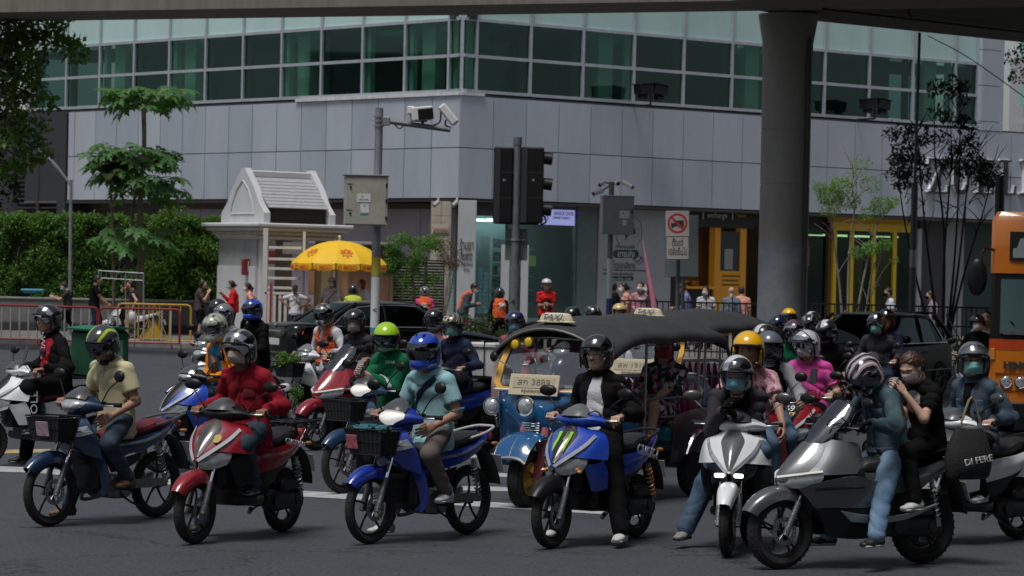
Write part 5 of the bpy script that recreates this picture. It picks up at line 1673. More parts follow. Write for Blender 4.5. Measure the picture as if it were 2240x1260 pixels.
def bike_wave(E,c,hid=()):
 k='wave'
 body,dark,seatm=c['body'],c.get('dark',black_pl),c.get('seat',vinyl)
 R=.285
 wheel(E,'front_wheel',.62,R,.072,'single',c.get('rim',black_pl),True,'wf')
 wheel(E,'rear_wheel',-.62,R,.08,'single',c.get('rim',black_pl),False,'wr')
 fork(E,.62,R,.385,.84,.075,(k,'fork'))
 fender(E,'front_fender',.62,R,.058,38,132,body,(k,'ff'),tip=.6,wide=.25)
 # front cowl
 rows=[[(.395,0,.92),(.385,.05,.92),(.33,.095,.90)],
   [(.475,0,.85),(.455,.075,.84),(.35,.155,.85)],
   [(.525,0,.765),(.475,.10,.75),(.33,.195,.775)],
   [(.50,0,.69),(.45,.105,.675),(.29,.215,.675)],
   [(.40,0,.615),(.36,.115,.585),(.25,.222,.54)]]
 MB().grid(symgrid(rows),.008,3,3).build('front_cowl',body,E,key=(k,'cowl'))
 for s_ in(1,-1):
  rows=[[(.27,.13,.62),(.25,.19,.585),(.235,.226,.555)],[(.25,.10,.50),(.215,.18,.45),(.185,.232,.42)],[(.225,.08,.36),(.19,.15,.33),(.16,.20,.30)],[(.21,.07,.26),(.19,.12,.245),(.17,.16,.235)]]
  rows=[[(x,y*s_,z)for x,y,z in r]for r in rows]
  MB().grid(rows,.008*s_,3,3).build('leg_shield',body,E,key=(k,'ls',s_))
  # lens block beside the nose and its winged upper trim
  rows=[[(.478,.088,.80),(.43,.135,.808),(.372,.165,.822)],[(.492,.093,.765),(.43,.15,.768),(.355,.185,.785)],[(.468,.10,.728),(.42,.155,.735),(.335,.202,.76)]]
  rows=[[(x+.012,y*(s_*1.03),z)for x,y,z in r]for r in rows]
  MB().grid(rows,.006*s_,2,2).build('turn_signal',lens,E,key=(k,'ts',s_))
 MB().box((.20,0,.50),(.14,.30,.50),.05).box((.30,0,.60),(.10,.24,.2),.04).build('inner_cowl',black_pl,E,key=(k,'inner'))
 # handlebar cover with headlight
 rows=[[(.245,0,1.075),(.25,.07,1.07),(.255,.15,1.03),(.25,.2,.995)],
   [(.36,0,1.05),(.35,.08,1.045),(.30,.165,1.02),(.265,.22,.99)],
   [(.43,0,.985),(.41,.09,.985),(.34,.17,.985),(.27,.235,.975)],
   [(.415,0,.925),(.40,.08,.93),(.33,.15,.945),(.26,.23,.955)],
   [(.34,0,.895),(.33,.06,.9),(.29,.12,.92),(.24,.2,.94)]]
 MB().grid(symgrid(rows),.008,3,3).build('handlebar_cover',body,E,key=(k,'hc'))
 rows=[[(.395,0,1.045),(.385,.06,1.04),(.355,.11,1.025)],[(.445,0,1.0),(.43,.075,1.0),(.38,.13,.998)],[(.452,0,.955),(.437,.07,.96),(.385,.12,.97)],[(.425,0,.925),(.41,.05,.93),(.37,.09,.95)]]
 MB().grid(symgrid(rows),.01,3,3).build('headlight',c.get('lamp',lens),E,key=(k,'hl'))
 rows=[[(.27,0,1.135),(.275,.05,1.125),(.28,.09,1.10)],[(.37,0,1.09),(.36,.065,1.085),(.33,.12,1.06)],[(.42,0,1.05),(.405,.07,1.045),(.365,.125,1.03)]]
 MB().grid(symgrid(rows),.006,3,3).build('meter_visor',c.get('visor',mat('grey_visor',(.06,.062,.068),.25,coat=.6)),E,key=(k,'mv'))
 levers(E,.22,.34,.99,(k,))
 for y in(1,-1):
  mirror(E,(.25,y*.20,1.01),(.24,y*.27,1.12),(.20,y*.34,1.225),(.062,.048),(0,0,y*-.15),(k,'mir',y))
 # seat
 secs=[]
 for(x,z,w,h)in((.06,.70,.05,.02),(.02,.725,.085,.045),(-.12,.745,.115,.05),(-.32,.755,.13,.05),(-.48,.79,.125,.05),(-.66,.80,.10,.045),(-.74,.80,.06,.02)):
  secs.append(sring(x,z,0,w,h,2.6,14,'yz'))
 MB().loft(secs,3,1).build('seat',seatm,E,key=(k,'seat'))
 # central spine and tail
 secs=[]
 for(x,z,w,h)in((.2,.52,.06,.10),(.05,.56,.07,.10),(-.1,.60,.08,.10),(-.3,.66,.10,.075),(-.55,.715,.10,.06),(-.75,.76,.07,.04)):
  secs.append(sring(x,z,0,w,h,2.6,12,'yz'))
 MB().loft(secs,2,1).build('frame_cover',black_pl,E,key=(k,'spine'))
 for s_ in(1,-1):
  rows=[[(.10,.095,.64),(-.06,.118,.70),(-.3,.145,.715),(-.55,.135,.765),(-.80,.065,.845)],
    [(.08,.11,.58),(-.1,.142,.645),(-.32,.165,.665),(-.57,.15,.735),(-.82,.07,.83)],
    [(.07,.10,.50),(-.1,.13,.56),(-.32,.155,.60),(-.57,.138,.69),(-.80,.065,.80)]]
  rows=[[(x,y*s_,z)for x,y,z in r]for r in rows]
  MB().grid(rows,.008*s_,3,3).build('side_panel',body,E,key=(k,'sp',s_))
  MB().grid([[(x,y*s_,z)for x,y,z in r]for r in[[(-.02,.137,.655),(-.32,.170,.692),(-.62,.148,.775)],[(-.04,.139,.635),(-.34,.170,.672),(-.62,.146,.757)]]],.004*s_,2,3).build('decal_strip',c.get('decal',lens),E,key=(k,'dec',s_))
  rows=[[(.06,.09,.49),(-.12,.12,.54),(-.30,.135,.575)],[(.02,.10,.42),(-.12,.125,.44),(-.30,.12,.52)]]
  rows=[[(x,y*s_,z)for x,y,z in r]for r in rows]
  MB().grid(rows,.006*s_,2,2).build('lower_side_cover',black_pl,E,key=(k,'lsc',s_))
  shock(E,(-.50,s_*.14,.62),(-.60,s_*.125,.33),(k,'sh',s_),c.get('spring'))
  indicator(E,(-.84,s_*.10,.74),(-1,s_*.4,0),(k,'ri'),amber=True)
  MB().cyl((-.04,s_*.12,.29),(-.04,s_*.27,.285),.014,8).box((-.04,s_*.23,.29),(.045,.10,.022),.006).build('footpeg',rubber,E,key=(k,'fp',s_))
 MB().tube([(-.45,.15,.80),(-.62,.16,.835),(-.82,.10,.875),(-.86,0,.88),(-.82,-.10,.875),(-.62,-.16,.835),(-.45,-.15,.80)],.011,8,3).build('grab_rail',c.get('rail',alu),E,key=(k,'gr'))
 MB().box((-.84,0,.80),(.06,.13,.06),.02).build('tail_light',lens_red,E,key=(k,'tl'))
 rows=[[(-.72,0,.72),(-.70,.08,.70)],[(-.84,0,.66),(-.82,.08,.64)],[(-.93,0,.50),(-.91,.085,.49)],[(-.96,0,.40),(-.95,.08,.395)]]
 MB().grid(symgrid(rows),.006,3,2).build('rear_fender',black_pl,E,key=(k,'rf'))
 plate(E,(-.945,0,.57),.35,(k,'pl'))
 # engine
 b=MB()
 b.loft([sring(-.06,.30,y,w,h,3,16)for(y,w,h)in((-.13,.10,.08),(-.12,.15,.10),(.12,.15,.10),(.14,.12,.09))])
 b.cyl((-.10,.10,.31),(-.10,.155,.31),.075,18);b.cyl((-.02,-.1,.30),(-.02,-.155,.30),.07,18)
 for i in range(6):b.box((.10+i*.018,0,.335+i*.004),(.008,.15,.12),.002)
 b.box((.2,0,.35),(.06,.13,.11),.015);b.tube([(.22,.0,.42),(.12,.02,.5),(.0,.03,.52)],.025,8,3)
 b.build('engine',alu if c.get('light_engine')else darkmetal,E,key=(k,'eng'))
 b=MB();b.use(1).tube([(.2,-.03,.29),(.17,-.09,.20),(0,-.14,.19),(-.2,-.15,.22)],.016,8,4)
 b.use(0).tube([(-.2,-.15,.22),(-.28,-.16,.24),(-.62,-.185,.32),(-.74,-.19,.35),(-.76,-.19,.355)],[.018,.035,.045,.045,.025],12,2)
 b.build('exhaust',[steel,alu],E,key=(k,'exh'))
 b=MB()
 for s_ in(1,-1):b.tube([(-.16,s_*.09,.33),(-.4,s_*.10,.31),(-.64,s_*.10,.29)],.018,8)
 b.loft([sring(x,z,.112,w,h,2.2,14)for x,z,w,h in((-.38,.315,.26,.04),)]+[sring(-.38,.315,.13,.26,.04,2.2,14)])
 b.build('swingarm',alu,E,key=(k,'sa'))
 MB().tube([(-.05,.13,.24),(-.12,.2,.17),(-.2,.24,.13)],.01,6).build('side_stand',darkmetal,E,key=(k,'ss'))
 if c.get('rack'):
  b=MB()
  for y in(-.12,-.04,.04,.12):b.tube([(-.55,y,.87),(-.95,y,.90)],.008,6)
  for x in(-.6,-.78,-.94):b.tube([(x,-.14,.878),(x,.14,.878)],.008,6)
  for y in(-.12,.12):b.tube([(-.6,y,.87),(-.6,y,.8)],.008,6)
  b.build('luggage_rack',darkmetal,E,key=(k,'rack'))
 if c.get('basket'):basket(E,(.60,0,.70),(k,'bsk'))
def basket(E,c,key,deep=.20):
 x,y,z=c
 b=MB();w0,w1,d0,d1=.15,.19,.09,.125
 def ring(t,r):
  hx,hy=d0+(d1-d0)*t,w0+(w1-w0)*t;zz=z+deep*t
  b.tube([(x-hx,y-hy,zz),(x+hx,y-hy,zz),(x+hx,y+hy,zz),(x-hx,y+hy,zz)],r,6,1,closed=True)
 ring(1,.008);ring(0,.006);ring(.5,.003)
 for i in range(9):
  t=-1+2*i/8
  for sx in(-1,1):b.tube([(x+sx*d0,y+t*w0,z),(x+sx*d1,y+t*w1,z+deep)],.0028,4)
 for i in range(6):
  t=-1+2*i/5
  for sy in(-1,1):b.tube([(x+t*d0,y+sy*w0,z),(x+t*d1,y+sy*w1,z+deep)],.0028,4)
  b.tube([(x+t*d0,y-w0,z),(x+t*d0,y+w0,z)],.0028,4)
 b.box((x-d0-.03,y,z+.1),(.05,.06,.05),.005)
 o=b.build('basket',darkmetal,E,key=key)
 def side(sx):return[[(x+sx*(d0-.003),y+t*(w0-.003),z+.004)for t in(-1,1)],[(x+sx*(d1-.006),y+t*(w1-.006),z+deep*.93)for t in(-1,1)]]
 m=MB()
 for sx in(-1,1):m.grid(side(sx),.002)
 for sy in(-1,1):m.grid([[(x+t*(d0-.003),y+sy*(w0-.003),z+.004)for t in(-1,1)],[(x+t*(d1-.006),y+sy*(w1-.006),z+deep*.93)for t in(-1,1)]],.002)
 m.box((x,y,z+.004),(d0*1.9,w0*1.9,.004))
 m.build('basket_liner',mat('net_liner',(.014,.015,.018),.8),o,key=key+('ln',))

def bike_scooter(E,c,hid=()):
 k='scoot';body,dark,seatm=c['body'],c.get('dark',black_pl),c.get('seat',vinyl)
 R=.262
 wheel(E,'front_wheel',.64,R,.082,'single',c.get('rim',black_pl),True,'sf')
 wheel(E,'rear_wheel',-.64,R,.092,'single',c.get('rim',black_pl),False,'sr')
 fork(E,.64,R,.42,.78,.075,(k,'fork'))
 fender(E,'front_fender',.64,R,.066,32,128,c.get('fender',body),(k,'ff'),tip=.9,wide=.2)
 # pointed nose panel in the middle
 rows=[[(.36,0,.965),(.345,.07,.955),(.30,.13,.925)],
   [(.445,0,.895),(.415,.10,.885),(.335,.19,.88)],
   [(.535,0,.805),(.505,.08,.80),(.44,.158,.80)],
   [(.605,0,.715),(.585,.05,.715),(.545,.10,.725)],
   [(.645,0,.640),(.64,.015,.642),(.63,.03,.648)]]
 MB().grid(symgrid(rows),.008,3,2).build('nose_panel',c.get('nose',body),E,key=(k,'nose'))
 rows=[[(.372,0,.965),(.36,.04,.958),(.34,.075,.948)],[(.457,0,.897),(.445,.05,.892),(.415,.095,.886)],[(.548,0,.806),(.538,.035,.805),(.515,.07,.803)],[(.615,0,.718),(.608,.018,.718),(.595,.04,.719)],[(.645,0,.67),(.643,.006,.67),(.64,.014,.671)]]
 MB().grid(symgrid(rows),.006,3,2).build('nose_centre',c.get('centre',dark),E,key=(k,'nosec'))
 for s_ in(1,-1):
  f=lambda rows:[[(x,y*s_,z)for x,y,z in r]for r in rows]
  # upper wing panel
  MB().grid(f([[(.30,.13,.922),(.27,.165,.92),(.23,.20,.915)],[(.335,.192,.876),(.30,.225,.868),(.24,.25,.86)],[(.44,.160,.796),(.38,.225,.785),(.25,.275,.775)],[(.55,.10,.718),(.45,.205,.705),(.28,.285,.69)]]),.008*s_,3,3).build('front_cowl',body,E,key=(k,'fc',s_))
  # headlight eye
  MB().grid(f([[(.635,.02,.642),(.55,.105,.70),(.44,.20,.70)],[(.635,.02,.61),(.555,.11,.635),(.45,.195,.66)],[(.61,.02,.575),(.54,.095,.575),(.455,.165,.61)]]),.012*s_,3,3).build('headlight',c.get('lamp',lens),E,key=(k,'hl',s_))
  # light strip in the wing
  MB().grid(f([[(.655,.012,.655),(.562,.098,.738),(.452,.165,.815),(.345,.198,.892)],[(.652,.026,.634),(.560,.116,.716),(.446,.186,.797),(.338,.216,.874)]]),.006*s_,2,3).build('running_light',c.get('strip',lens),E,key=(k,'rl',s_))
  # lower side of the leg shield
  MB().grid(f([[(.46,.17,.655),(.38,.225,.66),(.30,.262,.69)],[(.40,.17,.56),(.34,.225,.56),(.245,.27,.58)],[(.33,.17,.44),(.28,.205,.44),(.21,.245,.46)]]),.008*s_,3,3).build('leg_shield',c.get('lower',body),E,key=(k,'ls',s_))
  # body under the seat
  MB().grid(f([[(.02,.12,.66),(-.15,.150,.70),(-.38,.165,.725),(-.60,.15,.775),(-.84,.07,.85)],
      [(.01,.135,.60),(-.17,.17,.63),(-.40,.185,.66),(-.62,.165,.73),(-.86,.075,.825)],
      [(-.0,.13,.50),(-.16,.16,.53),(-.38,.17,.575),(-.60,.15,.67),(-.84,.07,.79)]]),.008*s_,3,3).build('side_panel',body,E,key=(k,'sp',s_))
  MB().grid(f([[(.0,.125,.50),(-.15,.15,.52),(-.36,.15,.56)],[(-.0,.125,.38),(-.14,.145,.39),(-.3,.14,.45)]]),.006*s_,2,2).build('lower_side_cover',dark,E,key=(k,'lsc',s_))
  indicator(E,(-.82,s_*.12,.72),(-1,s_*.4,0),(k,'ri'),amber=True)
  if c.get('nose_ind'):indicator(E,(.50,s_*.16,.60),(1,s_*.8,0),(k,'fi'),amber=True)
 MB().box((.33,0,.58),(.20,.22,.34),.05).box((.24,0,.72),(.10,.36,.36),.05).box((.22,0,.44),(.08,.34,.26),.04).build('inner_cowl',black_pl,E,key=(k,'inner'))
 # floor
 secs=[sring(x,z,0,w,h,4,14,'yz')for x,z,w,h in((.30,.33,.17,.04),(.2,.315,.20,.045),(-.02,.31,.20,.045),(-.1,.33,.16,.05))]
 MB().loft(secs,2,1).build('footboard',dark,E,key=(k,'floor'))
 # handlebar cover
 rows=[[(.20,0,1.06),(.205,.08,1.06),(.22,.16,1.035),(.22,.21,1.01)],
   [(.32,0,1.055),(.31,.08,1.05),(.28,.17,1.03),(.25,.23,1.005)],
   [(.395,0,1.005),(.37,.09,1.005),(.31,.18,1.0),(.26,.245,.985)],
   [(.37,0,.955),(.355,.08,.955),(.29,.16,.965),(.24,.23,.965)],
   [(.28,0,.93),(.27,.06,.93),(.25,.13,.94),(.22,.2,.95)]]
 MB().grid(symgrid(rows),.008,3,3).build('handlebar_cover',c.get('hbar',dark),E,key=(k,'hc'))
 rows=[[(.24,0,1.12),(.245,.05,1.11),(.25,.085,1.085)],[(.34,0,1.085),(.33,.065,1.08),(.30,.12,1.06)],[(.405,0,1.03),(.385,.07,1.03),(.335,.13,1.02)]]
 MB().grid(symgrid(rows),.006,3,3).build('meter_visor',c.get('visor',mat('grey_visor',(.06,.062,.068),.25,coat=.6)),E,key=(k,'mv'))
 if c.get('bar_lamp'):
  rows=[[(.385,0,1.03),(.37,.06,1.025),(.335,.11,1.015)],[(.415,0,.99),(.395,.075,.99),(.34,.13,.99)],[(.395,0,.955),(.38,.06,.957),(.33,.10,.965)]]
  MB().grid(symgrid(rows),.01,3,3).build('headlight',c['bar_lamp'],E,key=(k,'bl'))
 levers(E,.20,.34,1.0,(k,))
 for y in(1,-1):
  mirror(E,(.22,y*.20,1.02),(.21,y*.28,1.12),(.16,y*.36,1.21),(.075,.045),(0,y*.0,y*-.15),(k,'mir',y),c.get('mirror'))
 secs=[]
 for(x,z,w,h)in((.05,.70,.07,.03),(0,.73,.11,.055),(-.15,.75,.14,.055),(-.32,.755,.15,.05),(-.45,.79,.14,.055),(-.65,.81,.11,.05),(-.74,.81,.06,.025)):
  secs.append(sring(x,z,0,w,h,2.7,14,'yz'))
 MB().loft(secs,3,1).build('seat',seatm,E,key=(k,'seat'))
 secs=[sring(x,z,0,w,h,3,12,'yz')for x,z,w,h in((-.02,.52,.12,.18),(-.2,.56,.15,.15),(-.45,.62,.15,.11),(-.7,.74,.09,.06))]
 MB().loft(secs,2,1).build('frame_cover',black_pl,E,key=(k,'core'))
 b=MB()
 if c.get('rack'):
  for y in(-.13,-.045,.045,.13):b.tube([(-.50,y,.885),(-.98,y,.90)],.009,6)
  for x in(-.55,-.76,-.97):b.tube([(x,-.15,.885+.01),(x,.15,.895)],.009,6)
  for y in(-.13,.13):b.tube([(-.6,y,.88),(-.66,y*.9,.78)],.010,6);b.tube([(-.9,y,.89),(-.78,y*.8,.76)],.010,6)
  b.build('luggage_rack',black_pl,E,key=(k,'rack'))
 else:
  b.tube([(-.5,.15,.80),(-.65,.15,.84),(-.85,.09,.875),(-.88,0,.88),(-.85,-.09,.875),(-.65,-.15,.84),(-.5,-.15,.80)],.013,8,3).build('grab_rail',c.get('rail',darkmetal),E,key=(k,'gr'))
 MB().box((-.86,0,.80),(.06,.14,.06),.02).build('tail_light',lens_red,E,key=(k,'tl'))
 rows=[[(-.76,0,.72),(-.74,.08,.70)],[(-.88,0,.64),(-.86,.08,.62)],[(-.95,0,.48),(-.93,.09,.47)],[(-.97,0,.38),(-.96,.08,.375)]]
 MB().grid(symgrid(rows),.006,3,2).build('rear_fender',black_pl,E,key=(k,'rf'))
 plate(E,(-.955,0,.55),.3,(k,'pl'))
 engine_scooter(E,-.64,R,(k,))
 shock(E,(-.55,.17,.62),(-.66,.16,.30),(k,'sh'),c.get('spring'))
 MB().tube([(-.1,.14,.26),(-.16,.2,.17),(-.22,.24,.13)],.01,6).build('side_stand',darkmetal,E,key=(k,'ss'))
 if c.get('basket'):basket(E,(.52,0,.80),(k,'bsk'))

silverp_=paint('paint_pale_silver',(.34,.35,.36),metal=.3)
def bike_maxi(E,c,hid=()):
 k='maxi';body,dark,seatm=c['body'],c.get('dark',black_pl),c.get('seat',vinyl)
 R=.285
 wheel(E,'front_wheel',.67,R,.105,'double',c.get('rim',black_pl),True,'mf')
 wheel(E,'rear_wheel',-.64,R,.12,'double',c.get('rim',black_pl),False,'mr')
 fork(E,.67,R,.43,.80,.085,(k,'fork'))
 fender(E,'front_fender',.67,R,.085,28,124,body,(k,'ff'),tip=.9,wide=.1)
 rows=[[(.40,0,1.00),(.385,.06,.99),(.34,.11,.97)],
   [(.50,0,.915),(.475,.08,.905),(.40,.15,.885)],
   [(.60,0,.82),(.565,.09,.81),(.47,.17,.80)],
   [(.69,0,.725),(.645,.08,.72),(.55,.16,.725)],
   [(.725,0,.66),(.69,.06,.655),(.61,.13,.67)],
   [(.69,0,.60),(.65,.06,.60),(.58,.12,.61)]]
 MB().grid(symgrid(rows),.008,3,2).build('nose_panel',c.get('nose',body),E,key=(k,'nose'))
 for s_ in(1,-1):
  f=lambda rows:[[(x,y*s_,z)for x,y,z in r]for r in rows]
  MB().grid(f([[(.345,.108,.965),(.26,.165,.955),(.12,.20,.94)],[(.40,.152,.882),(.30,.215,.875),(.13,.25,.86)],[(.47,.172,.798),(.36,.245,.79),(.15,.28,.79)],[(.55,.162,.722),(.44,.25,.71),(.20,.295,.72)]]),.008*s_,3,3).build('front_cowl',body,E,key=(k,'fc',s_))
  MB().grid(f([[(.715,.012,.675),(.62,.132,.70),(.46,.235,.725)],[(.715,.02,.63),(.61,.14,.645),(.46,.24,.69)],[(.68,.03,.605),(.59,.125,.605),(.47,.22,.655)]]),.012*s_,3,3).build('headlight',c.get('lamp',lens),E,key=(k,'hl',s_))
  MB().grid(f([[(.60,.115,.60),(.47,.222,.655),(.22,.298,.70),(.02,.27,.66),(-.12,.20,.66)],[(.52,.12,.53),(.42,.20,.565),(.20,.272,.58),(.0,.25,.56),(-.14,.20,.58)],[(.44,.11,.45),(.36,.18,.46),(.16,.24,.46),(-.02,.235,.47),(-.16,.20,.50)]]),.008*s_,3,3).build('side_fairing',body,E,key=(k,'sf',s_))
  MB().grid(f([[(.44,.112,.448),(.30,.20,.452),(.10,.245,.455),(-.16,.21,.49)],[(.38,.12,.36),(.26,.19,.34),(.06,.235,.33),(-.2,.20,.36)],[(.34,.10,.25),(.24,.16,.23),(.04,.19,.225),(-.2,.17,.25)]]),.008*s_,3,3).build('leg_shield',dark,E,key=(k,'ls',s_))
  MB().grid(f([[(.02,.15,.71),(-.2,.185,.72),(-.45,.19,.745),(-.68,.165,.80),(-.90,.08,.88)],
      [(.02,.17,.65),(-.2,.21,.65),(-.47,.215,.68),(-.70,.18,.75),(-.93,.085,.85)],
      [(-.02,.17,.56),(-.2,.20,.55),(-.45,.20,.60),(-.68,.165,.69),(-.91,.08,.81)]]),.008*s_,3,3).build('side_panel',body,E,key=(k,'sp',s_))
  MB().grid(f([[(-.12,.20,.56),(-.25,.195,.54),(-.42,.19,.59)],[(-.16,.18,.36),(-.25,.17,.40),(-.38,.165,.46)]]),.006*s_,2,2).build('lower_side_cover',dark,E,key=(k,'lsc',s_))
  indicator(E,(-.86,s_*.13,.74),(-1,s_*.4,0),(k,'ri'),amber=True)
  MB().grid(f([[(.722,.014,.692),(.628,.136,.716),(.47,.238,.744)],[(.722,.014,.676),(.626,.138,.702),(.468,.242,.73)]]),.008*s_,2,3).build('running_light',lamp_dim,E,key=(k,'rl',s_))
  MB().grid(f([[(.30,.245,.44),(.02,.262,.40),(-.30,.225,.40),(-.62,.20,.47)],[(.20,.235,.36),(.0,.245,.345),(-.32,.205,.36),(-.62,.19,.455)]]),.010*s_,2,3).build('accent_panel',c.get('accent',silverp_),E,key=(k,'acc',s_))
  MB().grid(f([[(.50,.20,.60),(.34,.262,.615),(.12,.288,.62)],[(.50,.20,.585),(.34,.262,.60),(.12,.288,.608)]]),.006*s_,2,3).build('panel_gap',black_pl,E,key=(k,'gap',s_))
 rows=[[(.155,0,1.25),(.15,.08,1.235),(.14,.13,1.195)],[(.24,0,1.175),(.23,.095,1.16),(.20,.155,1.12)],[(.335,0,1.09),(.32,.095,1.075),(.275,.15,1.04)],[(.43,0,.985),(.41,.08,.975),(.37,.125,.955)],[(.47,0,.94),(.455,.06,.935),(.42,.10,.915)]]
 MB().grid(symgrid(rows),.004,3,3).build('windscreen',glassy('smoked_screen',(.11,.11,.12),.22,.06,(.75,.78,.84)),E,key=(k,'ws'))
 MB().box((.38,0,.60),(.26,.24,.40),.06).box((.27,0,.80),(.12,.38,.30),.05).box((.12,0,.50),(.46,.30,.34),.06).build('inner_cowl',black_pl,E,key=(k,'inner'))
 secs=[sring(x,z,0,w,h,3,14,'yz')for x,z,w,h in((.26,.66,.10,.14),(.12,.62,.115,.13),(-.04,.62,.13,.12))]
 MB().loft(secs,2,1).build('centre_tunnel',dark,E,key=(k,'tun'))
 levers(E,.20,.36,1.06,(k,))
 secs=[sring(x,z,0,w,h,3,12,'yz')for x,z,w,h in((.30,1.03,.10,.03),(.24,1.05,.14,.045),(.16,1.04,.12,.04))]
 MB().loft(secs,2,1).build('handlebar_cover',dark,E,key=(k,'hc'))
 for y in(1,-1):
  mirror(E,(.22,y*.22,1.07),(.22,y*.30,1.17),(.18,y*.38,1.24),(.085,.042),(0,0,y*-.15),(k,'mir',y),c.get('mirror'))
 secs=[]
 for(x,z,w,h)in((.02,.72,.08,.03),(-.04,.75,.12,.055),(-.2,.765,.16,.06),(-.36,.775,.165,.055),(-.46,.83,.15,.055),(-.68,.855,.13,.055),(-.82,.85,.07,.025)):
  secs.append(sring(x,z,0,w,h,2.7,14,'yz'))
 MB().loft(secs,3,1).build('seat',seatm,E,key=(k,'seat'))
 secs=[sring(x,z,0,w,h,3,12,'yz')for x,z,w,h in((.0,.55,.16,.17),(-.2,.58,.18,.16),(-.45,.64,.18,.13),(-.75,.77,.11,.06))]
 MB().loft(secs,2,1).build('frame_cover',black_pl,E,key=(k,'core'))
 MB().tube([(-.55,.17,.85),(-.72,.17,.88),(-.92,.10,.91),(-.95,0,.915),(-.92,-.10,.91),(-.72,-.17,.88),(-.55,-.17,.85)],.014,8,3).build('grab_rail',darkmetal,E,key=(k,'gr'))
 MB().box((-.92,0,.83),(.06,.18,.06),.02).build('tail_light',lens_red,E,key=(k,'tl'))
 rows=[[(-.80,0,.75),(-.78,.09,.73)],[(-.92,0,.66),(-.90,.09,.64)],[(-.99,0,.48),(-.97,.10,.47)],[(-1.0,0,.38),(-.99,.09,.375)]]
 MB().grid(symgrid(rows),.006,3,2).build('rear_fender',black_pl,E,key=(k,'rf'))
 plate(E,(-.99,0,.55),.3,(k,'pl'))
 engine_scooter(E,-.64,R,(k,))
 for s_ in(1,-1):shock(E,(-.58,s_*.17,.66),(-.66,s_*.17,.30),(k,'sh',s_))
KINDS={'wave':bike_wave,'scooter':bike_scooter,'maxi':bike_maxi}
WB={'wave':(.62,-.62),'scooter':(.64,-.64),'maxi':(.67,-.64)}
def bike(kind,c,fx,fy,a,label,group='motorcycles waiting at the stop line',far=False,name='motorcycle',lean=0.0):
 """fx, fy: where the front tyre meets the road in the photograph; a: degrees turned left of facing the camera"""
 F=G(fx,fy)
 d=Vector((-math.sin(R_(a)),-math.cos(R_(a)),0))
 loc=F-d*WB[kind][0]
 E=empty(name,loc,math.atan2(d.y,d.x),label,'scooter' if kind!='wave' else 'motorbike',group)
 KINDS[kind](E,c)
 return E
def rider(bk,label,dx=-.10,zseat=None,dy=0.0,group='riders waiting on motorbikes',lean=.12,feet=None,hands='grips',kind='wave',xg=None,**kw):
 """feet: pair of 'peg' / 'ground' / (x,y,z)"""
 zs={'wave':.80,'scooter':.805,'maxi':.825}[kind]if zseat is None else zseat
 yg,zg={'wave':(.30,.99),'scooter':(.30,1.0),'maxi':(.32,1.06)}[kind]
 xg={'wave':.215,'scooter':.195,'maxi':.195}[kind]if xg is None else xg
 grip=[False,False]
 cu=[1.0,1.0]
 if hands=='grips':hands=['grip','grip']
 hh=[]
 for i,t in enumerate(hands):
  sg=1 if i==0 else-1
  if isinstance(t,str)and t=='grip':
   hh.append((xg-.085,sg*yg,zg+.03));grip[i]=True;cu[i]=1.1
  else:hh.append(t);cu[i]=.35
 ft=[]
 for i,t in enumerate(feet or('peg','peg')):
  sg=1 if i==0 else-1
  if t=='peg':ft.append({'wave':(-.08,sg*.22,.375),'scooter':(.12,sg*.14,.43),'maxi':(.10,sg*.25,.42)}[kind])
  elif t=='ground':ft.append((.02,sg*.34,.075))
  elif t=='ppeg':ft.append((-.30,sg*.24,.42))
  else:ft.append(t)
 kw.setdefault('curl',tuple(cu))
 return person(label,bk.location,bk.rotation_euler.z,pelvis=(dx,dy,zs+.075),lean=lean,hands=hh,feet=ft,group=group,grip_hands=tuple(grip),
     knee=((1,.25,.5),(1,-.25,.5)),elbow=kw.pop('elbow',((-.6,.42,-.9),(-.6,-.42,-.9))),**kw)
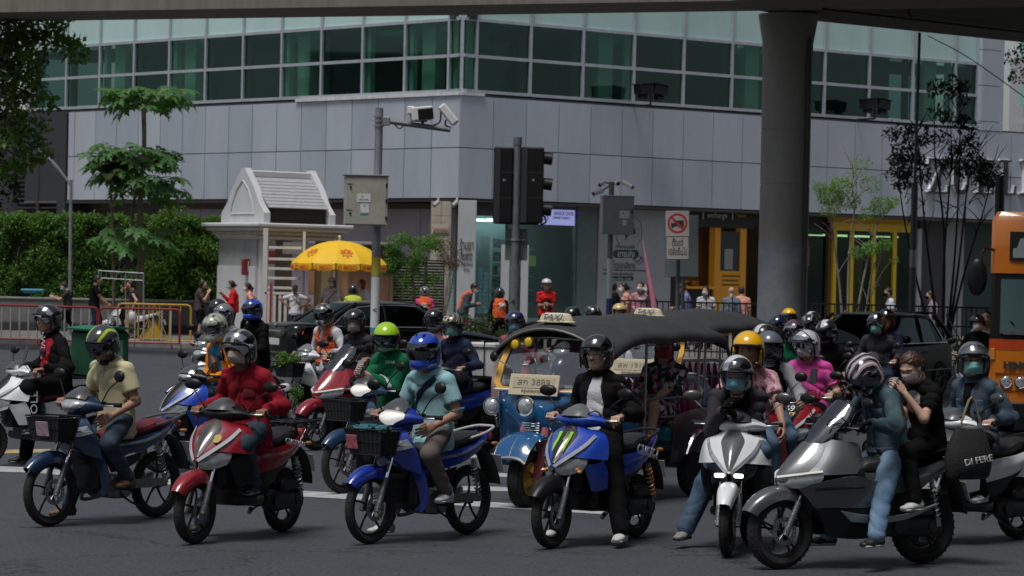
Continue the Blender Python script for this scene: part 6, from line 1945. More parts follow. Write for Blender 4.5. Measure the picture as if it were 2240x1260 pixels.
# ------------------------------------------------------------------ vehicles
red_in=paint('vinyl_pink',(.42,.05,.14));teal_in=mat('vinyl_teal',(.02,.20,.22),.4);green_in=mat('vinyl_green',(.12,.30,.03),.4)
def tuktuk(fx,fy,a,label,body,plate_txt,full=True):
 F=G(fx,fy);d=Vector((-math.sin(R_(a)),-math.cos(R_(a)),0))
 E=empty('tuk_tuk',F,math.atan2(d.y,d.x),label,'tuk-tuk','three-wheeled taxis in the queue')
 yelp=paint('tuk_yellow',(.70,.38,.03));whitep=mat('piping_white',(.62,.60,.58),.4);canvas=mat('roof_canvas',(.030,.031,.033),.62,var=.3,vscale=3,bump=.25,bscale=14)
 # front wheel
 R=.262
 t=MB();w=.145;r0=.155
 t.lathe([(r0,-w*.36),(r0+.03,-w*.48),(R-.03,-w*.5),(R-.006,-w*.38),(R,-w*.15),(R,w*.15),(R-.006,w*.38),(R-.03,w*.5),(r0+.03,w*.48),(r0,w*.36)],(0,0,0),(0,1,0),48)
 for y in(-.045,-.02,0,.02,.045):t.lathe([(R+.001,y-.007),(R+.004,y-.006),(R+.004,y+.006),(R+.001,y+.007)],(0,0,0),(0,1,0),48)
 o=t.build('front_wheel',rubber,E,key=('tt','w'));o.location=(0,0,R)
 rm=MB();rm.lathe([(r0+.005,-.055),(r0-.015,-.05),(r0-.03,-.02),(.06,.02),(.06,.045),(.03,.05),(0,.05)],(0,0,0),(0,1,0),30).lathe([(r0+.005,.06),(r0-.012,.055),(r0-.03,.03),(.07,.0),(.07,.03),(0,.04)],(0,0,0),(0,1,0),30)
 for k in range(5):
  an=2*math.pi*k/5;rm.cyl((math.cos(an)*.045,.03,math.sin(an)*.045),(math.cos(an)*.045,.06,math.sin(an)*.045),.009,6)
 rm.build('rim',mat('rim_gold',(.55,.36,.06),.35,metal=.5,var=.3,vscale=20),o,key=('tt','rim'))
 b=MB()
 for y in(-1,1):b.tube([(0,y*.10,R),(-.06,y*.115,.45),(-.14,y*.11,.72)],[.04,.045,.04],8,2)
 b.build('fork',mat('fork_pink',(.42,.10,.12),.4,coat=.5),E,key=('tt','fork'))
 rows=[]
 for i in range(8):
  an=R_(30+105*i/7);rr_=R+.10+.02*math.sin(an)
  rows.append([(math.cos(an)*rr_,y*.19*(.75+.25*math.sin(an)),R+math.sin(an)*rr_*1.12-.05*abs(y)**3)for y in(-1,-.6,0,.6,1)])
 MB().grid(rows,.008,3,3).build('front_fender',body,E,key=('tt','ff'))
 ed=[rows[0][0],rows[0][1],rows[0][2],rows[0][3],rows[0][4]]
 MB().tube(ed,.016,6,3).tube([r[4]for r in rows],.012,6,2).tube([r[0]for r in rows],.012,6,2).tube([r[2]for r in rows[:5]],.01,6,2).build('fender_trim',chrome,E,key=('tt','ft'))
 # front cowl: centre bulge and side wings
 rows=[[(-.20,0,1.06),(-.20,.20,1.06),(-.23,.38,1.06),(-.33,.50,1.06),(-.55,.56,1.06)],
   [(-.12,0,.95),(-.14,.18,.95),(-.20,.37,.95),(-.31,.50,.95),(-.55,.57,.95)],
   [(-.09,0,.80),(-.11,.15,.80),(-.22,.33,.78),(-.34,.50,.75),(-.56,.575,.72)],
   [(-.13,0,.68),(-.15,.13,.67),(-.28,.30,.60),(-.38,.49,.52),(-.57,.57,.45)],
   [(-.26,0,.60),(-.28,.14,.55),(-.34,.30,.42),(-.42,.46,.36),(-.60,.55,.34)]]
 MB().grid(symgrid(rows),.01,3,3).build('front_cowl',body,E,key=('tt','fc'))
 for s_ in(1,-1):
  MB().grid([[(-.55,.562*s_,1.06),(-.80,.60*s_,.98),(-1.02,.61*s_,.80)],[(-.56,.575*s_,.72),(-.8,.61*s_,.62),(-1.02,.615*s_,.50)],[(-.60,.55*s_,.34),(-.8,.60*s_,.34),(-1.02,.60*s_,.34)]],.01*s_,2,2).build('side_wing',body,E,key=('tt','sw',s_))
  MB().sph((0,0,0),(.05,.075,.075),16,10).build('bumper_lamp',lens,E,key=('tt','bl')).location=(-.20,.50*s_,.90)
  MB().lathe([(.075,.0),(.085,.0),(.088,-.03),(.05,-.09),(.0,-.10)],(0,0,0),(1,0,0),18).build('lamp_bowl',chrome,E,key=('tt','bb')).location=(-.185,.50*s_,.90)
 # head lamp
 h=MB().lathe([(.072,.0),(.090,.004),(.094,-.02),(.075,-.08),(.03,-.12),(0,-.125)],(0,0,0),(1,0,0),22).build('headlight',chrome,E,key=('tt','hb'));h.location=(.06,0,.925)
 MB().sph((-.01,0,0),(.03,.076,.076),18,10).build('headlight_lens',lens,h,key=('tt','hl'))
 b=MB()
 for k in range(4):b.tube([(-.06,-.09,.77-k*.022),(-.03,0,.77-k*.022),(-.06,.09,.77-k*.022)],.007,6,3)
 b.build('horn_grille',chrome,E,key=('tt','hg'))
 # windshield surround
 def ws(t,y):return(-.22-t*.26,y,1.07+t*.46)
 ring=[(y,t)for(y,t)in((.40,.04),(.45,.12),(.455,.5),(.42,.93),(.36,1.0),(0,1.04),(-.36,1.0),(-.42,.93),(-.455,.5),(-.45,.12),(-.40,.04),(0,0))]
 out=[(-.21-t*.26-(abs(y)*.25)**2,y*1.13,1.07+t*.46-(.035 if t<.1 else 0))for y,t in ring];inn=[(-.215-t*.26-(abs(y)*.25)**2,y,1.07+t*.46)for y,t in ring]
 def rg(a_,b_,m,nm,k_,dx=0):MB().grid([[(x+dx,y,z)for x,y,z in a_],[(x+dx,y,z)for x,y,z in b_]],.012,1,1,closed_v=True).build(nm,m,E,key=('tt',k_))
 rg(out,inn,yelp,'windscreen_frame','wf')
 MB().tube(inn,.012,6,1,closed=True).build('rubber_seal',black_pl,E,key=('tt','ws'))
 MB().tube([(x+.004,y*1.0+(.03 if y>0 else-.03),z-(.02 if z<1.2 else-.0))for x,y,z in inn],.009,6,1,closed=True).build('white_piping',whitep,E,key=('tt','wp'))
 g_=[(x,y*.99,z)for x,y,z in inn]
 MB().add(g_+[(-.35,0,1.3)],[(i,(i+1)%12,12)for i in range(12)]).build('windscreen',glassy('tuk_glass',(.62,.66,.66),.18,.03,(.8,.85,.9)),E,key=('tt','wg'))
 MB().tube([(-.185,-.46,1.062),(-.165,0,1.062),(-.185,.46,1.062)],.014,6,3).tube([(-.34,-.50,1.06),(-.55,-.575,1.06),(-.8,-.61,.99)],.012,6,2).tube([(-.34,.50,1.06),(-.55,.575,1.06),(-.8,.61,.99)],.012,6,2).build('white_stripe',whitep,E,key=('tt','st'))
 pl=MB().box((0,0,0),(.012,.52,.20),.006).build('licence_plate',mat('plate_cream',(.55,.48,.34),.5),E,key=('tt','pl'));pl.location=(-.14,-.02,1.115);pl.rotation_euler=(0,-.25,0)
 MB().box((.009,0,.02),(.003,.44,.10),0).build('plate_field',mat('plate_field',(.44,.39,.28),.5),pl,key=('tt','pf'))
 inkp=mat('plate_ink',(.20,.17,.12),.6)
 text('plate_number',plate_txt,.08,inkp,pl,(.012,0,.022),(R_(90),0,R_(90)),th=.002,width=.34);text('plate_province','กรุงเทพมหานคร',.045,inkp,pl,(.012,0,-.058),(R_(90),0,R_(90)),th=.002,width=.24)
 for sgn in(1,-1):
  m_=MB().sph((0,0,0),(.03,.055,.05),14,8).build('mirror',black_pl,E,key=('tt','mi'));m_.location=(-.22,sgn*(.47 if sgn>0 else .50),1.36 if sgn<0 else 1.36);m_.rotation_euler=(0,0,sgn*.5)
  MB().tube([(-.27,sgn*.36,1.27),(-.21,sgn*.46,1.34)],.006,6).build('mirror_arm',chrome,E,key=('tt','ma',sgn))
 # roof
 xs=[-.30,-.42,-.80,-1.15,-1.55,-1.95,-2.35,-2.72,-2.84];rows=[]
 for i,x in enumerate(xs):
  sag=(0,0,-.018,0,-.02,0,-.02,0,0)[i];lift=(0,.02,.05,.07,.085,.09,.08,.05,.02)[i];dn=(.0,0,0,0,0,0,0,.01,.14)[i]
  row=[]
  for y in(-.66,-.655,-.55,-.3,0,.3,.55,.655,.66):
   ay=abs(y)/.66;front=max(0,(-.8-x)*0+(x+.8)/.5)if x>-.8 else 0
   z=1.53+(.12 if x>-.5 else .14)*(1-ay**2.4)-(.05 if abs(y)>=.66 else 0)-dn+sag*(1-ay*.3)+lift*(1-.4*ay)-front*.02-(.13*front*ay**2)
   row.append((x+(.0 if ay<.9 else-.01)-.10*front*ay**2,y*(1-.08*front),z))
  rows.append(row)
 MB().grid(rows,.012,4,3).build('roof',canvas,E,key=('tt','roof'))
 MB().tube([(r[0][0],r[0][1],r[0][2]-.004)for r in rows],.012,6,3).tube([(r[8][0],r[8][1],r[8][2]-.004)for r in rows],.012,6,3).build('roof_edge',mat('roof_edge',(.05,.05,.05),.6),E,key=('tt','re'))
 MB().tube([(q[0]+.006,q[1],q[2])for q in rows[0]],.014,6,3).build('roof_lip',mat('roof_lip',(.12,.115,.10),.5),E,key=('tt','rl'))
 for s_ in(1,-1):
  for x,z0 in((-.50,1.45),(-1.18,.55),(-2.30,.9),(-2.44,.9)):
   MB().tube([(x,s_*.59,z0),(x,s_*.60,1.53)],.014,8).build('roof_post',steel,E,key=('tt','rp',x,s_))
  MB().tube([(-1.18,s_*.60,.98),(-2.6,s_*.60,.98)],.012,8).tube([(-1.5,s_*.60,.80),(-2.6,s_*.60,.80)],.010,8).build('side_rail',steel,E,key=('tt','sr',s_))
  # canvas valance under the roof edge with corner brackets
  for x in(-1.18,-2.0):MB().prism([(x-.10,1.48),(x+.10,1.48),(x,1.535)],s_*.655,s_*.662).build('roof_bracket',mat('bracket_beige',(.32,.28,.22),.6),E,key=('tt','br',x,s_))
 # cabin
 MB().box((-1.55,0,.37),(2.2,1.16,.06),.01).build('floor',darkmetal,E,key=('tt','fl'))
 for s_ in(1,-1):
  MB().grid([[(-1.75,.61*s_,.80),(-2.2,.62*s_,.86),(-2.65,.61*s_,.86)],[(-1.75,.62*s_,.55),(-2.2,.64*s_,.60),(-2.70,.62*s_,.60)],[(-1.72,.60*s_,.34),(-2.2,.62*s_,.44),(-2.68,.60*s_,.36)]],.012*s_,2,2).build('rear_side_panel',mat('side_black',(.02,.02,.024),.35,coat=.6),E,key=('tt','rsp',s_))
  MB().tube([(-2.02,.63*s_,.42),(-2.15,.64*s_,.60),(-2.38,.645*s_,.66),(-2.60,.64*s_,.58),(-2.70,.63*s_,.42)],.022,8,3).build('wheel_arch_trim',chrome,E,key=('tt','wa',s_))
  o=MB().lathe([(.12,-.06),(.16,-.07),(.24,-.07),(.262,-.04),(.262,.04),(.24,.07),(.16,.07),(.12,.06),(0,.05)],(0,0,0),(0,1,0),30).build('rear_wheel',rubber,E,key=('tt','rw'));o.location=(-2.36,s_*.545,.262)
 MB().box((-1.05,0,.62),(.36,.62,.30),.05).build('driver_seat',black_pl,E,key=('tt','ds'));MB().box((-1.26,0,.86),(.08,.55,.34),.03).build('driver_backrest',mat('backrest_wine',(.12,.01,.02),.4),E,key=('tt','db'))
 MB().box((-2.05,0,.60),(.52,1.10,.18),.05).build('passenger_bench',teal_in,E,key=('tt','pb'))
 b=MB()
 for k in range(14):
  y=-.52+k*.08;b.sph((-2.36+0,y,.90),(.055,.043,.24),8,6)
 b.build('bench_back',red_in,E,key=('tt','bk'));MB().tube([(-2.38,-.57,.9),(-2.40,-.5,1.13),(-2.40,.5,1.13),(-2.38,.57,.9)],.02,8,2).build('bench_piping',whitep,E,key=('tt','bp'))
 MB().box((-1.58,0,1.0),(.03,1.0,.03),.005).build('grab_bar',steel,E,key=('tt','gb'));MB().box((-2.62,0,.62),(.05,1.15,.5),.02).build('tailboard',body,E,key=('tt','tb'))
 MB().box((-.60,0,.98),(.30,.86,.16),.04).build('dashboard',mat('dash_dark',(.03,.02,.02),.5),E,key=('tt','da'));MB().tube([(-.72,-.30,1.06),(-.60,0,1.10),(-.72,.30,1.06)],.014,8,4).build('handlebar',steel,E,key=('tt','hbar'))
 for(y,z)in((-.30,1.515),(-.16,1.54)):
  l_=MB().lathe([(.038,.0),(.046,.004),(.046,-.03),(0,-.05)],(0,0,0),(1,0,0),16).build('fog_lamp',mat('fog_yellow_rim',(.25,.16,.01),.3,metal=.4),E,key=('tt','fg'));l_.location=(-.26,y,z-.03);MB().sph((.0,0,0),(.012,.038,.038),14,8).build('fog_lens',mat('fog_yellow',(.55,.38,.01),.12,coat=1,emit=(.6,.4,0),es=.15),l_,key=('tt','fgl'))
 b=MB()
 for(y,z,w_,h_)in((.05,1.12,.10,.08),(.20,1.10,.08,.03),(-.12,1.16,.07,.05)):b.box((-.40,y,z),(.01,w_,h_))
 b.build('dashboard_papers',mat('paper_white',(.6,.6,.62),.7),E,key=('tt','pa'))
 # TAXI sign on the roof
 s_=MB();rows=[]
 for(r_,z)in((.0,.085),(.11,.083),(.15,.07),(.172,.03),(.175,.01),(.205,.004),(.205,-.004)):
  rows.append([(r_*.42*math.cos(q),r_*1.0*math.sin(q),z)for q in[2*math.pi*k/28 for k in range(28)]])
 s_.grid(rows,0,1,1,closed_v=True)
 t_=s_.build('taxi_sign',mat('taxi_cream',(.66,.60,.40),.4,coat=.4),E,key=('tt','ts'));t_.location=(-.50,.0,1.695)
 MB().box((0,0,-.02),(.08,.22,.03),.005).build('sign_bracket',black_pl,t_,key=('tt','tsb'))
 text('sign_text','TAXI',.075,mat('taxi_ink',(.10,.10,.22),.5),t_,(.085,0,.045),(R_(72),0,R_(90)),th=.003,width=.21,shear=.15)
 return E
tt_blue=paint('tuk_blue',(.004,.085,.23),rough=.2)
TT1=tuktuk(1150,1110,30,'blue and yellow tuk-tuk with black canvas roof behind the front riders',tt_blue,'สก 3889')
TT2=tuktuk(1370,1025,27,'second tuk-tuk half hidden behind the blue one, yellow windscreen frame',tt_blue,'สพ 1918')
def car(kind,loc,a,label,body,L=4.95,W=1.87,Hh=1.47):
 d=Vector((math.sin(R_(a)),math.cos(R_(a)),0))
 E=empty('parked_car' if False else 'car',loc,math.atan2(d.y,d.x),label,'car')
 hl=L/2;hw=W/2
 st=[(-hl,.62,.42,.86),(-hl+.06,.80,.30,.95),(-hl+.25,.90,.24,1.0),(-hl+.9,.97,.20,1.0),(-.6,1.0,.18,.96),(.6,1.0,.18,.94),(hl-1.3,.98,.18,.90),(hl-.5,.93,.22,.80),(hl-.12,.80,.28,.70),(hl,.6,.36,.62)]
 if kind=='suv':st=[(-hl,.66,.42,.98),(-hl+.06,.82,.30,1.04),(-hl+.3,.92,.24,1.06),(-hl+.9,.97,.20,1.05),(-.6,1.0,.18,1.02),(.6,1.0,.18,1.0),(hl-1.1,.98,.18,.98),(hl-.4,.93,.22,.88),(hl-.12,.80,.28,.76),(hl,.6,.36,.68)]
 secs=[]
 for(x,w,zb,zt)in st:
  w=hw*w;half=[(0,zt+.02),(w*.6,zt+.012),(w*.88,zt-.01),(w*.97,zt-.07),(w,zt-.2),(w*.985,zb+.25),(w*.99,zb+.1),(w*.9,zb),(0,zb)]
  secs.append([(x,y,z)for y,z in half]+[(x,-y,z)for y,z in half[-2:0:-1]])
 MB().loft(secs,4,1).build('body',body,E,ang=40)
 # greenhouse
 zb=.95 if kind=='sedan' else 1.0
 if kind=='sedan':x0,x1,rx0,rx1=-hl+.62,hl-1.25,-hl+1.45,hl-2.2
 else:x0,x1,rx0,rx1=-hl+.12,hl-1.15,-hl+.62,hl-2.0
 def ring(f,e=5):
  z=zb+(Hh-.04-zb)*f;cx_=((x0+x1)*(1-f)+(rx0+rx1)*f)/2;hx=((x1-x0)*(1-f)+(rx1-rx0)*f)/2;w=hw*(.90*(1-f)+.68*f)
  hx*=1+.06*math.sin(math.pi*f)
  n=40;out=[]
  for i in range(n):
   q=2*math.pi*i/n;c,s_=math.cos(q),math.sin(q)
   out.append((cx_+math.copysign(abs(c)**(2/e),c)*hx,math.copysign(abs(s_)**(2/e),s_)*w,z))
  return out
 g=MB().loft([ring(f)for f in(0,.25,.5,.75,1)],1,1,caps=False).build('window',glassy('car_glass_'+kind,(.012,.018,.018)if kind=='suv' else(.05,.085,.08),.04,.03,(.45,.58,.56)),E,ang=60)
 rt=ring(1.0);rows=[]
 cx_=(rx0+rx1)/2
 for f in(1.05,1.0,.9,.6,.25,.0):
  rows.append([(cx_+(x-cx_)*f,y*f,z+(-.03 if f>1 else(1-f*f)*.055+.004))for x,y,z in rt])
 MB().grid(rows,0,1,1,closed_v=True).build('roof',body,E,ang=60)
 for s_ in(1,-1):
  for(xa,xb,w_)in((x0+.05,rx0+.08,.045),(x1-.06,rx1-.05,.03),((x0+x1)/2-.1,(rx0+rx1)/2-.05,.03)):
   MB().tube([(xa,s_*hw*.90,zb),((xa+xb)/2,s_*hw*.80,(zb+Hh)/2),(xb,s_*hw*.68,Hh-.04)],w_,6,2).build('pillar',body,E)
  q=[(x,s_*(abs(y)+.004),z)for x,y,z in ring(0.02)if y>hw*.8]
  MB().tube([(x0+.25,s_*hw*.912,zb+.01),(x1-.1,s_*hw*.912,zb)],.010,5).tube([(x0+.30,s_*hw*.905,zb+.03),(rx0+.1,s_*hw*.735,Hh-.12),(rx1,s_*hw*.72,Hh-.09),(x1-.3,s_*hw*.86,zb+.15)],.009,5,3).build('chrome_window_line',chrome,E)
  MB().tube([(-hl+.5,s_*hw*1.0,.52),(hl-.8,s_*hw*1.0,.48)],.012,5).build('sill_strip',steel,E)
  m_=MB().sph((0,0,0),(.07,.10,.07),12,8).build('door_mirror',body,E);m_.location=(x1-.55,s_*(hw+.10),zb+.08)
  for xd in(-.55,.45):MB().box((xd,s_*(hw*1.0+.004),zb-.16),(.20,.02,.025),.006).build('door_handle',body,E)
  for xw in(-hl+.95,hl-.9):
   o=MB().lathe([(0,-.05),(.20,-.06),(.215,-.1),(.32,-.1),(.335,-.07),(.335,.07),(.32,.1),(.215,.1),(.20,.05),(0,.04)],(0,0,0),(0,1,0),32).build('wheel',rubber,E);o.location=(xw,s_*(hw-.10),.335)
   r_=MB()
   for k in range(9):an=2*math.pi*k/9;r_.tube([(0,s_*.075,0),(math.cos(an)*.2,s_*.085,math.sin(an)*.2)],.014,5)
   r_.lathe([(.2,s_*.085),(.215,s_*.09),(.215,s_*.1),(.2,s_*.1)],(0,0,0),(0,1,0),28,closed=True);r_.build('rim',alu,o)
 if kind=='sedan':
  MB().box((-hl+.012,0,.62),(.03,.52,.14),.005).build('licence_plate',plate_w,E)
  MB().box((-hl-.0,0,.84),(.05,.72,.035),.01).build('boot_strip',chrome,E)
  for s_ in(1,-1):
   MB().grid([[(-hl+.01,s_*.36,.845),(-hl+.05,s_*.62,.85),(-hl+.28,s_*.855,.86)],[(-hl-.0,s_*.36,.76),(-hl+.045,s_*.62,.765),(-hl+.26,s_*.872,.79)]],.012*-s_,2,2).build('tail_light',mat('tail_dim',(.35,.012,.01),.2,coat=1,emit=(.5,.02,.01),es=.18),E)
  MB().lathe([(0,.01),(.04,.008),(.045,0)],(-hl+.0,0,.95),(-1,0,0),16).build('badge',steel,E)
  MB().tube([(-hl-.0,-.6,.40),(-hl-.02,0,.40),(-hl,.6,.40)],.012,6,2).build('bumper_strip',steel,E)
 else:
  for s_ in(1,-1):
   MB().grid([[(hl-.02,s_*.40,.72),(hl-.15,s_*.66,.76),(hl-.5,s_*.86,.80)],[(hl+.0,s_*.40,.64),(hl-.12,s_*.68,.66),(hl-.45,s_*.88,.70)]],.02*s_,2,2).build('headlight',lens,E)
  MB().box((hl-.03,0,.58),(.06,.9,.14),.02).build('grille',black_pl,E)
  for k in range(3):MB().tube([(hl-1.35-.0,-.5+k*.35,zb+.02),(hl-1.5,-.25+k*.35,zb+.09)],.01,5).build('wiper',black_pl,E)
  MB().box((rx0-.1,0,Hh+.0),(.3,1.1,.04),.015).build('roof_spoiler',body,E)
 return E
blackcar=mat('car_black',(.002,.0025,.003),.12,coat=.3,spec=.4)
p=VY(846,57.6,0);p.z=0
car('sedan',p,62,'black saloon car crossing with its tail lights to the left',blackcar,5.15,1.9)
blackg=mat('car_black_green',(.002,.0035,.003),.25,spec=.12)
p=VY(1895,50.5,0);p.z=0
car('suv',p,180+32,'black hatchback with dark windscreen waiting behind the scooters',blackg,4.5,1.82,1.55)
# bus
sticker_bus=mat('route_card',(.5,.5,.42),.6)
orange=mat('bus_orange',(.72,.20,.008),.35,coat=.6,var=.3,vscale=.8,dirt=(.30,.09,.01));redor=mat('bus_red',(.55,.07,.01),.35,coat=.5)
a=12.5;fw=Vector((-math.sin(R_(a)),-math.cos(R_(a)),0));rt=Vector((-fw.y,fw.x,0))   # rt = bus's own left
cornr=VY(2166,38,1.0);cornr.z=0
o0=cornr+rt*1.22
BUS=empty('bus',o0,math.atan2(fw.y,fw.x),'orange city bus entering at the right edge with round headlights','bus')
def brow(z,w=1.22,x=0.0):return[(x-.10,-w,z),(x-.03,-w+.05,z),(x,-w+.16,z),(x+.03,0,z),(x,w-.16,z),(x-.03,w-.05,z),(x-.10,w,z)]
MB().grid([brow(.42),brow(.50),brow(1.22)],.03,1,2).build('front_panel',orange,BUS)
MB().grid([brow(1.221,x=.004),brow(1.37,x=.004)],.03,1,2).build('front_band',redor,BUS)
MB().grid([brow(1.371,x=-.0),brow(1.8,x=-.02),brow(2.28,x=-.06)],.02,1,2).build('windscreen_surround',black_pl,BUS)
MB().grid([[(x+.045,y*.93,z)for x,y,z in brow(1.45,x=.0)],[(x+.045,y*.93,z)for x,y,z in brow(2.20,x=-.055)]],.006,1,2).build('windscreen',mat('bus_glass',(.09,.15,.155),.05,coat=1,spec=.8),BUS)
MB().grid([brow(2.281,x=-.05),brow(2.62,x=-.07),brow(3.0,x=-.12),brow(3.12,1.16,x=-.2)],.03,1,2).build('front_top',orange,BUS)
MB().grid([[(x+.055,y*.84,z)for x,y,z in brow(2.46,x=-.055)],[(x+.055,y*.84,z)for x,y,z in brow(2.86,x=-.1)]],.006,1,2).build('display_seal',black_pl,BUS)
MB().grid([[(x+.062,y*.80,z)for x,y,z in brow(2.50,x=-.055)],[(x+.062,y*.80,z)for x,y,z in brow(2.82,x=-.1)]],.004,1,2).build('destination_window',mat('bus_display',(.22,.25,.26),.15,coat=.8),BUS)
MB().box((-5.2,0,1.76),(10,2.40,2.7),.06).build('side_body',orange,BUS)
MB().box((-5.2,0,2.0),(9.6,2.43,.8),.02).build('side_windows',mat('bus_side_glass',(.02,.03,.03),.06,coat=1),BUS)
for s_ in(1,-1):
 for y in(.80,1.00):
  l_=MB().lathe([(.07,.0),(.085,.006),(.085,-.02),(0,-.05)],(0,0,0),(1,0,0),20).build('headlight',chrome,BUS,key=('bus','hl'));l_.location=(.085 if y<1 else .065,s_*y,.78);MB().sph((.0,0,0),(.014,.07,.07),16,8).build('headlight_lens',lens,l_,key=('bus','hll'))
 MB().box((.0,s_*1.19,1.16),(.08,.07,.16),.01).build('turn_signal',lens_amber,BUS)
 MB().tube([(.02,s_*.35,1.42),(.03,s_*.75,1.35),(.04,s_*.95,1.62)],.014,6).build('wiper',black_pl,BUS)
 MB().tube([(-.1,s_*1.2,2.6),(.12,s_*1.34,2.6),(.16,s_*1.38,2.3)],.018,8,3).build('mirror_arm',black_pl,BUS)
 MB().sph((.14,s_*1.42,2.22),(.06,.14,.26),16,10).build('mirror',black_pl,BUS)
MB().box((.0,0,.40),(.16,2.3,.20),.02).build('bumper',black_pl,BUS)
for z in(.52,.57,.62):MB().box((.07,0,z),(.02,.9,.02)).build('grille_slat',black_pl,BUS)
for y in(-.62,.62):MB().box((.045,y,1.85),(.02,.03,.86)).build('windscreen_divider',black_pl,BUS)
MB().box((.06,0,1.46),(.02,2.1,.05)).build('windscreen_sill',steel,BUS)
text('lettering','HINO',.12,mat('badge_dark',(.08,.07,.06),.4,metal=.4),BUS,(.06,-.86,1.01),(R_(90),0,R_(90)),th=.008,width=.36,offset=.008)
MB().box((.035,-.85,.66),(.03,.60,.012)).box((.035,-.85,.90),(.03,.60,.012)).build('panel_seam',mat('seam',(.2,.06,.01),.6),BUS)
for x in(-1.9,-7.8):
 for s_ in(1,-1):MB().lathe([(0,-.1),(.28,-.12),(.48,-.13),(.5,-.1),(.5,.1),(.48,.13),(.28,.12),(0,.1)],(x,s_*1.08,.5),(0,1,0),28).build('wheel',rubber,BUS)
# ------------------------------------------------------------------ street furniture
galv=mat('galvanised',(.30,.31,.32),.5,metal=.55,var=.3,vscale=5);galv_d=mat('pole_grey',(.17,.18,.18),.55,metal=.4,var=.3,vscale=5)
cream_box=mat('cabinet_cream',(.36,.35,.29),.55,var=.2,vscale=3);white_m=mat('camera_white',(.66,.66,.66),.4,var=.08)
grey_box=mat('cabinet_grey',(.27,.29,.29),.5,var=.12)
sticker=mat('sticker_white',(.62,.64,.64),.6);sticker_b=mat('sticker_teal',(.05,.25,.30),.6);sticker_y=mat('sticker_yellow',(.5,.42,.05),.6)
# camera pole with cream cabinet
D1=53.0
base=VY(817,D1,0);CP=empty('camera_pole',base,0,'tall galvanised pole with traffic camera arm and cream cabinet','pole')
zt=P(830,236,D1).z
MB().cyl((0,0,0),(0,0,3.9),.085,20).cyl((0,0,3.9),(0,0,zt),.078,20).build('pole',galv,CP)
MB().box((0,0,.01),(.4,.4,.02),.005).cyl((0,0,.02),(0,0,.12),.11,16).build('base_plate',galv,CP)
za=P(830,266,D1).z
b=MB()
for k in(-.08,0.01,.10):b.lathe([(.09,-.012),(.105,-.012),(.105,.012),(.09,.012)],(0,0,za+k),(0,0,1),20,closed=True)
b.box((.13,0,za+.01),(.16,.14,.17),.01);b.build('bracket',galv,CP)
e=P(985,284,D1)-base
MB().tube([(.1,0,za+.02),(.5,0,za-.03),(e.x,e.y,e.z)],.05,12,2).build('arm',galv_d,CP)
def cam_at(px,py):return P(px,py,D1)-base
cc=cam_at(922,249)
M=Matrix.Rotation(.18,3,'Z')
b=MB();b.box(cc,(.42,.36,.26),.02,Matrix.Rotation(-.12,3,'Y')@M);b.box(cc+Vector((-.20,0,.06)),(.14,.30,.16),.02);b.build('flash_unit',white_m,CP)
b=MB();b.box(cc+Vector((.085,-.185,-.01)),(.30,.02,.21),.006,Matrix.Rotation(-.12,3,'Y'));b.build('flash_window',mat('black_gloss',(.015,.012,.012),.15,coat=.6),CP)
MB().cyl(cc+Vector((.02,0,-.14)),cc+Vector((.04,0,-.24)),.03,8).box(cc+Vector((0,0,-.14)),(.22,.12,.03),.005).build('mount',galv_d,CP)
p0,p1=cam_at(967,233),cam_at(995,268)
b=MB();dd=(p1-p0).normalized();b.box((p0+p1)/2,((p1-p0).length+.06,.17,.17),.03,Matrix.Rotation(math.atan2(-dd.z,dd.x),3,'Y'));b.build('camera',white_m,CP)
b=MB();b.cyl(p1+dd*.028,p1+dd*.036,.06,14);b.build('camera_lens',mat('lens_dark',(.02,.02,.02),.1,coat=1),CP)
b=MB();q=(p0+p1)/2;b.tube([q+Vector((-.04,0,-.1)),q+Vector((-.06,0,-.2)),q+Vector((.06,0,-.26))],.02,6,2);b.tube([cc+Vector((.22,.0,-.22)),q+Vector((-.16,0,-.14)),p0+Vector((-.02,0,-.05))],.018,6,3);b.tube([(.5,0,za-.04),(.4,0,za-.13),(.3,0,za-.05)],.014,6,3);b.build('cable',darkmetal,CP)
def cabinet(E,org,px0,py0,px1,py1,D,depth,m,side_w,rz,marks=True):
 a_,c_=P(px0,py0,D)-org,P(px1,py1,D)-org
 w=c_.x-a_.x;h=a_.z-c_.z;cen=Vector(((a_.x+c_.x)/2,a_.y,(a_.z+c_.z)/2))
 b=MB().box((0,0,0),(w,depth,h),.008);o=b.build('cabinet',m,E);o.location=cen;o.rotation_euler=(0,0,rz)
 return o,w,h
cb,w,h=cabinet(CP,base,754,384,846,494,D1-.26,.34,cream_box,0,.12)
MB().box((-.01,-.176,-.01),(w-.05,.014,h-.06),.004).build('door',cream_box,cb);MB().box((0,0,h/2+.012),(w+.06,.42,.022),.004).build('cabinet_roof',grey_box,cb)
for z in(-.33,0.0,.3):MB().box((w/2-.03,-.183,z),(.035,.02,.07),.004).build('hinge',black_pl,cb)
for z in(-.25,.25):MB().cyl((-w/2+.11,-.186,z),(-w/2+.11,-.2,z),.022,10).box((-w/2+.09,-.184,z+.06),(.12,.008,.012)).build('lock',black_pl,cb)
for k in range(8):MB().box((w/2+.004,.02,.12-k*.035),(.012,.14,.014),.002).build('vent_slot',cream_box,cb)
MB().box((-.05,-.186,.05),(.26,.004,.16)).build('warning_label',sticker,cb);MB().box((-.03,-.186,-.17),(.16,.004,.20)).build('info_label',sticker,cb);MB().box((-.03,-.189,-.25),(.155,.003,.03)).build('label_bar',sticker_b,cb)
MB().add([(-.11,-.19,.065),(-.05,-.19,.065),(-.08,-.19,.115)],[(0,1,2)]).build('label_triangle',sticker_y,cb)
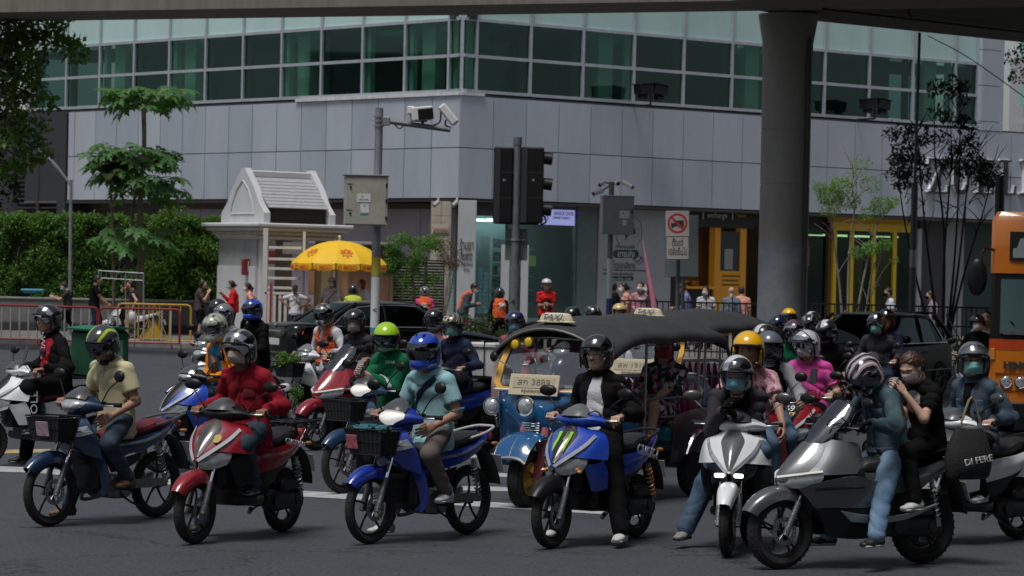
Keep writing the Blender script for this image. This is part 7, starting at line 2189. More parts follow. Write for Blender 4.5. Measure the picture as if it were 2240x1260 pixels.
text('label_text','กล้องวงจรปิด',.05,ink,cb,(-.05,-.189,.015),(R_(90),0,0),th=.001,width=.2);text('label_text','<',.09,ink,cb,(-.03,-.189,-.11),(R_(90),0,0),th=.001)
# stickers on the lower pole
for z0,z1,m_ in((2.02,2.38,sticker_y),(1.02,2.0,sticker)):
 MB().lathe([(.0865,z0),(.0865,z1)],(0,0,0),(0,0,1),12,arc=(math.pi*.0,math.pi*1.0)).build('pole_sticker',m_,CP)
MB().lathe([(.0868,0.95),(.0868,1.02)],(0,0,0),(0,0,1),20).build('pole_band',sticker_b,CP);text('label_text','<',.16,ink,CP,(0,-.09,1.35),(R_(90),0,0),th=.001)
# traffic signal post
D2=56.0;base=VY(1121,D2,0);TS=empty('traffic_signal',base,0,'black traffic signal heads seen from behind on a grey post','traffic light')
zt=P(1127,300,D2).z
MB().cyl((0,0,0),(0,0,2.3),.115,18).cyl((0,0,2.3),(0,0,zt),.082,18).cyl((0,0,zt-.16),(0,0,zt),.09,18).build('pole',galv_d,TS)
text('post_number','4',.17,ink,TS,(-.02,-.118,P(1119,661,D2).z),(R_(90),0,0),th=.002,offset=.004)
for(x0,x1,nm)in((1081,1120,'a'),(1140,1187,'b')):
 a_,c_=P(x0,321,D2)-base,P(x1,489,D2)-base
 b=MB().box(((a_.x+c_.x)/2,.05,(a_.z+c_.z)/2),(c_.x-a_.x,.3,a_.z-c_.z),.03);hd_=b.build('signal_head',black_pl,TS)
 for k in(1,2):MB().box(((a_.x+c_.x)/2,.05,a_.z-(a_.z-c_.z)*k/3),(c_.x-a_.x+.008,.306,.012)).build('housing_seam',mat('seam_black',(.03,.03,.03),.6),hd_)
 MB().box((a_.x+.08,-.105,(a_.z+c_.z)/2),(.12,.02,a_.z-c_.z-.02),.004).build('rear_rib',mat('rib_black',(.028,.028,.03),.5),hd_)
 text('cast_mark','15' if nm=='b' else '25',.06,white_ink,hd_,((a_.x+c_.x)/2+.02,-.105,(a_.z+c_.z)/2+.1),(R_(90),0,0),th=.001)
 if nm=='b':
  for k in range(3):
   z=a_.z-(a_.z-c_.z)*(k+.5)/3+.06
   v=MB();v.lathe([(.12,0),(.125,.18),(.118,.18),(.113,0)],(c_.x-.0,.05,z-.02),(1,0,-.12),20,arc=(math.pi*.1+math.pi,math.pi*1.9+math.pi),closed=True)
   v.lathe([(0,.0),(.12,.0),(.12,.02),(0,.03)],(c_.x-.02,.05,z-.02),(1,0,-.12),18);v.build('signal_visor',black_pl,hd_)
MB().box((.02,.02,zt-.26),(1.0,.06,.06),.01).box((.02,.02,zt-1.75),(.9,.06,.06),.01).build('bracket',black_pl,TS)
bs=P(1126,535,D2)-base
MB().box((0.02,-.16+.3,bs.z),(.46,.02,.64),.01).build('small_sign_back',mat('sign_back_grey',(.16,.19,.19),.5,metal=.3,var=.2),TS);MB().lathe([(.085,-.02),(.1,-.02),(.1,.02),(.085,.02)],(0,0,bs.z+.1),(0,0,1),16,closed=True).box((0,.09,bs.z+.1),(.42,.03,.03)).build('clamp',galv,TS)
MB().tube([(.55,.05,P(1200,470,D2).z-0),(.62,.05,P(1200,485,D2).z),(.5,.05,P(1200,492,D2).z)],.02,6,3).build('cable',black_pl,TS)
# tall white open frame behind the signal post
WF=empty('white_frame',VY(1125,80,.15),0,'tall white metal frame standing on the footway behind the signal post','gate frame');WF.location.z=.15
x0,x1=P(1097,560,80).x-WF.location.x,P(1156,560,80).x-WF.location.x;zt=P(1125,536,80).z-.15
MB().box((x0+.12,0,zt/2),(.26,.12,zt),.01).build('frame_post',white_pier,WF);MB().box((x1-.1,0,zt/2),(.22,.12,zt),.01).build('frame_post',white_pier,WF);MB().box(((x0+x1)/2,.0,.75),(x1-x0-.4,.06,1.5),.01).build('frame_panel',mat('frame_panel_dark',(.03,.03,.03),.6),WF)
# small cctv pole with grey cabinet
D3=62.0;base=VY(1329,D3,0);base.z=0;SP=empty('cctv_pole',base,0,'slim pole with grey cabinet and cluster of small white cameras','pole')
zt=P(1338,398,D3).z
MB().cyl((0,0,0),(0,0,zt),.06,14).build('pole',galv_d,SP)
cb,w,h=cabinet(SP,base,1320,429,1384,514,D3-.2,.26,grey_box,0,.18)
MB().box((0,0,h/2+.012),(w+.06,.32,.022),.004).build('cabinet_roof',white_m,cb);MB().box((-w/2-.03,0,.02),(.05,.22,h),.01).build('side_conduit',mat('pale_grey',(.42,.43,.43),.5),cb)
MB().box((.12,-.134,.02),(.22,.004,.17)).build('warning_label',sticker,cb);MB().box((.12,-.134,-.16),(.10,.004,.12)).build('info_label',sticker,cb);MB().add([(.06,-.138,.03),(.12,-.138,.03),(.09,-.138,.085)],[(0,1,2)]).build('label_triangle',sticker_y,cb);MB().box((w/2-.05,-.137,.1),(.03,.02,.1),.003).build('hinge',black_pl,cb)
for(px,py,qx,qy,r)in((1322,398,1312,405,.05),(1318,417,1298,424,.055),(1362,398,1384,410,.055),(1348,400,1352,402,.05)):
 a_,c_=P(px,py,D3-.1)-base,P(qx,qy,D3-.25)-base
 o=MB().cyl(a_,c_,r,12).build('cctv_camera',white_m,SP);dd=(c_-a_).normalized();MB().cyl(c_+dd*.004,c_+dd*.012,r*.75,12).build('camera_lens',MATS['lens_dark'],o);MB().tube([a_,(a_+Vector((.0,.1,zt-.05)))/2,(0,0,zt-.06)],.02,6).build('camera_arm',galv,o)
MB().lathe([(.064,1.55),(.064,2.5)],(0,0,0),(0,0,1),14).build('pole_wrap',sticker,SP);MB().lathe([(.066,1.25),(.066,1.6)],(0,0,0),(0,0,1),14).build('blue_wrap',mat('wrap_blue',(.03,.07,.25),.6),SP);MB().lathe([(.067,.95),(.067,1.25)],(0,0,0),(0,0,1),14).build('red_wrap',mat('wrap_red',(.45,.03,.04),.6),SP)
# no-truck sign and the sign seen behind it
def signpost(px,D,label,plates):
 base=VY(px,D,.0);base.z=.0
 E=empty('road_sign',base,0,label,'road sign')
 return E,base
SG,base=signpost(1478,59.5,'white road sign with crossed-out lorry in a red ring and Thai plate',None)
MB().cyl((0,0,0),(0,0,P(1480,470,59.5).z),.045,14).build('pole',mat('sign_pole_green',(.08,.10,.09),.5),SG)
a_,c_=P(1457,461,59.3)-base,P(1506,569,59.3)-base
sp_c=(a_+c_)/2;sw,sh_=c_.x-a_.x,a_.z-c_.z
ang=-.025
sf=MB().box((0,0,0),(sw,.012,sh_),.005).build('sign_plate',mat('sign_face',(.46,.43,.40),.6,var=.08),SG);sf.location=sp_c+Vector((0,-.07,0));sf.rotation_euler=(0,ang,.05)
redr=mat('sign_red',(.50,.035,.03),.5);blk=mat('sign_black',(.03,.03,.03),.6)
cz=sh_/2-.265;rr_=.215
MB().lathe([(rr_-.045,0),(rr_,0),(rr_,.003),(rr_-.045,.003)],(0,-.0065,cz),(0,-1,0),40,closed=True).build('red_ring',redr,sf)
MB().prism([(.04,-.075),(.14,-.075),(.14,.06),(-.02,.06),(-.02,-.06),(.0,-.075)],-.0075,-.0068).prism([(-.025,-.075),(-.14,-.075),(-.145,-.01),(-.12,.04),(-.06,.05),(-.025,.05)],-.0075,-.0068).build('lorry_symbol',blk,sf).location=(0,0,cz)
MB().prism([(-.125,.0),(-.11,.035),(-.07,.04),(-.07,.0)],-.009,-.008).build('cab_window',MATS['sign_face'],sf).location=(0,0,cz)
b=MB()
for x in(-.10,.055,.10):b.cyl((x,-.0070,cz-.08),(x,-.0084,cz-.08),.024,14)
b.build('symbol_wheels',blk,sf)
b=MB();b.box((0,-.0085,cz),(.36,.002,.045),0,Matrix.Rotation(R_(45),3,'Y'));b.build('red_bar',redr,sf)
b=MB()
w2,z2,z3=sw/2-.012,-.02-.0,-sh_/2+.015
for(q,r)in(((-w2,z2),(w2,z2)),((w2,z2),(w2,z3)),((w2,z3),(-w2,z3)),((-w2,z3),(-w2,z2))):b.tube([(q[0],-.008,q[1]),(r[0],-.008,r[1])],.005,4)
b.build('plate_border',blk,sf)
zc=(z2+z3)/2
text('plate_text','ตั้งแต่',.21,blk,sf,(0,-.008,zc+.10),(R_(90),0,0),th=.001,width=.24,offset=.003);text('plate_text','10ล้อขึ้นไป',.2,blk,sf,(0,-.008,zc-.10),(R_(90),0,0),th=.001,width=.40,offset=.003)
base2=VY(1490,60.4,0);SB=empty('sign_back',base2,0,'pale grey back of a larger sign behind the no-lorry sign','road sign')
a_,c_=P(1454,470,60.4)-base2,P(1526,606,60.4)-base2
MB().box(((a_.x+c_.x)/2,0,(a_.z+c_.z)/2),(c_.x-a_.x,.02,a_.z-c_.z),.008,Matrix.Rotation(-.02,3,'Y')).build('sign_plate',mat('sign_back_pale',(.33,.38,.39),.4,metal=.4,var=.12),SB);MB().cyl((-.0,.06,0),(-.0,.06,a_.z),.04,12).build('pole',MATS['sign_pole_green'],SB)
# pair of lamps on posts seen against the windows
for(px,py,label)in((1424,196,'dark twin floodlight in front of the dark window band'),(1914,228,'dark twin floodlight beside the pier against pale windows')):
 s_=s_at('R',px,-.9,7);bs=face('R',s_,0,-.9);D=bs.y;c_=P(px,py,D);E=empty('floodlight',c_,math.atan2(RDIR.y,RDIR.x),label,'floodlight');c_=Vector((0,0,0))
 pole_b=MB()
 pole_b.cyl((0,0,c_.z-.5),(0,0,c_.z-.15),.03,8)
 pole_b.tube([(0,0,-.5),(0,.9,-.5)],.03,8)
 pole_b.build('bracket',darkmetal,E)
 for sgn in(-1,1):
  MB().box((sgn*.3,0,c_.z),(.56,.42,.32),.03,Matrix.Rotation(sgn*.12,3,'Y')).build('lamp_housing',black_pl,E);MB().box((sgn*.3,0,c_.z+.18),(.62,.50,.04),.01,Matrix.Rotation(sgn*.12,3,'Y')).build('lamp_hood',black_pl,E);MB().cyl((sgn*.2,0,c_.z-.24),(sgn*.48,0,c_.z-.22),.10,10).build('lamp_gear',black_pl,E)
# tall thin mast right of the pier, street light arm at the left
bs=VY(1992,62,.15);E=empty('mast',bs,0,'tall grey-blue lamp mast between the two staked trees','pole');zt=P(2008,76,62).z
MB().cyl((0,0,0),(0,0,4.2),.075,12).cyl((0,0,4.2),(.03,0,zt-.1),.035,10).build('pole',mat('mast_grey',(.10,.12,.13),.5,metal=.3),E);MB().lathe([(.077,2.3),(.077,2.7)],(0,0,0),(0,0,1),12).build('pole_sticker',MATS['sign_back_pale'],E)
bs=VY(2178,58,.15);E=empty('post',bs,0,'thick dark green post rising left of the orange bus','pole');MB().cyl((0,0,0),(0,0,P(2170,400,58).z),.10,14).build('pole',mat('post_dark_green',(.018,.03,.028),.5),E)
bs=VY(152,76,.15);E=empty('street_lamp',bs,0,'slim bent street lamp above the hedge at the left','street lamp')
q=[P(x,y,76)-bs for x,y in((155,420),(154,405),(140,385))]
MB().tube([(0,0,0),(q[0].x,0,q[0].z),tuple(q[1]),tuple(q[2])],[.05,.045,.04,.035],8,3).build('pole',galv,E)
q2=[P(x,y,76)-bs for x,y in((140,385),(112,352),(76,322))]
MB().tube(q2,[.04,.055,.05],8,3).build('arm',galv,E);MB().tube([P(x,y,76)-bs for x,y in((112,352),(96,340),(84,338))],[.03,.04,.02],8,3).build('lamp_head',white_m,E)
# cable running down in front of the right windows
MB().tube([vv(2030,78,ZB),P(2140,140,62),P(2400,330,60)],.012,5,4).build('overhead_cable',black_pl);tag(bpy.context.scene.objects['overhead_cable'],'thin black cable slanting down past the right windows','cable')
# ------------------------------------------------------------------ gatehouse
GH=empty('gatehouse',VY(570,76,.15),R_(36),'small white gatehouse with classical gable and tiled roof','gatehouse');GH.location.z=.15
whp=mat('stucco_white',(.60,.61,.63),.75,var=.30,vscale=2.2,bump=.15,dirt=(.36,.35,.33),stretch=(1,1,.4));whg=mat('stucco_grey',(.36,.37,.37),.75,var=.2,vscale=2);cream=mat('stucco_yellowed',(.58,.42,.17),.75,var=.4,vscale=1.5,dirt=(.55,.50,.42))
# local: near corner at origin, long side along +x (to the right, receding), gable side along +y... near corner, gable goes to -x rotated
Lx,Ly=2.25,2.2   # long side, gable side; box spans x 0..Lx, y 0..Ly (gable face at x=0)
zc=P(570,492,76).z-.15
b=MB().box((.2,.2,zc/2-.2),(.42,.42,zc-.4),.01);b.build('corner_pillar',whp,GH)
MB().box((.0,Ly/2+.15,1.0),(.22,Ly-.1,2.0),.01).build('side_wall',whp,GH);MB().box((.03,Ly/2+.15,2.38),(.2,Ly-.1,.76),.01).build('grey_panel',whg,GH);MB().box((-.0,Ly/2+.1,2.98),(.34,Ly+.05,.34),.02).build('pillar_capital',whp,GH)
MB().box((Lx-.15,.2,zc/2-.2),(.3,.4,zc-.4),.01).build('corner_pillar',cream,GH)
MB().box((Lx/2,Ly-.05,zc/2-.1),(Lx,.1,zc-.2)).build('rear_wall',mat('inner_pink',(.35,.25,.2),.8),GH)
for i,(z,o_)in enumerate(((zc-.34,.12),(zc-.22,.24),(zc-.11,.36),(zc,.46))):
 MB().box((Lx/2,Ly/2,z),(Lx+2*o_,Ly+2*o_,.112),.03).build('cornice',whp if i!=1 else mat('cornice_warm',(.55,.47,.33),.7,var=.3),GH)
zr=P(523,367,77).z-.15;ze=zc+.20
for xg in(-.02,Lx-.14):
 prof=[(-.08,zc+.06),(-.08,zc+.34),(.22,zc+.62),(.50,zc+1.05),(Ly/2-.18,zr-.12),(Ly/2-.08,zr),(Ly/2+.08,zr),(Ly/2+.18,zr-.12),(Ly-.50,zc+1.05),(Ly-.22,zc+.62),(Ly+.08,zc+.34),(Ly+.08,zc+.06)]
 MB().prism(prof,xg,xg+.20,'x').build('gable',whp,GH)
 MB().tube([(xg-.01 if xg<1 else xg+.21,y,z)for y,z in((.45,zc+.32),(.55,zc+.62),(.78,zc+1.0),(Ly/2,zr-.35),(Ly-.78,zc+1.0),(Ly-.55,zc+.62),(Ly-.45,zc+.32))],.02,4,1,closed=True).build('gable_moulding',whp,GH)
MB().box((Lx/2,Ly/2,zr-.16),(Lx-.1,.3,.2),.03).build('ridge',whp,GH)
tile=mat('roof_tile',(.40,.40,.41),.75,var=.4,vscale=6,bump=.3,dirt=(.20,.20,.20))
n=9
for sgn in(0,1):
 for k in range(n):
  t=k/n;y=.02+t*(Ly/2-.12);z=zc+.55+t*(zr-.22-zc-.55)
  yy=y if sgn==0 else Ly-y
  slope=math.atan2((zr-.22-zc-.55),Ly/2-.12)*(1 if sgn==0 else-1)
  MB().box((Lx/2,yy,z),(Lx-.3,.20,.025),.004,Matrix.Rotation(slope*.86,3,'X')).build('tile_course',tile,GH)
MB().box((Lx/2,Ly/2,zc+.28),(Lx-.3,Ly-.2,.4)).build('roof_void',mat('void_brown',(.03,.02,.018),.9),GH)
MB().box((Lx*.42,-.03,zc-.62),(.62,.06,.34),.02).build('white_awning_box',white_m,GH)
# what hangs on the corner
MB().box((.0,-.03,1.98),(.34,.1,.46),.02).build('red_call_box',mat('box_red',(.22,.03,.04),.4),GH).location=(-.13,.62,-.0)
MB().box((-.125,.62,2.0),(.02,.2,.28),.004).build('box_notice',sticker,GH)
MB().box((.30,-.015,2.26),(.2,.02,.36),.004).build('red_notice',mat('notice_red',(.45,.05,.06),.5),GH);MB().box((.30,-.015,1.85),(.2,.02,.3),.004).build('pale_notice',sticker,GH);MB().box((.30,-.03,2.6),(.22,.05,.16),.01).build('wall_lamp',whg,GH)
# sliding gate with bars beside the gatehouse
GT=empty('sliding_gate',VY(577,74.6,.15),0,'white barred sliding gate in front of the gatehouse','gate');GT.location.z=.15
gw=P(660,600,74.6).x-GT.location.x;wt=mat('gate_white',(.62,.61,.58),.5,var=.15)
x0=0.0;xs_=P(733,600,74.6).x-GT.location.x
for px in(577,582,664):
 x=P(px,600,74.6).x-GT.location.x;MB().box((x,0,1.52),(.07,.05,3.04 if px<600 else 2.9),.005).build('gate_post',wt,GT)
for py in(542,567,588,609,630):MB().box(((.3+gw)/2-.12,0,P(620,py,74.6).z-.15),(gw-.1,.04,.07),.004).build('gate_rail',wt,GT)
ztp=P(620,642,74.6).z-.15
MB().box((gw/2,0,ztp),(gw,.05,.07),.004).build('gate_rail',wt,GT);MB().box((gw/2,0,.1),(gw,.05,.08),.004).build('gate_rail',wt,GT)
k=.12
while k<gw:MB().box((k,-.0,ztp/2),(.075,.035,ztp-.1),.004).build('gate_bar',wt,GT);k+=.15
MB().box((.17,-.04,1.0),(.06,.02,1.1)).build('red_strip',mat('strip_red',(.35,.02,.03),.5),GT)
# timber shed / booth lining under the umbrella
BO=empty('timber_booth',VY(765,80.5,.15),0,'brown timber booth behind the yellow umbrella','booth');BO.location.z=.15
wood=mat('booth_wood',(.20,.10,.05),.6,var=.35,vscale=2,stretch=(6,1,1));wood2=mat('booth_wood_light',(.38,.20,.09),.6,var=.3,vscale=2,stretch=(6,1,1))
for k in range(14):MB().box((-1.0+k*.165,.1,1.35),(.158,.04,2.7),.006).build('plank',wood if k>5 else wood2,BO)
MB().box((-.95,0,1.75),(.60,.06,1.1),.01).build('light_panel',wood2,BO);MB().box((-.5,-.02,1.9),(.07,.1,2.2)).box((1.2,0,1.35),(.08,.12,2.7)).build('booth_post',mat('booth_post',(.30,.24,.20),.6),BO);MB().box((0,.0,2.75),(2.5,.5,.08),.01).build('booth_roof',whg,BO)
GV=empty('flower_bed',VY(735,76.5,.15),0,'low bed of dry ochre leaves under the umbrella','plant bed');crown('foliage',[((rnd.uniform(-1.1,.4),rnd.uniform(-.1,.1),rnd.uniform(.4,1.0)),(.2,.15,.15),170)for _ in range(16)],.07,leafm('leaf_ochre',(.20,.12,.04)),GV);MB().box((-.35,.1,.25),(1.7,.3,.5),.03).build('planter',whg,GV)
# umbrella
UM=empty('parasol',VY(738,74.2,.15),0,'yellow market umbrella with red logos beside the gatehouse','umbrella',None);UM.location.z=.15
yu=mat('umbrella_yellow',(.80,.48,.01),.6,var=.08,vscale=3);ru=mat('umbrella_red',(.62,.09,.02),.6)
zr0=P(735,576,74.2).z-.15;zt0=P(735,526,74.2).z-.15;RU=1.29;N=12
def um(t,ph): # t 0 apex .. 1 rim
 a0=2*math.pi*ph/N;f=ph%1.0;sagk=math.sin(math.pi*f)*.035*t
 r=RU*(t**.92)*(1-sagk);z=zt0-(zt0-zr0)*(.12*t+.88*t**2.3)-sagk*.6
 return(r*math.cos(a0),r*math.sin(a0),z)
for k in range(N):
 rows=[[um(t,k+f)for f in(0.001,.25,.5,.75,.999)]for t in(.02,.2,.4,.6,.8,.92,1)]
 o=MB().grid(rows,.006,1,1).build('canopy_panel',yu,UM)
 rows2=[[um(1,k+f)for f in(0.03,.25,.5,.75,.97)]];rows2.append([(x*1.005,y*1.005,z-.19+(.035 if i in(0,4)else 0))for i,(x,y,z)in enumerate(rows2[0])])
 v=MB().grid(rows2,.006,1,1).build('valance',yu,UM)
 a0=2*math.pi*(k+.5)/N
 if math.sin(a0)<.05:
  x,y,z=um(1,k+.5)
  text('valance_print','MISO',.15,ru,v,(x*1.02+math.cos(a0)*.01+.05*math.cos(a0+math.pi/2),y*1.02-.01+.05*math.sin(a0+math.pi/2),z-.1),(R_(90),0,a0+math.pi/2),th=.002,width=.36,offset=.004)
  b=MB();
  for q in range(6):c_=q*math.pi/3;b.box((-.23+.045*math.cos(c_),-.01,.045*math.sin(c_)),(.035,.006,.035),0,Matrix.Rotation(c_,3,'Y'))
  mm=b.build('valance_emblem',ru,v);mm.location=(x*1.02,y*1.02-.01,z-.1);mm.rotation_euler=(0,0,a0+math.pi/2)
 if k in(7,9):
  x,y,z=um(.74,k+.5);x2,y2,z2=um(.60,k+.5)
  b=MB();pts=[]
  for q in range(16):r_=(.20,.11)[q%2];an=q*math.pi/8;pts.append((r_*math.cos(an),r_*math.sin(an)))
  inn=[(u*.72,w_*.72)for u,w_ in pts]
  V=[(u,w_,0)for u,w_ in pts]+[(u,w_,0)for u,w_ in inn];F=[(i,(i+1)%16,16+(i+1)%16,16+i)for i in range(16)]
  b.add(V,F);b.box((0,0,0),(.16,.03,.002));b.box((-.06,.03,0),(.03,.08,.002));b.box((.06,.03,0),(.03,.08,.002));mm=b.build('canopy_emblem',ru,o,smooth=False)
  n_=Vector((math.cos(a0)*.62,math.sin(a0)*.62,1)).normalized()
  mm.location=Vector((x,y,z))+n_*.03;mm.rotation_euler=n_.to_track_quat('Z','Y').to_euler()
  mm.rotation_euler=(Matrix((Vector((-math.sin(a0),math.cos(a0),0)),n_.cross(Vector((-math.sin(a0),math.cos(a0),0))),n_)).transposed()).to_euler()
MB().cyl((0,0,0),(0,0,zt0+.1),.025,10).sph((0,0,zt0+.1),.045,10,6).build('pole',wt,UM)
for k in range(N):
 a0=2*math.pi*k/N;x,y,z=um(.98,k+.001);MB().tube([(x,y,z-.02),(x*.5,y*.5,zt0-.19),(0,0,zt0-.1)],.008,5,2).build('rib',steel,UM)
# slatted gate under the climber
SL=empty('slatted_fence',VY(908,81,.15),0,'dark fence of thin pale horizontal slats below the climbing bush','fence');SL.location.z=.15
for k in range(26):MB().box((0,0,.12+k*.085),(1.6,.03,.028)).build('slat',mat('slat_pale',(.40,.39,.36),.6),SL)
for x in(-.8,-.27,.27,.8):MB().box((x,.03,1.15),(.05,.05,2.3)).build('fence_post',blackp,SL)
MB().box((0,.25,1.15),(1.6,.02,2.3)).build('dark_backing',blackp,SL)
# crowd barriers
red_b=mat('barrier_red',(.36,.025,.03),.5,var=.3,vscale=8);white_b=mat('barrier_white',(.58,.57,.56),.5,var=.25,vscale=8);yel_b=mat('barrier_yellow',(.50,.30,.02),.5,var=.25,vscale=8)
def barrier(px0,px1,D,label,fm,bm_,group,nb=9,h=1.02,tri=False,dz=0,y1=None):
 a_,c_=VY(px0,D,0),VY(px1,y1 or D,0);L=(c_-a_).length
 E=empty('crowd_barrier',((a_+c_)/2).to_tuple(),math.atan2(c_.y-a_.y,c_.x-a_.x),label,'barrier',group);E.location.z=dz
 r=.10
 b=MB();hw_=L/2
 b.tube([(-hw_,0,.14),(-hw_,0,h-r),(-hw_+r*.3,0,h-r*.3),(-hw_+r,0,h),(hw_-r,0,h),(hw_-r*.3,0,h-r*.3),(hw_,0,h-r),(hw_,0,.14)],.029,8);b.tube([(-hw_,0,.16),(hw_,0,.16)],.02,8);b.build('frame',fm,E)
 for i in range(nb):
  x=-hw_+L*(i+1)/(nb+1);MB().cyl((x,0,.17),(x,0,h-.02),.019,6).build('bar',bm_,E)
 for sx in(-1,1):MB().tube([(sx*hw_*.8,-.25,.02),(sx*hw_*.8,0,.16),(sx*hw_*.8,.25,.02)],.016,6).build('foot',fm,E)
 if tri:MB().prism([(-.34,.22),(.30,.22),(0,.66)],-.03,-.02).build('warning_triangle',yel_b,E);MB().tube([(-.36,-.035,.2),(.32,-.035,.2),(0,-.035,.7)],.014,5,closed=True).tube([(-.36,-.03,.2),(.0,-.03,h)],.012,5).tube([(.36,-.03,.2),(0,-.03,h)],.012,5).build('brace',yel_b,E)
 return E
gb='crowd barriers along the kerb at the left'
barrier(-95,100,70.0,'long red-framed barrier with white bars at the far left',red_b,white_b,gb,9)
barrier(104,212,69.6,'red-framed barrier behind the man in red and black',red_b,white_b,gb,5)
barrier(216,392,69.2,'red-framed barrier with leaning end in front of the woman with a bag',red_b,white_b,gb,8)
barrier(256,416,71.6,'yellow barrier with orange warning triangle',yel_b,yel_b,gb,6,1.1,True)
GTR=empty('trolley_frame',VY(262,76,.15),0,'light steel tube frame standing before the dark hedge gap','frame');GTR.location.z=.15
p0,p1,p2,p3=[P(x,y,76)-Vector((GTR.location.x,76,.15))for x,y in((216,705),(216,592),(314,598),(314,705))]
MB().tube([p0,p1,p2,p3],.025,8).tube([p1+Vector((0,0,-.2)),p2+Vector((0,0,-.2))],.015,6).tube([P(274,600,76)-Vector((GTR.location.x,76,.15)),P(276,705,76)-Vector((GTR.location.x,76,.15))],.018,6).build('frame_tube',galv,GTR)
for k in range(9):q=p1.lerp(p2,(k+.5)/9);MB().tube([q,q+Vector((0,0,-.2))],.008,5).build('frame_rung',galv,GTR)
TB=empty('folding_board',VY(35,77,.15),0,'flat turquoise board lying on top of the planter wall','board');TB.location.z=1.32;TB.location.y=79.6
MB().box((0,0,0),(.66,.35,.07),.02).box((-.05,0,-.06),(.4,.3,.05),.01).build('board',mat('turquoise',(.02,.24,.34),.4),TB)
# black railing on the right footway
def railing(px0,px1,D0,D1_,zt,label,n):
 a_,c_=VY(px0,D0,0),VY(px1,D1_,0);L=(c_-a_).length
 E=empty('railing',((a_.x+c_.x)/2,(a_.y+c_.y)/2,.15),math.atan2(c_.y-a_.y,c_.x-a_.x),label,'railing','black railings along the footway')
 z=zt-.15
 MB().box((0,0,z),(L,.05,.04)).build('top_rail',black_pl,E);MB().box((0,0,z-.45),(L,.04,.035)).build('mid_rail',black_pl,E);MB().box((0,0,.15),(L,.04,.035)).build('bottom_rail',black_pl,E)
 key=('railbar',round(z,2))
 for i in range(n+1):
  x=-L/2+L*i/n;big=i%8==0
  o=MB().box((0,0,z/2),(.022,.022,z),0).build('bar',black_pl,E,key=key);o.location.x=x
 return E
railing(1352,1665,68,67,1.50,'black railing behind the tuk-tuk roofs',26)
railing(1772,2165,66,64,1.55,'black railing behind the black hatchback and young trees',38)
# ------------------------------------------------------------------ riders and walkers
def fyD(fx,D):return 595+.022*(fx-1120)+12900.0/D
C=dict(
 jean=denim('denim_dark',(.022,.035,.055),(.07,.10,.13)),jean_l=denim('denim_light',(.10,.18,.30),(.26,.36,.46)),jean_m=denim('denim_mid',(.04,.075,.13),(.12,.18,.25)),denimj=denim('denim_jacket',(.022,.048,.062),(.10,.15,.17)),denimj2=denim('denim_jacket_blue',(.03,.05,.075),(.11,.15,.19)),
 black=cloth('cloth_black',(.006,.006,.007)),blackj=cloth('jacket_black',(.009,.009,.010)),char=cloth('cloth_charcoal',(.040,.037,.045)),navy=cloth('cloth_navy',(.02,.025,.06)),cream=cloth('polo_cream',(.58,.53,.33)),redsh=cloth('shirt_red',(.27,.009,.022)),ltb=cloth('tee_light_blue',(.30,.52,.55)),khaki=cloth('trousers_taupe',(.13,.11,.10)),white=cloth('cloth_white',(.60,.60,.63)),orange=cloth('cloth_orange',(.75,.25,.015)),blue=cloth('cloth_blue',(.02,.27,.52)),vest=cloth('vest_orange',(.75,.13,.04)),green=cloth('cloth_green',(.008,.13,.055)),pink=cloth('cloth_pink',(.70,.06,.24)),ppink=cloth('cloth_pale_pink',(.60,.35,.35)),rose=cloth('jacket_rose',(.33,.085,.11)),grey=cloth('cloth_grey',(.30,.30,.32)),lil=cloth('cloth_lilac_blue',(.17,.19,.42)),steelb=cloth('cloth_steel_blue',(.14,.17,.21)),tan=cloth('cloth_tan',(.30,.21,.12)),salmon=cloth('cloth_salmon',(.66,.30,.24)),redt=cloth('cloth_bright_red',(.60,.02,.02)),beige=cloth('cloth_beige',(.45,.38,.30)),redp=cloth('panel_red',(.38,.02,.04)))
S_brown=(mat('shoe_brown',(.14,.075,.04),.6,var=.3),mat('sole_dark',(.04,.035,.03),.8));S_white=(mat('shoe_white',(.50,.50,.48),.6,var=.3),mat('sole_white',(.5,.5,.5),.7));S_black=(mat('shoe_black',(.015,.015,.015),.5),mat('sole_grey',(.25,.25,.25),.7));S_blw=(S_black[0],MATS['sole_white']);S_org=(mat('shoe_orange',(.40,.08,.04),.6),MATS['sole_dark'])
H=H
def hlm(kind,m,vis=None,visor=0.0,**k):return dict(kind=kind,mat=m,vis=vis,visor=visor,**k)
hm_black=mat('helmet_black',(.012,.012,.014),.2,coat=1);hm_grey=mat('helmet_grey',(.16,.165,.17),.25,coat=.8);hm_navy=mat('helmet_navy',(.012,.018,.06),.18,coat=1);hm_blue=mat('helmet_blue',(.012,.045,.42),.16,coat=1,var=.2,vscale=9,dirt=(.05,.2,.65));hm_lime=mat('helmet_lime',(.35,.60,.01),.25,coat=.8);hm_yel=mat('helmet_yellow',(.78,.42,.005),.2,coat=1);hm_cream=mat('helmet_cream',(.55,.42,.18),.3,coat=.5);hm_silver=mat('helmet_silver',(.20,.20,.21),.22,metal=.5,coat=1);hm_white=mat('helmet_white',(.55,.54,.58),.2,coat=1)
hs_grey=stripes('helmet_grey_lime',(.035,.037,.04),[(.03,.032,.035),(.35,.5,.02)],1,16,.4,width=.80);hs_wy=stripes('helmet_white_lime',(.36,.38,.36),[(.03,.03,.03),(.40,.50,.05),(.4,.4,.4)],1,26,.7,width=.45,seed=1);hs_bs=stripes('helmet_black_silver',(.012,.012,.014),[(.012,.012,.014),(.25,.26,.27)],0,20,.5,width=.70,seed=2);hs_bw=stripes('helmet_black_white_pink',(.014,.014,.015),[(.55,.57,.60),(.012,.012,.012),(.45,.05,.12),(.5,.5,.52)],1,34,.35,width=.48,seed=.4)
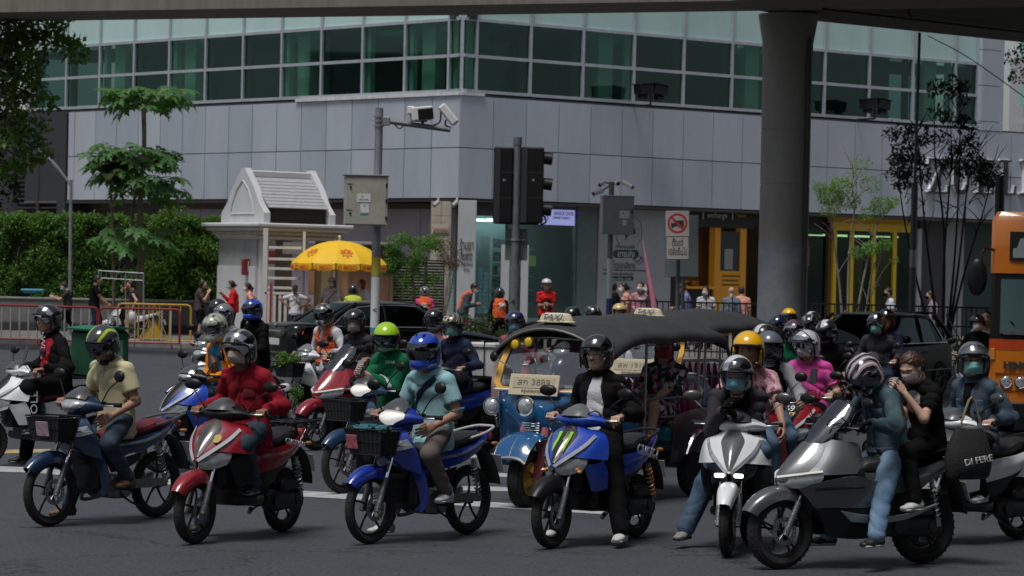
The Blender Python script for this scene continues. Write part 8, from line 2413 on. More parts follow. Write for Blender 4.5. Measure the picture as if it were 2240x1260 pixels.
hs_cam=stripes('helmet_camo',(.02,.02,.022),[(.2,.2,.2),(.03,.03,.03),(.35,.35,.36)],2,34,1.2,width=.5,seed=3);hs_wb=stripes('helmet_white_black',(.02,.02,.02),[(.55,.56,.58)],1,14,.1,width=.55,seed=.8);hs_wh=stripes('helmet_white_lines',(.50,.48,.55),[(.50,.48,.55),(.02,.02,.02)],2,20,.7,width=.88,seed=1.4);hs_dy=stripes('helmet_dark_yellow',(.05,.05,.055),[(.35,.33,.30),(.45,.42,.12),(.03,.03,.03)],1,22,.6,width=.5,seed=2.2)
GR='motorbikes waiting at the lights'
def local(bk,p):return bk.matrix_world.inverted()@p
def phone(name_label,loc,rz,tilt=-.5,case=None):
 o=MB().box((0,0,0),(.01,.075,.15),.004).build('phone',case or mat('phone_black',(.01,.01,.012),.15,coat=.5));MB().box((-.006,0,0),(.002,.068,.14),0).build('screen',mat('phone_screen',(.10,.11,.12),.1,emit=(.3,.35,.4),es=.25),o)
 o.location=loc;o.rotation_euler=(0,tilt,rz);tag(o,name_label,'phone');return o
def wl(info_E,p):return to_world(info_E,p)
# ---- front row ---------------------------------------------------------
navyp=paint('paint_navy',(.010,.035,.095));redp=paint('paint_red',(.26,.006,.016));bluep=paint('paint_blue',(.008,.035,.33));bluep2=paint('paint_blue_bright',(.012,.06,.45));whitepnt=mat('paint_white',(.74,.75,.76),.3,coat=.6,var=.12,vscale=5,dirt=(.4,.4,.38));greyp=paint('paint_grey',(.115,.12,.125),metal=.35);silverp=paint('paint_silver',(.33,.34,.35),metal=.4);redseat=mat('seat_maroon',(.13,.012,.02),.5,bump=.2,bscale=100)
blackp_=paint('paint_black',(.012,.012,.013));whitestrip=mat('strip_white',(.5,.52,.54),.2,coat=1)
B1=bike('scooter',dict(body=whitepnt,dark=black_pl,nose=whitepnt,hbar=whitepnt,seat=redseat,lower=whitepnt),-36,fyD(-36,28.6),56,'white scooter cut off by the left edge of the picture',GR)
r=rider(B1,'rider in black jacket with red chest panel and raised visor',q=0,kind='scooter',dx=-.16,lean=.04,skin=SKIN,top=('jacket',C['blackj']),bottom=('long',C['black']),shoes=(S_black[0],S_black[1]),helmet=hlm('open',hm_black,VIS_MIRROR,.95),head=(.15,.02),feet=((.14,.18,.42),'ground'),hands=['grip','grip'],s=1.05,loose=.012,
  parts=[('red_chest_panel',C['redp'],.012,lambda u,v,w:np.maximum(np.maximum(-(v-.02),np.abs(u+.0)-(.06+.08*np.clip((w-.12)*3,0,1))),np.maximum(.08-w,w-.47)),False)])
kk=r['kn'][0].lerp(r['an'][0],.45);text('trouser_print','POLE',.11,white_ink,r['E'],kk+Vector((.0,.085,0)),(R_(90),R_(-90),R_(180)),th=.002,width=.30)
text('jacket_print','WILL',.09,white_ink,r['E'],r['chest']+Vector((.155,.03,.02)),(R_(90),R_(90),R_(110)),th=.002,width=.24)
bx_=to_world(B1,Vector((-.66,0,.92)))
bag=empty('delivery_box',bx_,B1.rotation_euler.z,'green insulated delivery box with fabric lid behind the red and black rider','delivery box')
gbx=mat('box_green',(.006,.075,.035),.6,var=.3,vscale=5,bump=.2);MB().box((0,0,.26),(.46,.50,.50),.03).build('box_body',gbx,bag);MB().grid([[(-.27,y,.53+.02*math.sin(y*9))for y in(-.29,-.1,.1,.29)],[(0,y,.56)for y in(-.29,-.1,.1,.29)],[(.27,y,.53)for y in(-.29,-.1,.1,.29)]],.02,3,2).build('lid',mat('lid_green',(.008,.15,.08),.6,var=.2),bag);MB().box((0,.253,.26),(.30,.006,.30)).build('side_print',mat('box_green_b',(.02,.22,.09),.6,var=.6,vscale=12,dirt=(.2,.3,.25)),bag);MB().box((.1,0,.01),(.6,.5,.02)).build('carrier_plate',black_pl,bag)
text('box_print','Go',.17,white_ink,bag,(-.04,.26,.22),(R_(90),0,R_(180)),th=.002)
phone('phone in a holder on the white scooter at the left edge',to_world(B1,Vector((.22,.06,1.18))),B1.rotation_euler.z,-.3)
bt=empty('water_bottle',to_world(B1,Vector((.05,.17,.38))),0,'green-labelled water bottle in the white scooter floor','bottle');MB().lathe([(0,0),(.032,0),(.035,.02),(.033,.15),(.014,.2),(.014,.22),(0,.22)],(0,0,0),(0,0,1),14).build('bottle_body',glassy('bottle_pet',(.75,.85,.8),.2),bt);MB().lathe([(.0345,.05),(.0345,.12)],(0,0,0),(0,0,1),14).build('bottle_label',gbx,bt);MB().cyl((0,0,.22),(0,0,.235),.015,10).build('bottle_cap',MATS['lid_green'],bt)

B2=bike('wave',dict(body=navyp,seat=redseat,basket=True,light_engine=True),108,1152,36,'dark blue underbone motorbike with maroon seat and front basket',GR)
r=rider(B2,'rider in cream polo shirt and dark jeans with one hand on his thigh',q=0,kind='wave',dx=-.12,lean=.10,skin=SKIN,top=('polo',C['cream']),vest=C['navy'],bottom=('long',C['jean']),shoes=S_brown,helmet=hlm('open',hs_grey,VIS_DARK,.12),head=(.10,.32),feet=((-.05,.23,.37),(.10,-.34,.075)),hands=[(.12,.20,.90),'grip'],longtop=.05,parts=[('button_placket',C['beige'],.008,lambda u,v,w:np.maximum(np.maximum(-v,np.abs(u)-.012),.33-w),False)])
MB().box((0,0,0),(.006,.14,.12),.002,Matrix.Rotation(.2,3,'Y')).build('basket_card',mat('card_pink',(.42,.28,.34),.6,var=.5,vscale=25),B2).location=(.742,.02,.80)
B3=bike('scooter',dict(body=redp,lower=black_pl,centre=mat('nose_black_stickers',(.02,.02,.022),.3,coat=.8,var=.5,vscale=7,dirt=(.2,.15,.12)),rack=True,strip=whitestrip),425,1190,27,'deep red scooter with black nose panel and rear luggage rack',GR)
r=rider(B3,'rider in deep red long-sleeved shirt with face mask and raised visor',q=0,kind='scooter',dx=-.10,lean=.10,skin=SKIN3,top=('long',C['redsh']),bottom=('long',C['jean']),shoes=S_black,helmet=hlm('open',hs_bs,VIS_MIRROR,.85),mask=M_BEIGE,head=(-.02,.08),feet=((.06,.16,.43),(.08,-.32,.075)),hands=['grip','grip'],longtop=.08,loose=.012,parts=[('button_placket',mat('red_dark',(.16,.006,.012),.8),.010,lambda u,v,w:np.maximum(-v,np.abs(u)-.014),False),('chest_pocket',mat('red_dark',(.16,.006,.012),.8),.009,lambda u,v,w:np.maximum(np.maximum(-v,np.abs(np.abs(u-.085)-.0)-.045),np.abs(w-.29)-.05),False)])
for(px_,z_,s_,m_)in((.10,.80,.05,mat('sticker_gold',(.45,.35,.1),.5)),(.02,.86,.045,sticker),(-.05,.79,.04,sticker_b)):
 o=MB().lathe([(0,.0),(s_*.8,.0)],(0,0,0),(1,0,.75),12).build('sticker',m_,B3);o.location=(.60-(z_-.70)*.95,px_,z_+.012)
text('side_lettering','CLICK125i',.06,whitestrip,B3,(-.52,.182,.735),(R_(90),R_(10),R_(180)),th=.003,width=.30,offset=.002)
B4=bike('wave',dict(body=bluep,basket=True,lamp=lamp_dim,rail=whitestrip,light_engine=True),808,1190,37,'bright blue underbone motorbike with net-lined front basket',GR)
r=rider(B4,'rider in light blue T-shirt and blue full-face helmet',q=0,kind='wave',dx=-.14,lean=.06,skin=SKIN,top=('tee',C['ltb']),bottom=('long',C['khaki']),shoes=S_white,helmet=hlm('full',hm_blue,VIS_DARK),head=(.22,.12),feet=((-.04,.24,.38),(.02,-.34,.075)),hands=[(.08,.20,.92),'grip'],longtop=.04,
 parts=[('hem_seam',C['steelb'],.003,lambda u,v,w:np.maximum(np.abs(w+.075)-.004,-v),False),('bag_strap',C['navy'],.012,lambda u,v,w:np.maximum(np.abs((u-.12)*.72+(w-.44)*-.70+.0)-.026,.04-w),False),('chest_print',C['steelb'],.004,lambda u,v,w:np.maximum(np.maximum(-v,np.abs(u)-.09),np.abs(w-.36)-.010),False)])
MB().box((0,0,0),(.006,.11,.11),.002,Matrix.Rotation(.2,3,'Y')).build('basket_card',mat('card_red',(.50,.14,.16),.6,var=.6,vscale=25),B4).location=(.742,-.10,.80)
ct=MB()
for k in range(14):ct.tube([(rnd.uniform(-.08,.08),rnd.uniform(-.15,.15),rnd.uniform(0,.04)),(rnd.uniform(-.08,.08),rnd.uniform(-.15,.15),rnd.uniform(.0,.05)),(rnd.uniform(-.08,.08),rnd.uniform(-.15,.15),rnd.uniform(0,.04))],.018,6,3)
o=ct.build('crumpled_net',mat('net_teal',(.01,.11,.13),.7));o.location=to_world(B4,Vector((.60,0,.88)));o.rotation_euler=(0,0,B4.rotation_euler.z);tag(o,'crumpled dark teal net lying in the blue motorbike basket','net')
B5=bike('scooter',dict(body=bluep2,centre=blackp_,hbar=bluep2,lower=bluep2,fender=black_pl,spring=lens_amber,nose_ind=True,visor=mat('visor_grey',(.12,.125,.13),.25,coat=.6),lamp=lens),1205,1200,33,'blue scooter with green claw marks on its black nose',GR)
r=rider(B5,'rider in open black jacket over white T-shirt, clear visor raised',q=0,kind='scooter',dx=-.06,lean=-.02,skin=SKIN2,top=('jacket',C['blackj']),bottom=('long',C['black']),shoes=S_white,helmet=hlm('open',hm_black,VIS_CLEAR,.80),head=(.12,.02),feet=((.16,.36,.075),(.02,-.34,.075)),hands=['grip','grip'],longtop=.05,loose=.015,moustache=True,
 parts=[('white_t_shirt',C['white'],.010,lambda u,v,w:np.maximum(np.maximum(-v,np.abs(u-.02)-(.055+.02*np.sin(w*9))),np.maximum(-.07-w,w-.46)),False)])
gl_=mat('claw_green',(.25,.55,.02),.4)
for k in range(3):
 y=-.05+k*.05
 rows=[[(.425,y-.012,.895),(.425,y+.016,.895)],[(.485,y-.002,.84),(.485,y+.020,.84)],[(.52,y-.012,.80),(.52,y+.014,.80)],[(.565,y+.002,.745),(.565,y+.006,.745)]]
 MB().grid([[(x+.018,yy,z+.012)for x,yy,z in r_]for r_ in rows],.003).build('claw_mark',gl_,B5)
text('side_lettering','CLICK-i',.11,whitestrip,B5,(-.50,.188,.715),(R_(90),R_(12),R_(180)),th=.003,width=.34,offset=.004,shear=.2)
B6=bike('scooter',dict(body=whitepnt,centre=mat('nose_smoke',(.10,.105,.11),.25,coat=.8),hbar=whitepnt,lamp=mat('lamp_recess',(.02,.02,.022),.2,coat=1),strip=lens,lower=black_pl,mirror=mat('mirror_grey',(.05,.052,.055),.35,coat=.4)),1590,1218,12,'white scooter facing the camera with lit twin headlights',GR)
for s_ in(1,-1):MB().box((.625,s_*.075,.622),(.03,.075,.032),.008,Matrix.Rotation(s_*-.35,3,'Z')).build('headlight_led',lamp_on,B6)
r6=rider(B6,'masked rider in dark grey jacket and gloves slumped over the handlebar',q=0,kind='scooter',dx=-.10,lean=.48,skin=SKIN2,top=('jacket',C['char']),bottom=('long',C['jean_m']),shoes=(mat('shoe_grey',(.22,.2,.18),.6),S_brown[1]),helmet=hlm('open',hs_wb,VIS_CLEAR,.75),mask=M_BLUE,head=(-.04,.20),feet=((.12,.17,.43),(.08,-.44,.075)),hands=[(.37,.02,1.06),(.40,-.10,1.10)],gloves=C['black'],loose=.015,curl=(.35,.35),
 parts=[('dark_gilet',C['black'],.012,lambda u,v,w:np.maximum(np.maximum(-v,np.abs(u)-.10),.05-w),False)])
r6b=rider(B6,'pillion passenger in yellow helmet and pink patterned shirt',q=1,kind='scooter',dx=-.60,lean=.10,zseat=.87,skin=SKIN,top=('tee',floral('shirt_pink_pattern',[(.5,.26,.30),(.42,.2,.25),(.22,.08,.11),(.55,.35,.38)],34)),bottom=('long',C['jean_m']),shoes=S_org,helmet=hlm('open',hm_yel),head=(-.1,.1),hands=[(-.10,.36,.86),(-.3,-.25,.95)],feet=((-.28,.26,.42),(-.28,-.30,.42)))
B7=bike('maxi',dict(body=greyp,dark=black_pl,lamp=lens,rim=darkmetal),1705,1245,61,'large silver-grey scooter with tall smoked windscreen',GR)
r7=rider(B7,'rider in denim jacket and pale jeans looking down at the handlebar',q=0,kind='maxi',dx=-.30,lean=.20,s=.97,skin=SKIN2,top=('jacket',C['denimj']),bottom=('long',C['jean_l']),shoes=S_blw,helmet=hlm('full',hs_bw,VIS_DARK,tilt=.05),head=(.35,.72),feet=((.18,.46,.075),(.12,-.28,.10)),hands=['grip','grip'],gloves=C['black'],loose=.012,longtop=-.01,
 parts=[('placket',C['denimj2'],.016,lambda u,v,w:np.maximum(np.maximum(-v,np.abs(u)-.022),.0-w),False),('chest_pocket',C['denimj2'],.014,lambda u,v,w:np.maximum(np.maximum(-v,np.abs(np.abs(u)-.085)-.042),np.abs(w-.27)-.05),False),('waistband',C['denimj2'],.014,lambda u,v,w:np.abs(w-.0)-.022,False)])
def pillion(bk,label,kind,dx,**kw):
 return rider(bk,label,kind=kind,dx=dx,**kw)
r7b=pillion(B7,'woman pillion with brown ponytail in black T-shirt looking at a phone','maxi',-.66,q=0,lean=.10,zseat=.87,s=.93,skin=SKIN2,top=('tee',C['black']),bottom=('long',C['black']),shoes=S_white,hair=('tail',HAIRB),mask=mat('mask_pink',(.50,.42,.43),.8),head=(.35,.50),hands=[(-.34,.14,1.30),(-.34,.02,1.28)],feet=((-.34,.30,.50),(-.34,-.30,.50)),
 parts=[('chest_print',mat('print_pale',(.45,.45,.42),.7,var=.95,vscale=40,dirt=(.015,.015,.015)),.006,lambda u,v,w:np.maximum(np.maximum(-v,u**2+(w-.30)**2-.09**2),np.maximum(.5*np.sin(60*np.arctan2(w-.3,u)/3.0)*.0-1,-1)),False)])
phone('phone held up by the woman pillion in black',to_world(B7,Vector((-.26,.08,1.36))),B7.rotation_euler.z+math.pi,.6)
tb=empty('tote_bag',to_world(B7,Vector((-.84,.28,.68))),B7.rotation_euler.z,'large black tote bag with white lettering on the pillion shoulder','bag')
MB().loft([[(x*.5,y,z)for x,y,z in ring_]for ring_ in[[(hx*math.cos(a)*1.0,hy*math.sin(a)*1.0,z)for a in[2*math.pi*k/16 for k in range(16)]]for(hx,hy,z)in((.26,.05,-.02),(.38,.09,.0),(.42,.11,.14),(.33,.06,.30),(.26,.03,.36))]],2,1).build('bag_body',mat('canvas_black',(.012,.012,.013),.85,bump=.3),tb)
MB().tube([(-.10,.02,.38),(-.02,.0,.60),(.10,.02,.38)],.010,6,4).build('strap',mat('strap_olive',(.18,.16,.11),.8),tb);text('bag_print','DI FERE',.07,white_ink,tb,(.0,.125,.13),(R_(90),R_(-8),R_(180)),th=.004,width=.26)
B8=bike('scooter',dict(body=whitepnt,nose=black_pl,hbar=whitepnt,lower=whitepnt,dark=black_pl,mirror=mat('mirror_grey',(.05,.052,.055),.35)),2015,fyD(2015,22.2),47,'white scooter with exposed black engine at the right',GR)
r8=rider(B8,'rider in blue denim jacket with silver helmet, glasses and teal mask',q=0,kind='scooter',dx=-.06,lean=.03,skin=SKIN2,top=('jacket',C['denimj2']),bottom=('long',C['black']),shoes=S_white,helmet=hlm('open',hm_silver,VIS_CLEAR,.85),mask=M_TEAL,glasses=True,head=(.75,.03),feet=((.08,.17,.42),(.08,-.34,.075)),hands=['grip','grip'],loose=.01,
 parts=[('chest_pocket',C['jean_m'],.014,lambda u,v,w:np.maximum(np.maximum(-v,np.abs(np.abs(u)-.10)-.040),np.abs(w-.26)-.05),False),('dark_undershirt',C['black'],.012,lambda u,v,w:np.maximum(np.maximum(-v,np.abs(u)-.03-.09*np.clip(w-.28,0,1)),.12-w),False)])
# ---- second row --------------------------------------------------------
B9=bike('scooter',dict(body=bluep2,bar_lamp=lens,rack=False),350,fyD(350,28.3),50,'bright blue scooter half hidden behind the cream polo rider',GR)
rider(B9,'rider in orange and blue raglan shirt with lime and white helmet',q=0,kind='scooter',dx=-.14,lean=.08,skin=SKIN3,top=('long',C['orange']),bottom=('long',C['jean']),shoes=S_black,helmet=hlm('full',hs_wy,VIS_CLEAR),head=(.45,.2),hands=[(.14,.14,.98),(.16,-.02,.98)],feet=('peg','ground'),
 parts=[('blue_front',C['blue'],.010,lambda u,v,w:np.maximum(-v,np.maximum(np.abs(u)-.105+.13*np.clip(w-.3,0,1),-w)),False),('bag_strap',mat('strap_brown',(.09,.045,.03),.6),.022,lambda u,v,w:np.abs((u+.02)*.75+(w-.28)*.66)-.022,False)])
o=MB().loft([sring(0,0,y,w_,h_,4,14)for y,w_,h_ in((-.03,.10,.07),(.0,.12,.09),(.03,.10,.07))],2,1).build('sling_bag',mat('leather_brown',(.10,.05,.035),.5,var=.3),None);o.location=to_world(B9,Vector((.06,.06,1.12)));o.rotation_euler=(0,.4,B9.rotation_euler.z+1.2);tag(o,'brown leather sling bag on the orange raglan rider','bag')
B10=bike('wave',dict(body=blackp_),400,fyD(400,36),50,'dark underbone motorbike behind the blue scooter',GR)
rider(B10,'rider in striped grey top with mauve helmet visor',q=1,kind='wave',dx=-.14,lean=.12,top=('long',stripes('cloth_stripe',(.06,.06,.065),[(.06,.06,.065),(.35,.35,.36)],2,90,.02,rough=.9,width=.5)),bottom=('long',C['black']),shoes=S_black,helmet=hlm('open',hm_grey,VIS_MIRROR,.6),head=(.3,0),feet=('peg','ground'))
pillion(B10,'pillion in shiny blue helmet behind the lime-helmeted rider','wave',-.56,zseat=.86,q=1,lean=.05,top=('jacket',C['black']),bottom=('long',C['black']),shoes=S_black,helmet=hlm('full',hm_blue,VIS_DARK),hands=[(-.25,.15,1.0),(-.25,-.15,1.0)],feet=('ppeg','ppeg'),head=(.4,0))
B11=bike('wave',dict(body=whitepnt,basket=True,visor=mat('visor_grey2',(.16,.17,.18),.25,coat=.6)),628,fyD(628,36.3),42,'white underbone motorbike with leafy plants in its basket',GR)
rider(B11,'rider in white shirt and orange safety vest with black helmet',q=0,kind='wave',dx=-.12,lean=.05,top=('shirt',C['white']),bottom=('long',C['jean']),shoes=S_black,helmet=hlm('full',hs_cam,VIS_DARK),head=(.5,.1),feet=('peg','ground'),s=1.03,
 parts=[('orange_vest',C['vest'],.016,lambda u,v,w:np.maximum(np.maximum(np.abs(u)-.17,.0-w),np.where(v>0,.018+.09*np.clip(w-.18,0,1)-np.abs(u),-1)),False),('vest_pocket',mat('vest_pale',(.75,.28,.13),.7),.026,lambda u,v,w:np.maximum(np.maximum(-v,np.abs(u+.09)-.045),np.abs(w-.18)-.055),False),('id_card',C['beige'],.026,lambda u,v,w:np.maximum(np.maximum(-v,np.abs(u-.09)-.045),np.abs(w-.13)-.04),False)])
pl_=empty('basket_plants',to_world(B11,Vector((.60,0,.76))),0,'fresh green leafy plants poking out of the white motorbike basket','plant');crown('foliage',[((rnd.uniform(-.12,.12),rnd.uniform(-.15,.15),rnd.uniform(.05,.22)),(.07,.07,.07),60)for _ in range(10)]+[((.1,-.1,-.28),(.1,.1,.14),150)],.05,leaf_br,pl_)
B12=bike('maxi',dict(body=redp,lamp=lens,dark=black_pl),690,985,40,'red scooter with tall dark windscreen in the second row',GR)
rider(B12,'rider in black jacket with beige mask and raised clear visor',q=0,kind='maxi',dx=-.10,lean=.12,skin=SKIN,top=('jacket',C['char']),bottom=('long',C['black']),shoes=S_black,helmet=hlm('open',hm_black,VIS_CLEAR,.45),mask=M_BEIGE,head=(.55,.05),feet=('peg','ground'),loose=.012,
 parts=[('white_sleeve_stripe',C['white'],.010,lambda u,v,w:np.maximum(np.abs(w-.16-.35*(u-.2))-.014,.19-u),True)])
B13=bike('wave',dict(body=paint('paint_slate_blue',(.02,.06,.14)),basket=True,lamp=lamp_dim),748,1080,38,'slate blue underbone motorbike with basket in front of the green rider',GR)
r13=rider(B13,'rider in green delivery jacket and lime helmet reading a phone',q=0,kind='wave',dx=-.14,lean=.14,skin=SKIN2,top=('jacket',C['green']),bottom=('long',C['char']),shoes=S_black,helmet=hlm('open',hm_lime,VIS_DARK,.1),mask=M_TEAL,head=(.60,.20),hands=[(.20,-.02,1.10),(.26,-.12,1.14)],feet=('peg','ground'),loose=.02,
 parts=[('reflective_cuff',C['white'],.012,lambda u,v,w:np.maximum(np.abs(v-.22)-.012,np.abs(w-.26)-.1),True)])
text('jacket_print','GRAB',.04,mat('print_mint',(.4,.6,.5),.6),r13['E'],r13['chest']+Vector((.150,.09,.05)),(R_(90),0,R_(100)),th=.002)
phone('phone held up by the rider in the green jacket',to_world(B13,Vector((.34,-.06,1.20))),B13.rotation_euler.z+math.pi,.5,mat('phone_mint',(.35,.42,.38),.3))
B14=bike('scooter',dict(body=bluep),905,fyD(905,31.8),40,'blue delivery scooter hidden behind the light blue T-shirt rider',GR)
rider(B14,'rider in navy jacket with patterned dark helmet and teal mask',q=1,kind='scooter',dx=-.12,lean=.08,top=('jacket',C['navy']),bottom=('long',C['black']),shoes=S_black,helmet=hlm('open',hs_dy,VIS_CLEAR,.3),mask=M_TEAL,head=(.45,.1),feet=('peg','ground'))
wb=empty('delivery_box',to_world(B14,Vector((-.72,0,.87))),B14.rotation_euler.z,'white foam delivery box strapped behind the navy-jacketed rider','delivery box');wbm=mat('foam_white',(.52,.52,.52),.7,var=.2,vscale=4);MB().box((0,0,.2),(.52,.52,.36),.02).build('box_body',wbm,wb);MB().box((0,0,.40),(.56,.56,.07),.02).build('lid',wbm,wb);MB().box((0,0,.01),(.6,.4,.02)).build('carrier_plate',black_pl,wb)
for y in(-.12,.12):MB().tube([(.285,y,.02),(.285,y,.44),(-.285,y,.44),(-.285,y,.02)],.008,5).build('rope',darkmetal,wb)
B15=bike('scooter',dict(body=silverp),876,fyD(876,34.6),35,'silver scooter hidden behind the white delivery box rider',GR)
rider(B15,'rider in pale pink shirt and black helmet with dark visor',q=1,kind='scooter',dx=-.12,lean=.05,top=('shirt',C['ppink']),bottom=('long',C['black']),shoes=S_black,helmet=hlm('open',hm_black,VIS_DARK,.1),mask=M_BLUE,head=(.4,.05),feet=('peg','ground'))
B16=bike('wave',dict(body=blackp_),1072,fyD(1072,34.5),25,'dark motorbike beside the blue tuk-tuk',GR)
r16=rider(B16,'rider in rose pink jacket with navy helmet and blue mask',q=1,kind='wave',dx=-.12,lean=.02,skin=SKIN2,top=('jacket',C['rose']),bottom=('long',C['rose']),shoes=S_black,helmet=hlm('open',hm_navy,VIS_CLEAR,.4),mask=M_BLUE,head=(.35,.05),feet=('peg','ground'),loose=.02)
o=MB().grid([[(0,-.03,.26),(0,.02,.26)],[(0,-.06,.12),(0,.05,.12)],[(.02,-.07,0),(.02,.07,0)],[(.0,-.07,-.15),(0,.06,-.15)]],.05,3,2).build('shopping_bag',mat('bag_pale',(.42,.40,.38),.7,var=.6,vscale=4,dirt=(.5,.08,.04)));q_=P(1090,845,27.4);o.location=q_;o.rotation_euler=(0,0,-1.6);tag(o,'pale cloth bag with red strap hanging beside the tuk-tuk mirror','bag')
# inside the tuk-tuk
person('tuk-tuk passenger in floral dress with red mask and long dark hair',TT1.location,TT1.rotation_euler.z,q=0,pelvis=(-2.05,.34,.80),lean=-.10,skin=SKIN2,top=('tee',floral('dress_floral',[(.02,.02,.025),(.5,.14,.2),(.03,.03,.04),(.6,.5,.5),(.03,.12,.13),(.02,.02,.025)],22)),skirt=(floral('dress_floral_skirt',[(.02,.03,.035),(.55,.5,.5),(.02,.13,.16),(.35,.1,.16),(.02,.03,.04)],20),.85),shoes=S_black,hair=('long',HAIR),mask=mat('mask_red',(.42,.06,.035),.8),head=(.5,.05),hands=[(-1.65,.40,.92),(-1.69,.23,.92)],feet=((-1.55,.46,.48),(-1.53,.23,.48)),knee=((1,.1,1),(1,-.1,1)),s=1.04)
person('tuk-tuk driver in dark shirt behind the windscreen',TT1.location,TT1.rotation_euler.z,q=1,pelvis=(-1.12,-.05,.84),lean=.0,top=('shirt',C['navy']),bottom=('long',C['black']),shoes=S_black,hair=('short',HAIR),hands=[(-.74,.26,1.06),(-.74,-.26,1.06)],feet=((-.62,.2,.48),(-.62,-.2,.48)),knee=((1,.2,1),(1,-.2,1)),curl=(1.0,1.0),s=.96)
wtc=MB().lathe([(.031,-.014),(.036,-.014),(.036,.014),(.031,.014)],(0,0,0),(1,0,0),16,closed=True).build('watch',blackp_,None);wtc.location=to_world(TT1,Vector((-1.75,.40,.93)));wtc.rotation_euler=(0,0,TT1.rotation_euler.z);tag(wtc,'black smart watch on the wrist of the tuk-tuk passenger','watch')
# ---- right of the tuk-tuk ------------------------------------------------
B17=bike('scooter',dict(body=redp,bar_lamp=lens,hbar=redp,nose=redp,strip=whitestrip,lower=redp),1712,fyD(1712,26.4),24,'red scooter carrying white stickered numbers',GR)
for(t_,y,z,h_,m_)in(('69',.0,.885,.075,whitestrip),('197',.0,.825,.065,mat('sticker_amber',(.6,.3,.04),.5)),('7',-.03,.765,.075,whitestrip)):
 x_=.455+(.885-z)*.95+.004;text('sticker_number',t_,h_*1.35,m_,B17,(x_+.018,y,z),(R_(48),0,R_(90)),th=.003,offset=.002)
rider(B17,'woman rider in bright pink shirt and white helmet',q=0,kind='scooter',dx=-.14,lean=.03,s=.98,skin=SKIN2,top=('tee',mat('cloth_pink_tie',(.72,.05,.24),.85,var=.6,vscale=5,dirt=(.38,.10,.48),bump=.2,bscale=80)),bottom=('long',C['black']),shoes=S_black,helmet=hlm('open',hs_wh,VIS_MIRROR,.55),mask=M_WHITE,head=(-.35,.08),feet=('peg','ground'),loose=.015)
phone('black phone in a handlebar holder on the red scooter',to_world(B17,Vector((.20,.14,1.20))),B17.rotation_euler.z,-.35)
B18=bike('wave',dict(body=redp),1652,fyD(1652,25.4),14,'dark red motorbike right behind the white scooter pair',GR)
rider(B18,'rider in grey sleeves and black vest with slate helmet',q=1,kind='wave',dx=-.12,lean=.10,top=('jacket',C['grey']),bottom=('long',C['jean_m']),shoes=S_black,helmet=hlm('open',mat('helmet_slate',(.10,.12,.15),.3,coat=.7),VIS_DARK,.05),mask=C['navy'],head=(.2,.1),hands=[(.22,.36,.99),'grip'],feet=('peg','ground'),
 parts=[('black_vest',C['black'],.014,lambda u,v,w:np.maximum(np.abs(u)-.17,-w),False),('orange_panel',C['vest'],.022,lambda u,v,w:np.maximum(np.maximum(-v,np.abs(u-.1)-.03),w-.22),False)])
B19=bike('wave',dict(body=blackp_),1628,fyD(1628,28.6),20,'black motorbike beside the rear of the tuk-tuk',GR)
rider(B19,'rider in black with white-striped black helmet by the tuk-tuk roof',q=1,kind='wave',dx=-.12,lean=.05,top=('jacket',C['black']),bottom=('long',C['black']),shoes=S_black,helmet=hlm('open',hs_wb,VIS_DARK,.1),head=(.2,0),feet=('peg','ground'))
B20=bike('scooter',dict(body=mat('paint_green',(.01,.12,.05),.4),bar_lamp=lens),1700,fyD(1700,32.0),20,'green delivery scooter behind the pink-shirted woman',GR)
rider(B20,'rider with plum helmet and white mask in black and green',q=1,kind='scooter',dx=-.12,lean=.05,skin=SKIN2,top=('jacket',C['green']),bottom=('long',C['black']),shoes=S_black,helmet=hlm('open',mat('helmet_plum',(.06,.035,.06),.25,coat=1),VIS_MIRROR,.45),mask=M_WHITE,head=(.3,.05),feet=('peg','ground'))
B21=bike('wave',dict(body=blackp_),1772,fyD(1772,32.8),20,'black motorbike behind the woman in pink',GR)
rider(B21,'rider in black leather with white and black striped helmet',q=1,kind='wave',dx=-.12,lean=.05,top=('jacket',C['black']),bottom=('long',C['black']),shoes=S_black,helmet=hlm('open',hs_wb,VIS_DARK,.2),mask=C['black'],head=(.5,0),feet=('peg','ground'))
B22=bike('wave',dict(body=blackp_),1890,fyD(1890,38.5),22,'dark motorbike with bright headlamp before the black hatchback',GR)
for nm_ in():pass
rider(B22,'rider in charcoal hooded top with teal mask and raised visor',q=1,kind='wave',dx=-.14,lean=.10,top=('hood',C['char']),bottom=('long',C['navy']),shoes=S_black,helmet=hlm('open',hm_black,VIS_MIRROR,.95),mask=M_TEAL,head=(-.1,.15),feet=('peg','ground'),s=1.05,loose=.01)
pillion(B22,'pillion in navy behind the charcoal hooded rider','wave',-.56,zseat=.88,q=1,lean=.05,top=('jacket',C['navy']),bottom=('long',C['black']),shoes=S_black,helmet=hlm('open',hm_black,VIS_DARK,.9),hands=[(-.25,.15,1.05),(-.25,-.15,1.05)],feet=('ppeg','ppeg'),head=(.4,0))
B23=bike('scooter',dict(body=blackp_),2108,fyD(2108,43.2),25,'black scooter squeezed left of the orange bus',GR)
rider(B23,'rider with black half helmet and white mask left of the bus',q=1,kind='scooter',dx=-.12,lean=.02,skin=SKIN2,top=('jacket',C['black']),bottom=('long',C['black']),shoes=S_black,helmet=hlm('half',hm_black),mask=M_WHITE,head=(.3,.05),feet=('peg','ground'),s=.97)
pillion(B23,'bareheaded woman pillion with beige mask beside the bus','scooter',-.56,zseat=.88,q=1,lean=.0,skin=SKIN2,top=('tee',C['beige']),bottom=('long',C['black']),shoes=S_black,hair=('bun',HAIR),mask=M_BEIGE,hands=[(-.25,.15,1.05),(-.25,-.15,1.05)],feet=('ppeg','ppeg'),head=(.3,0))
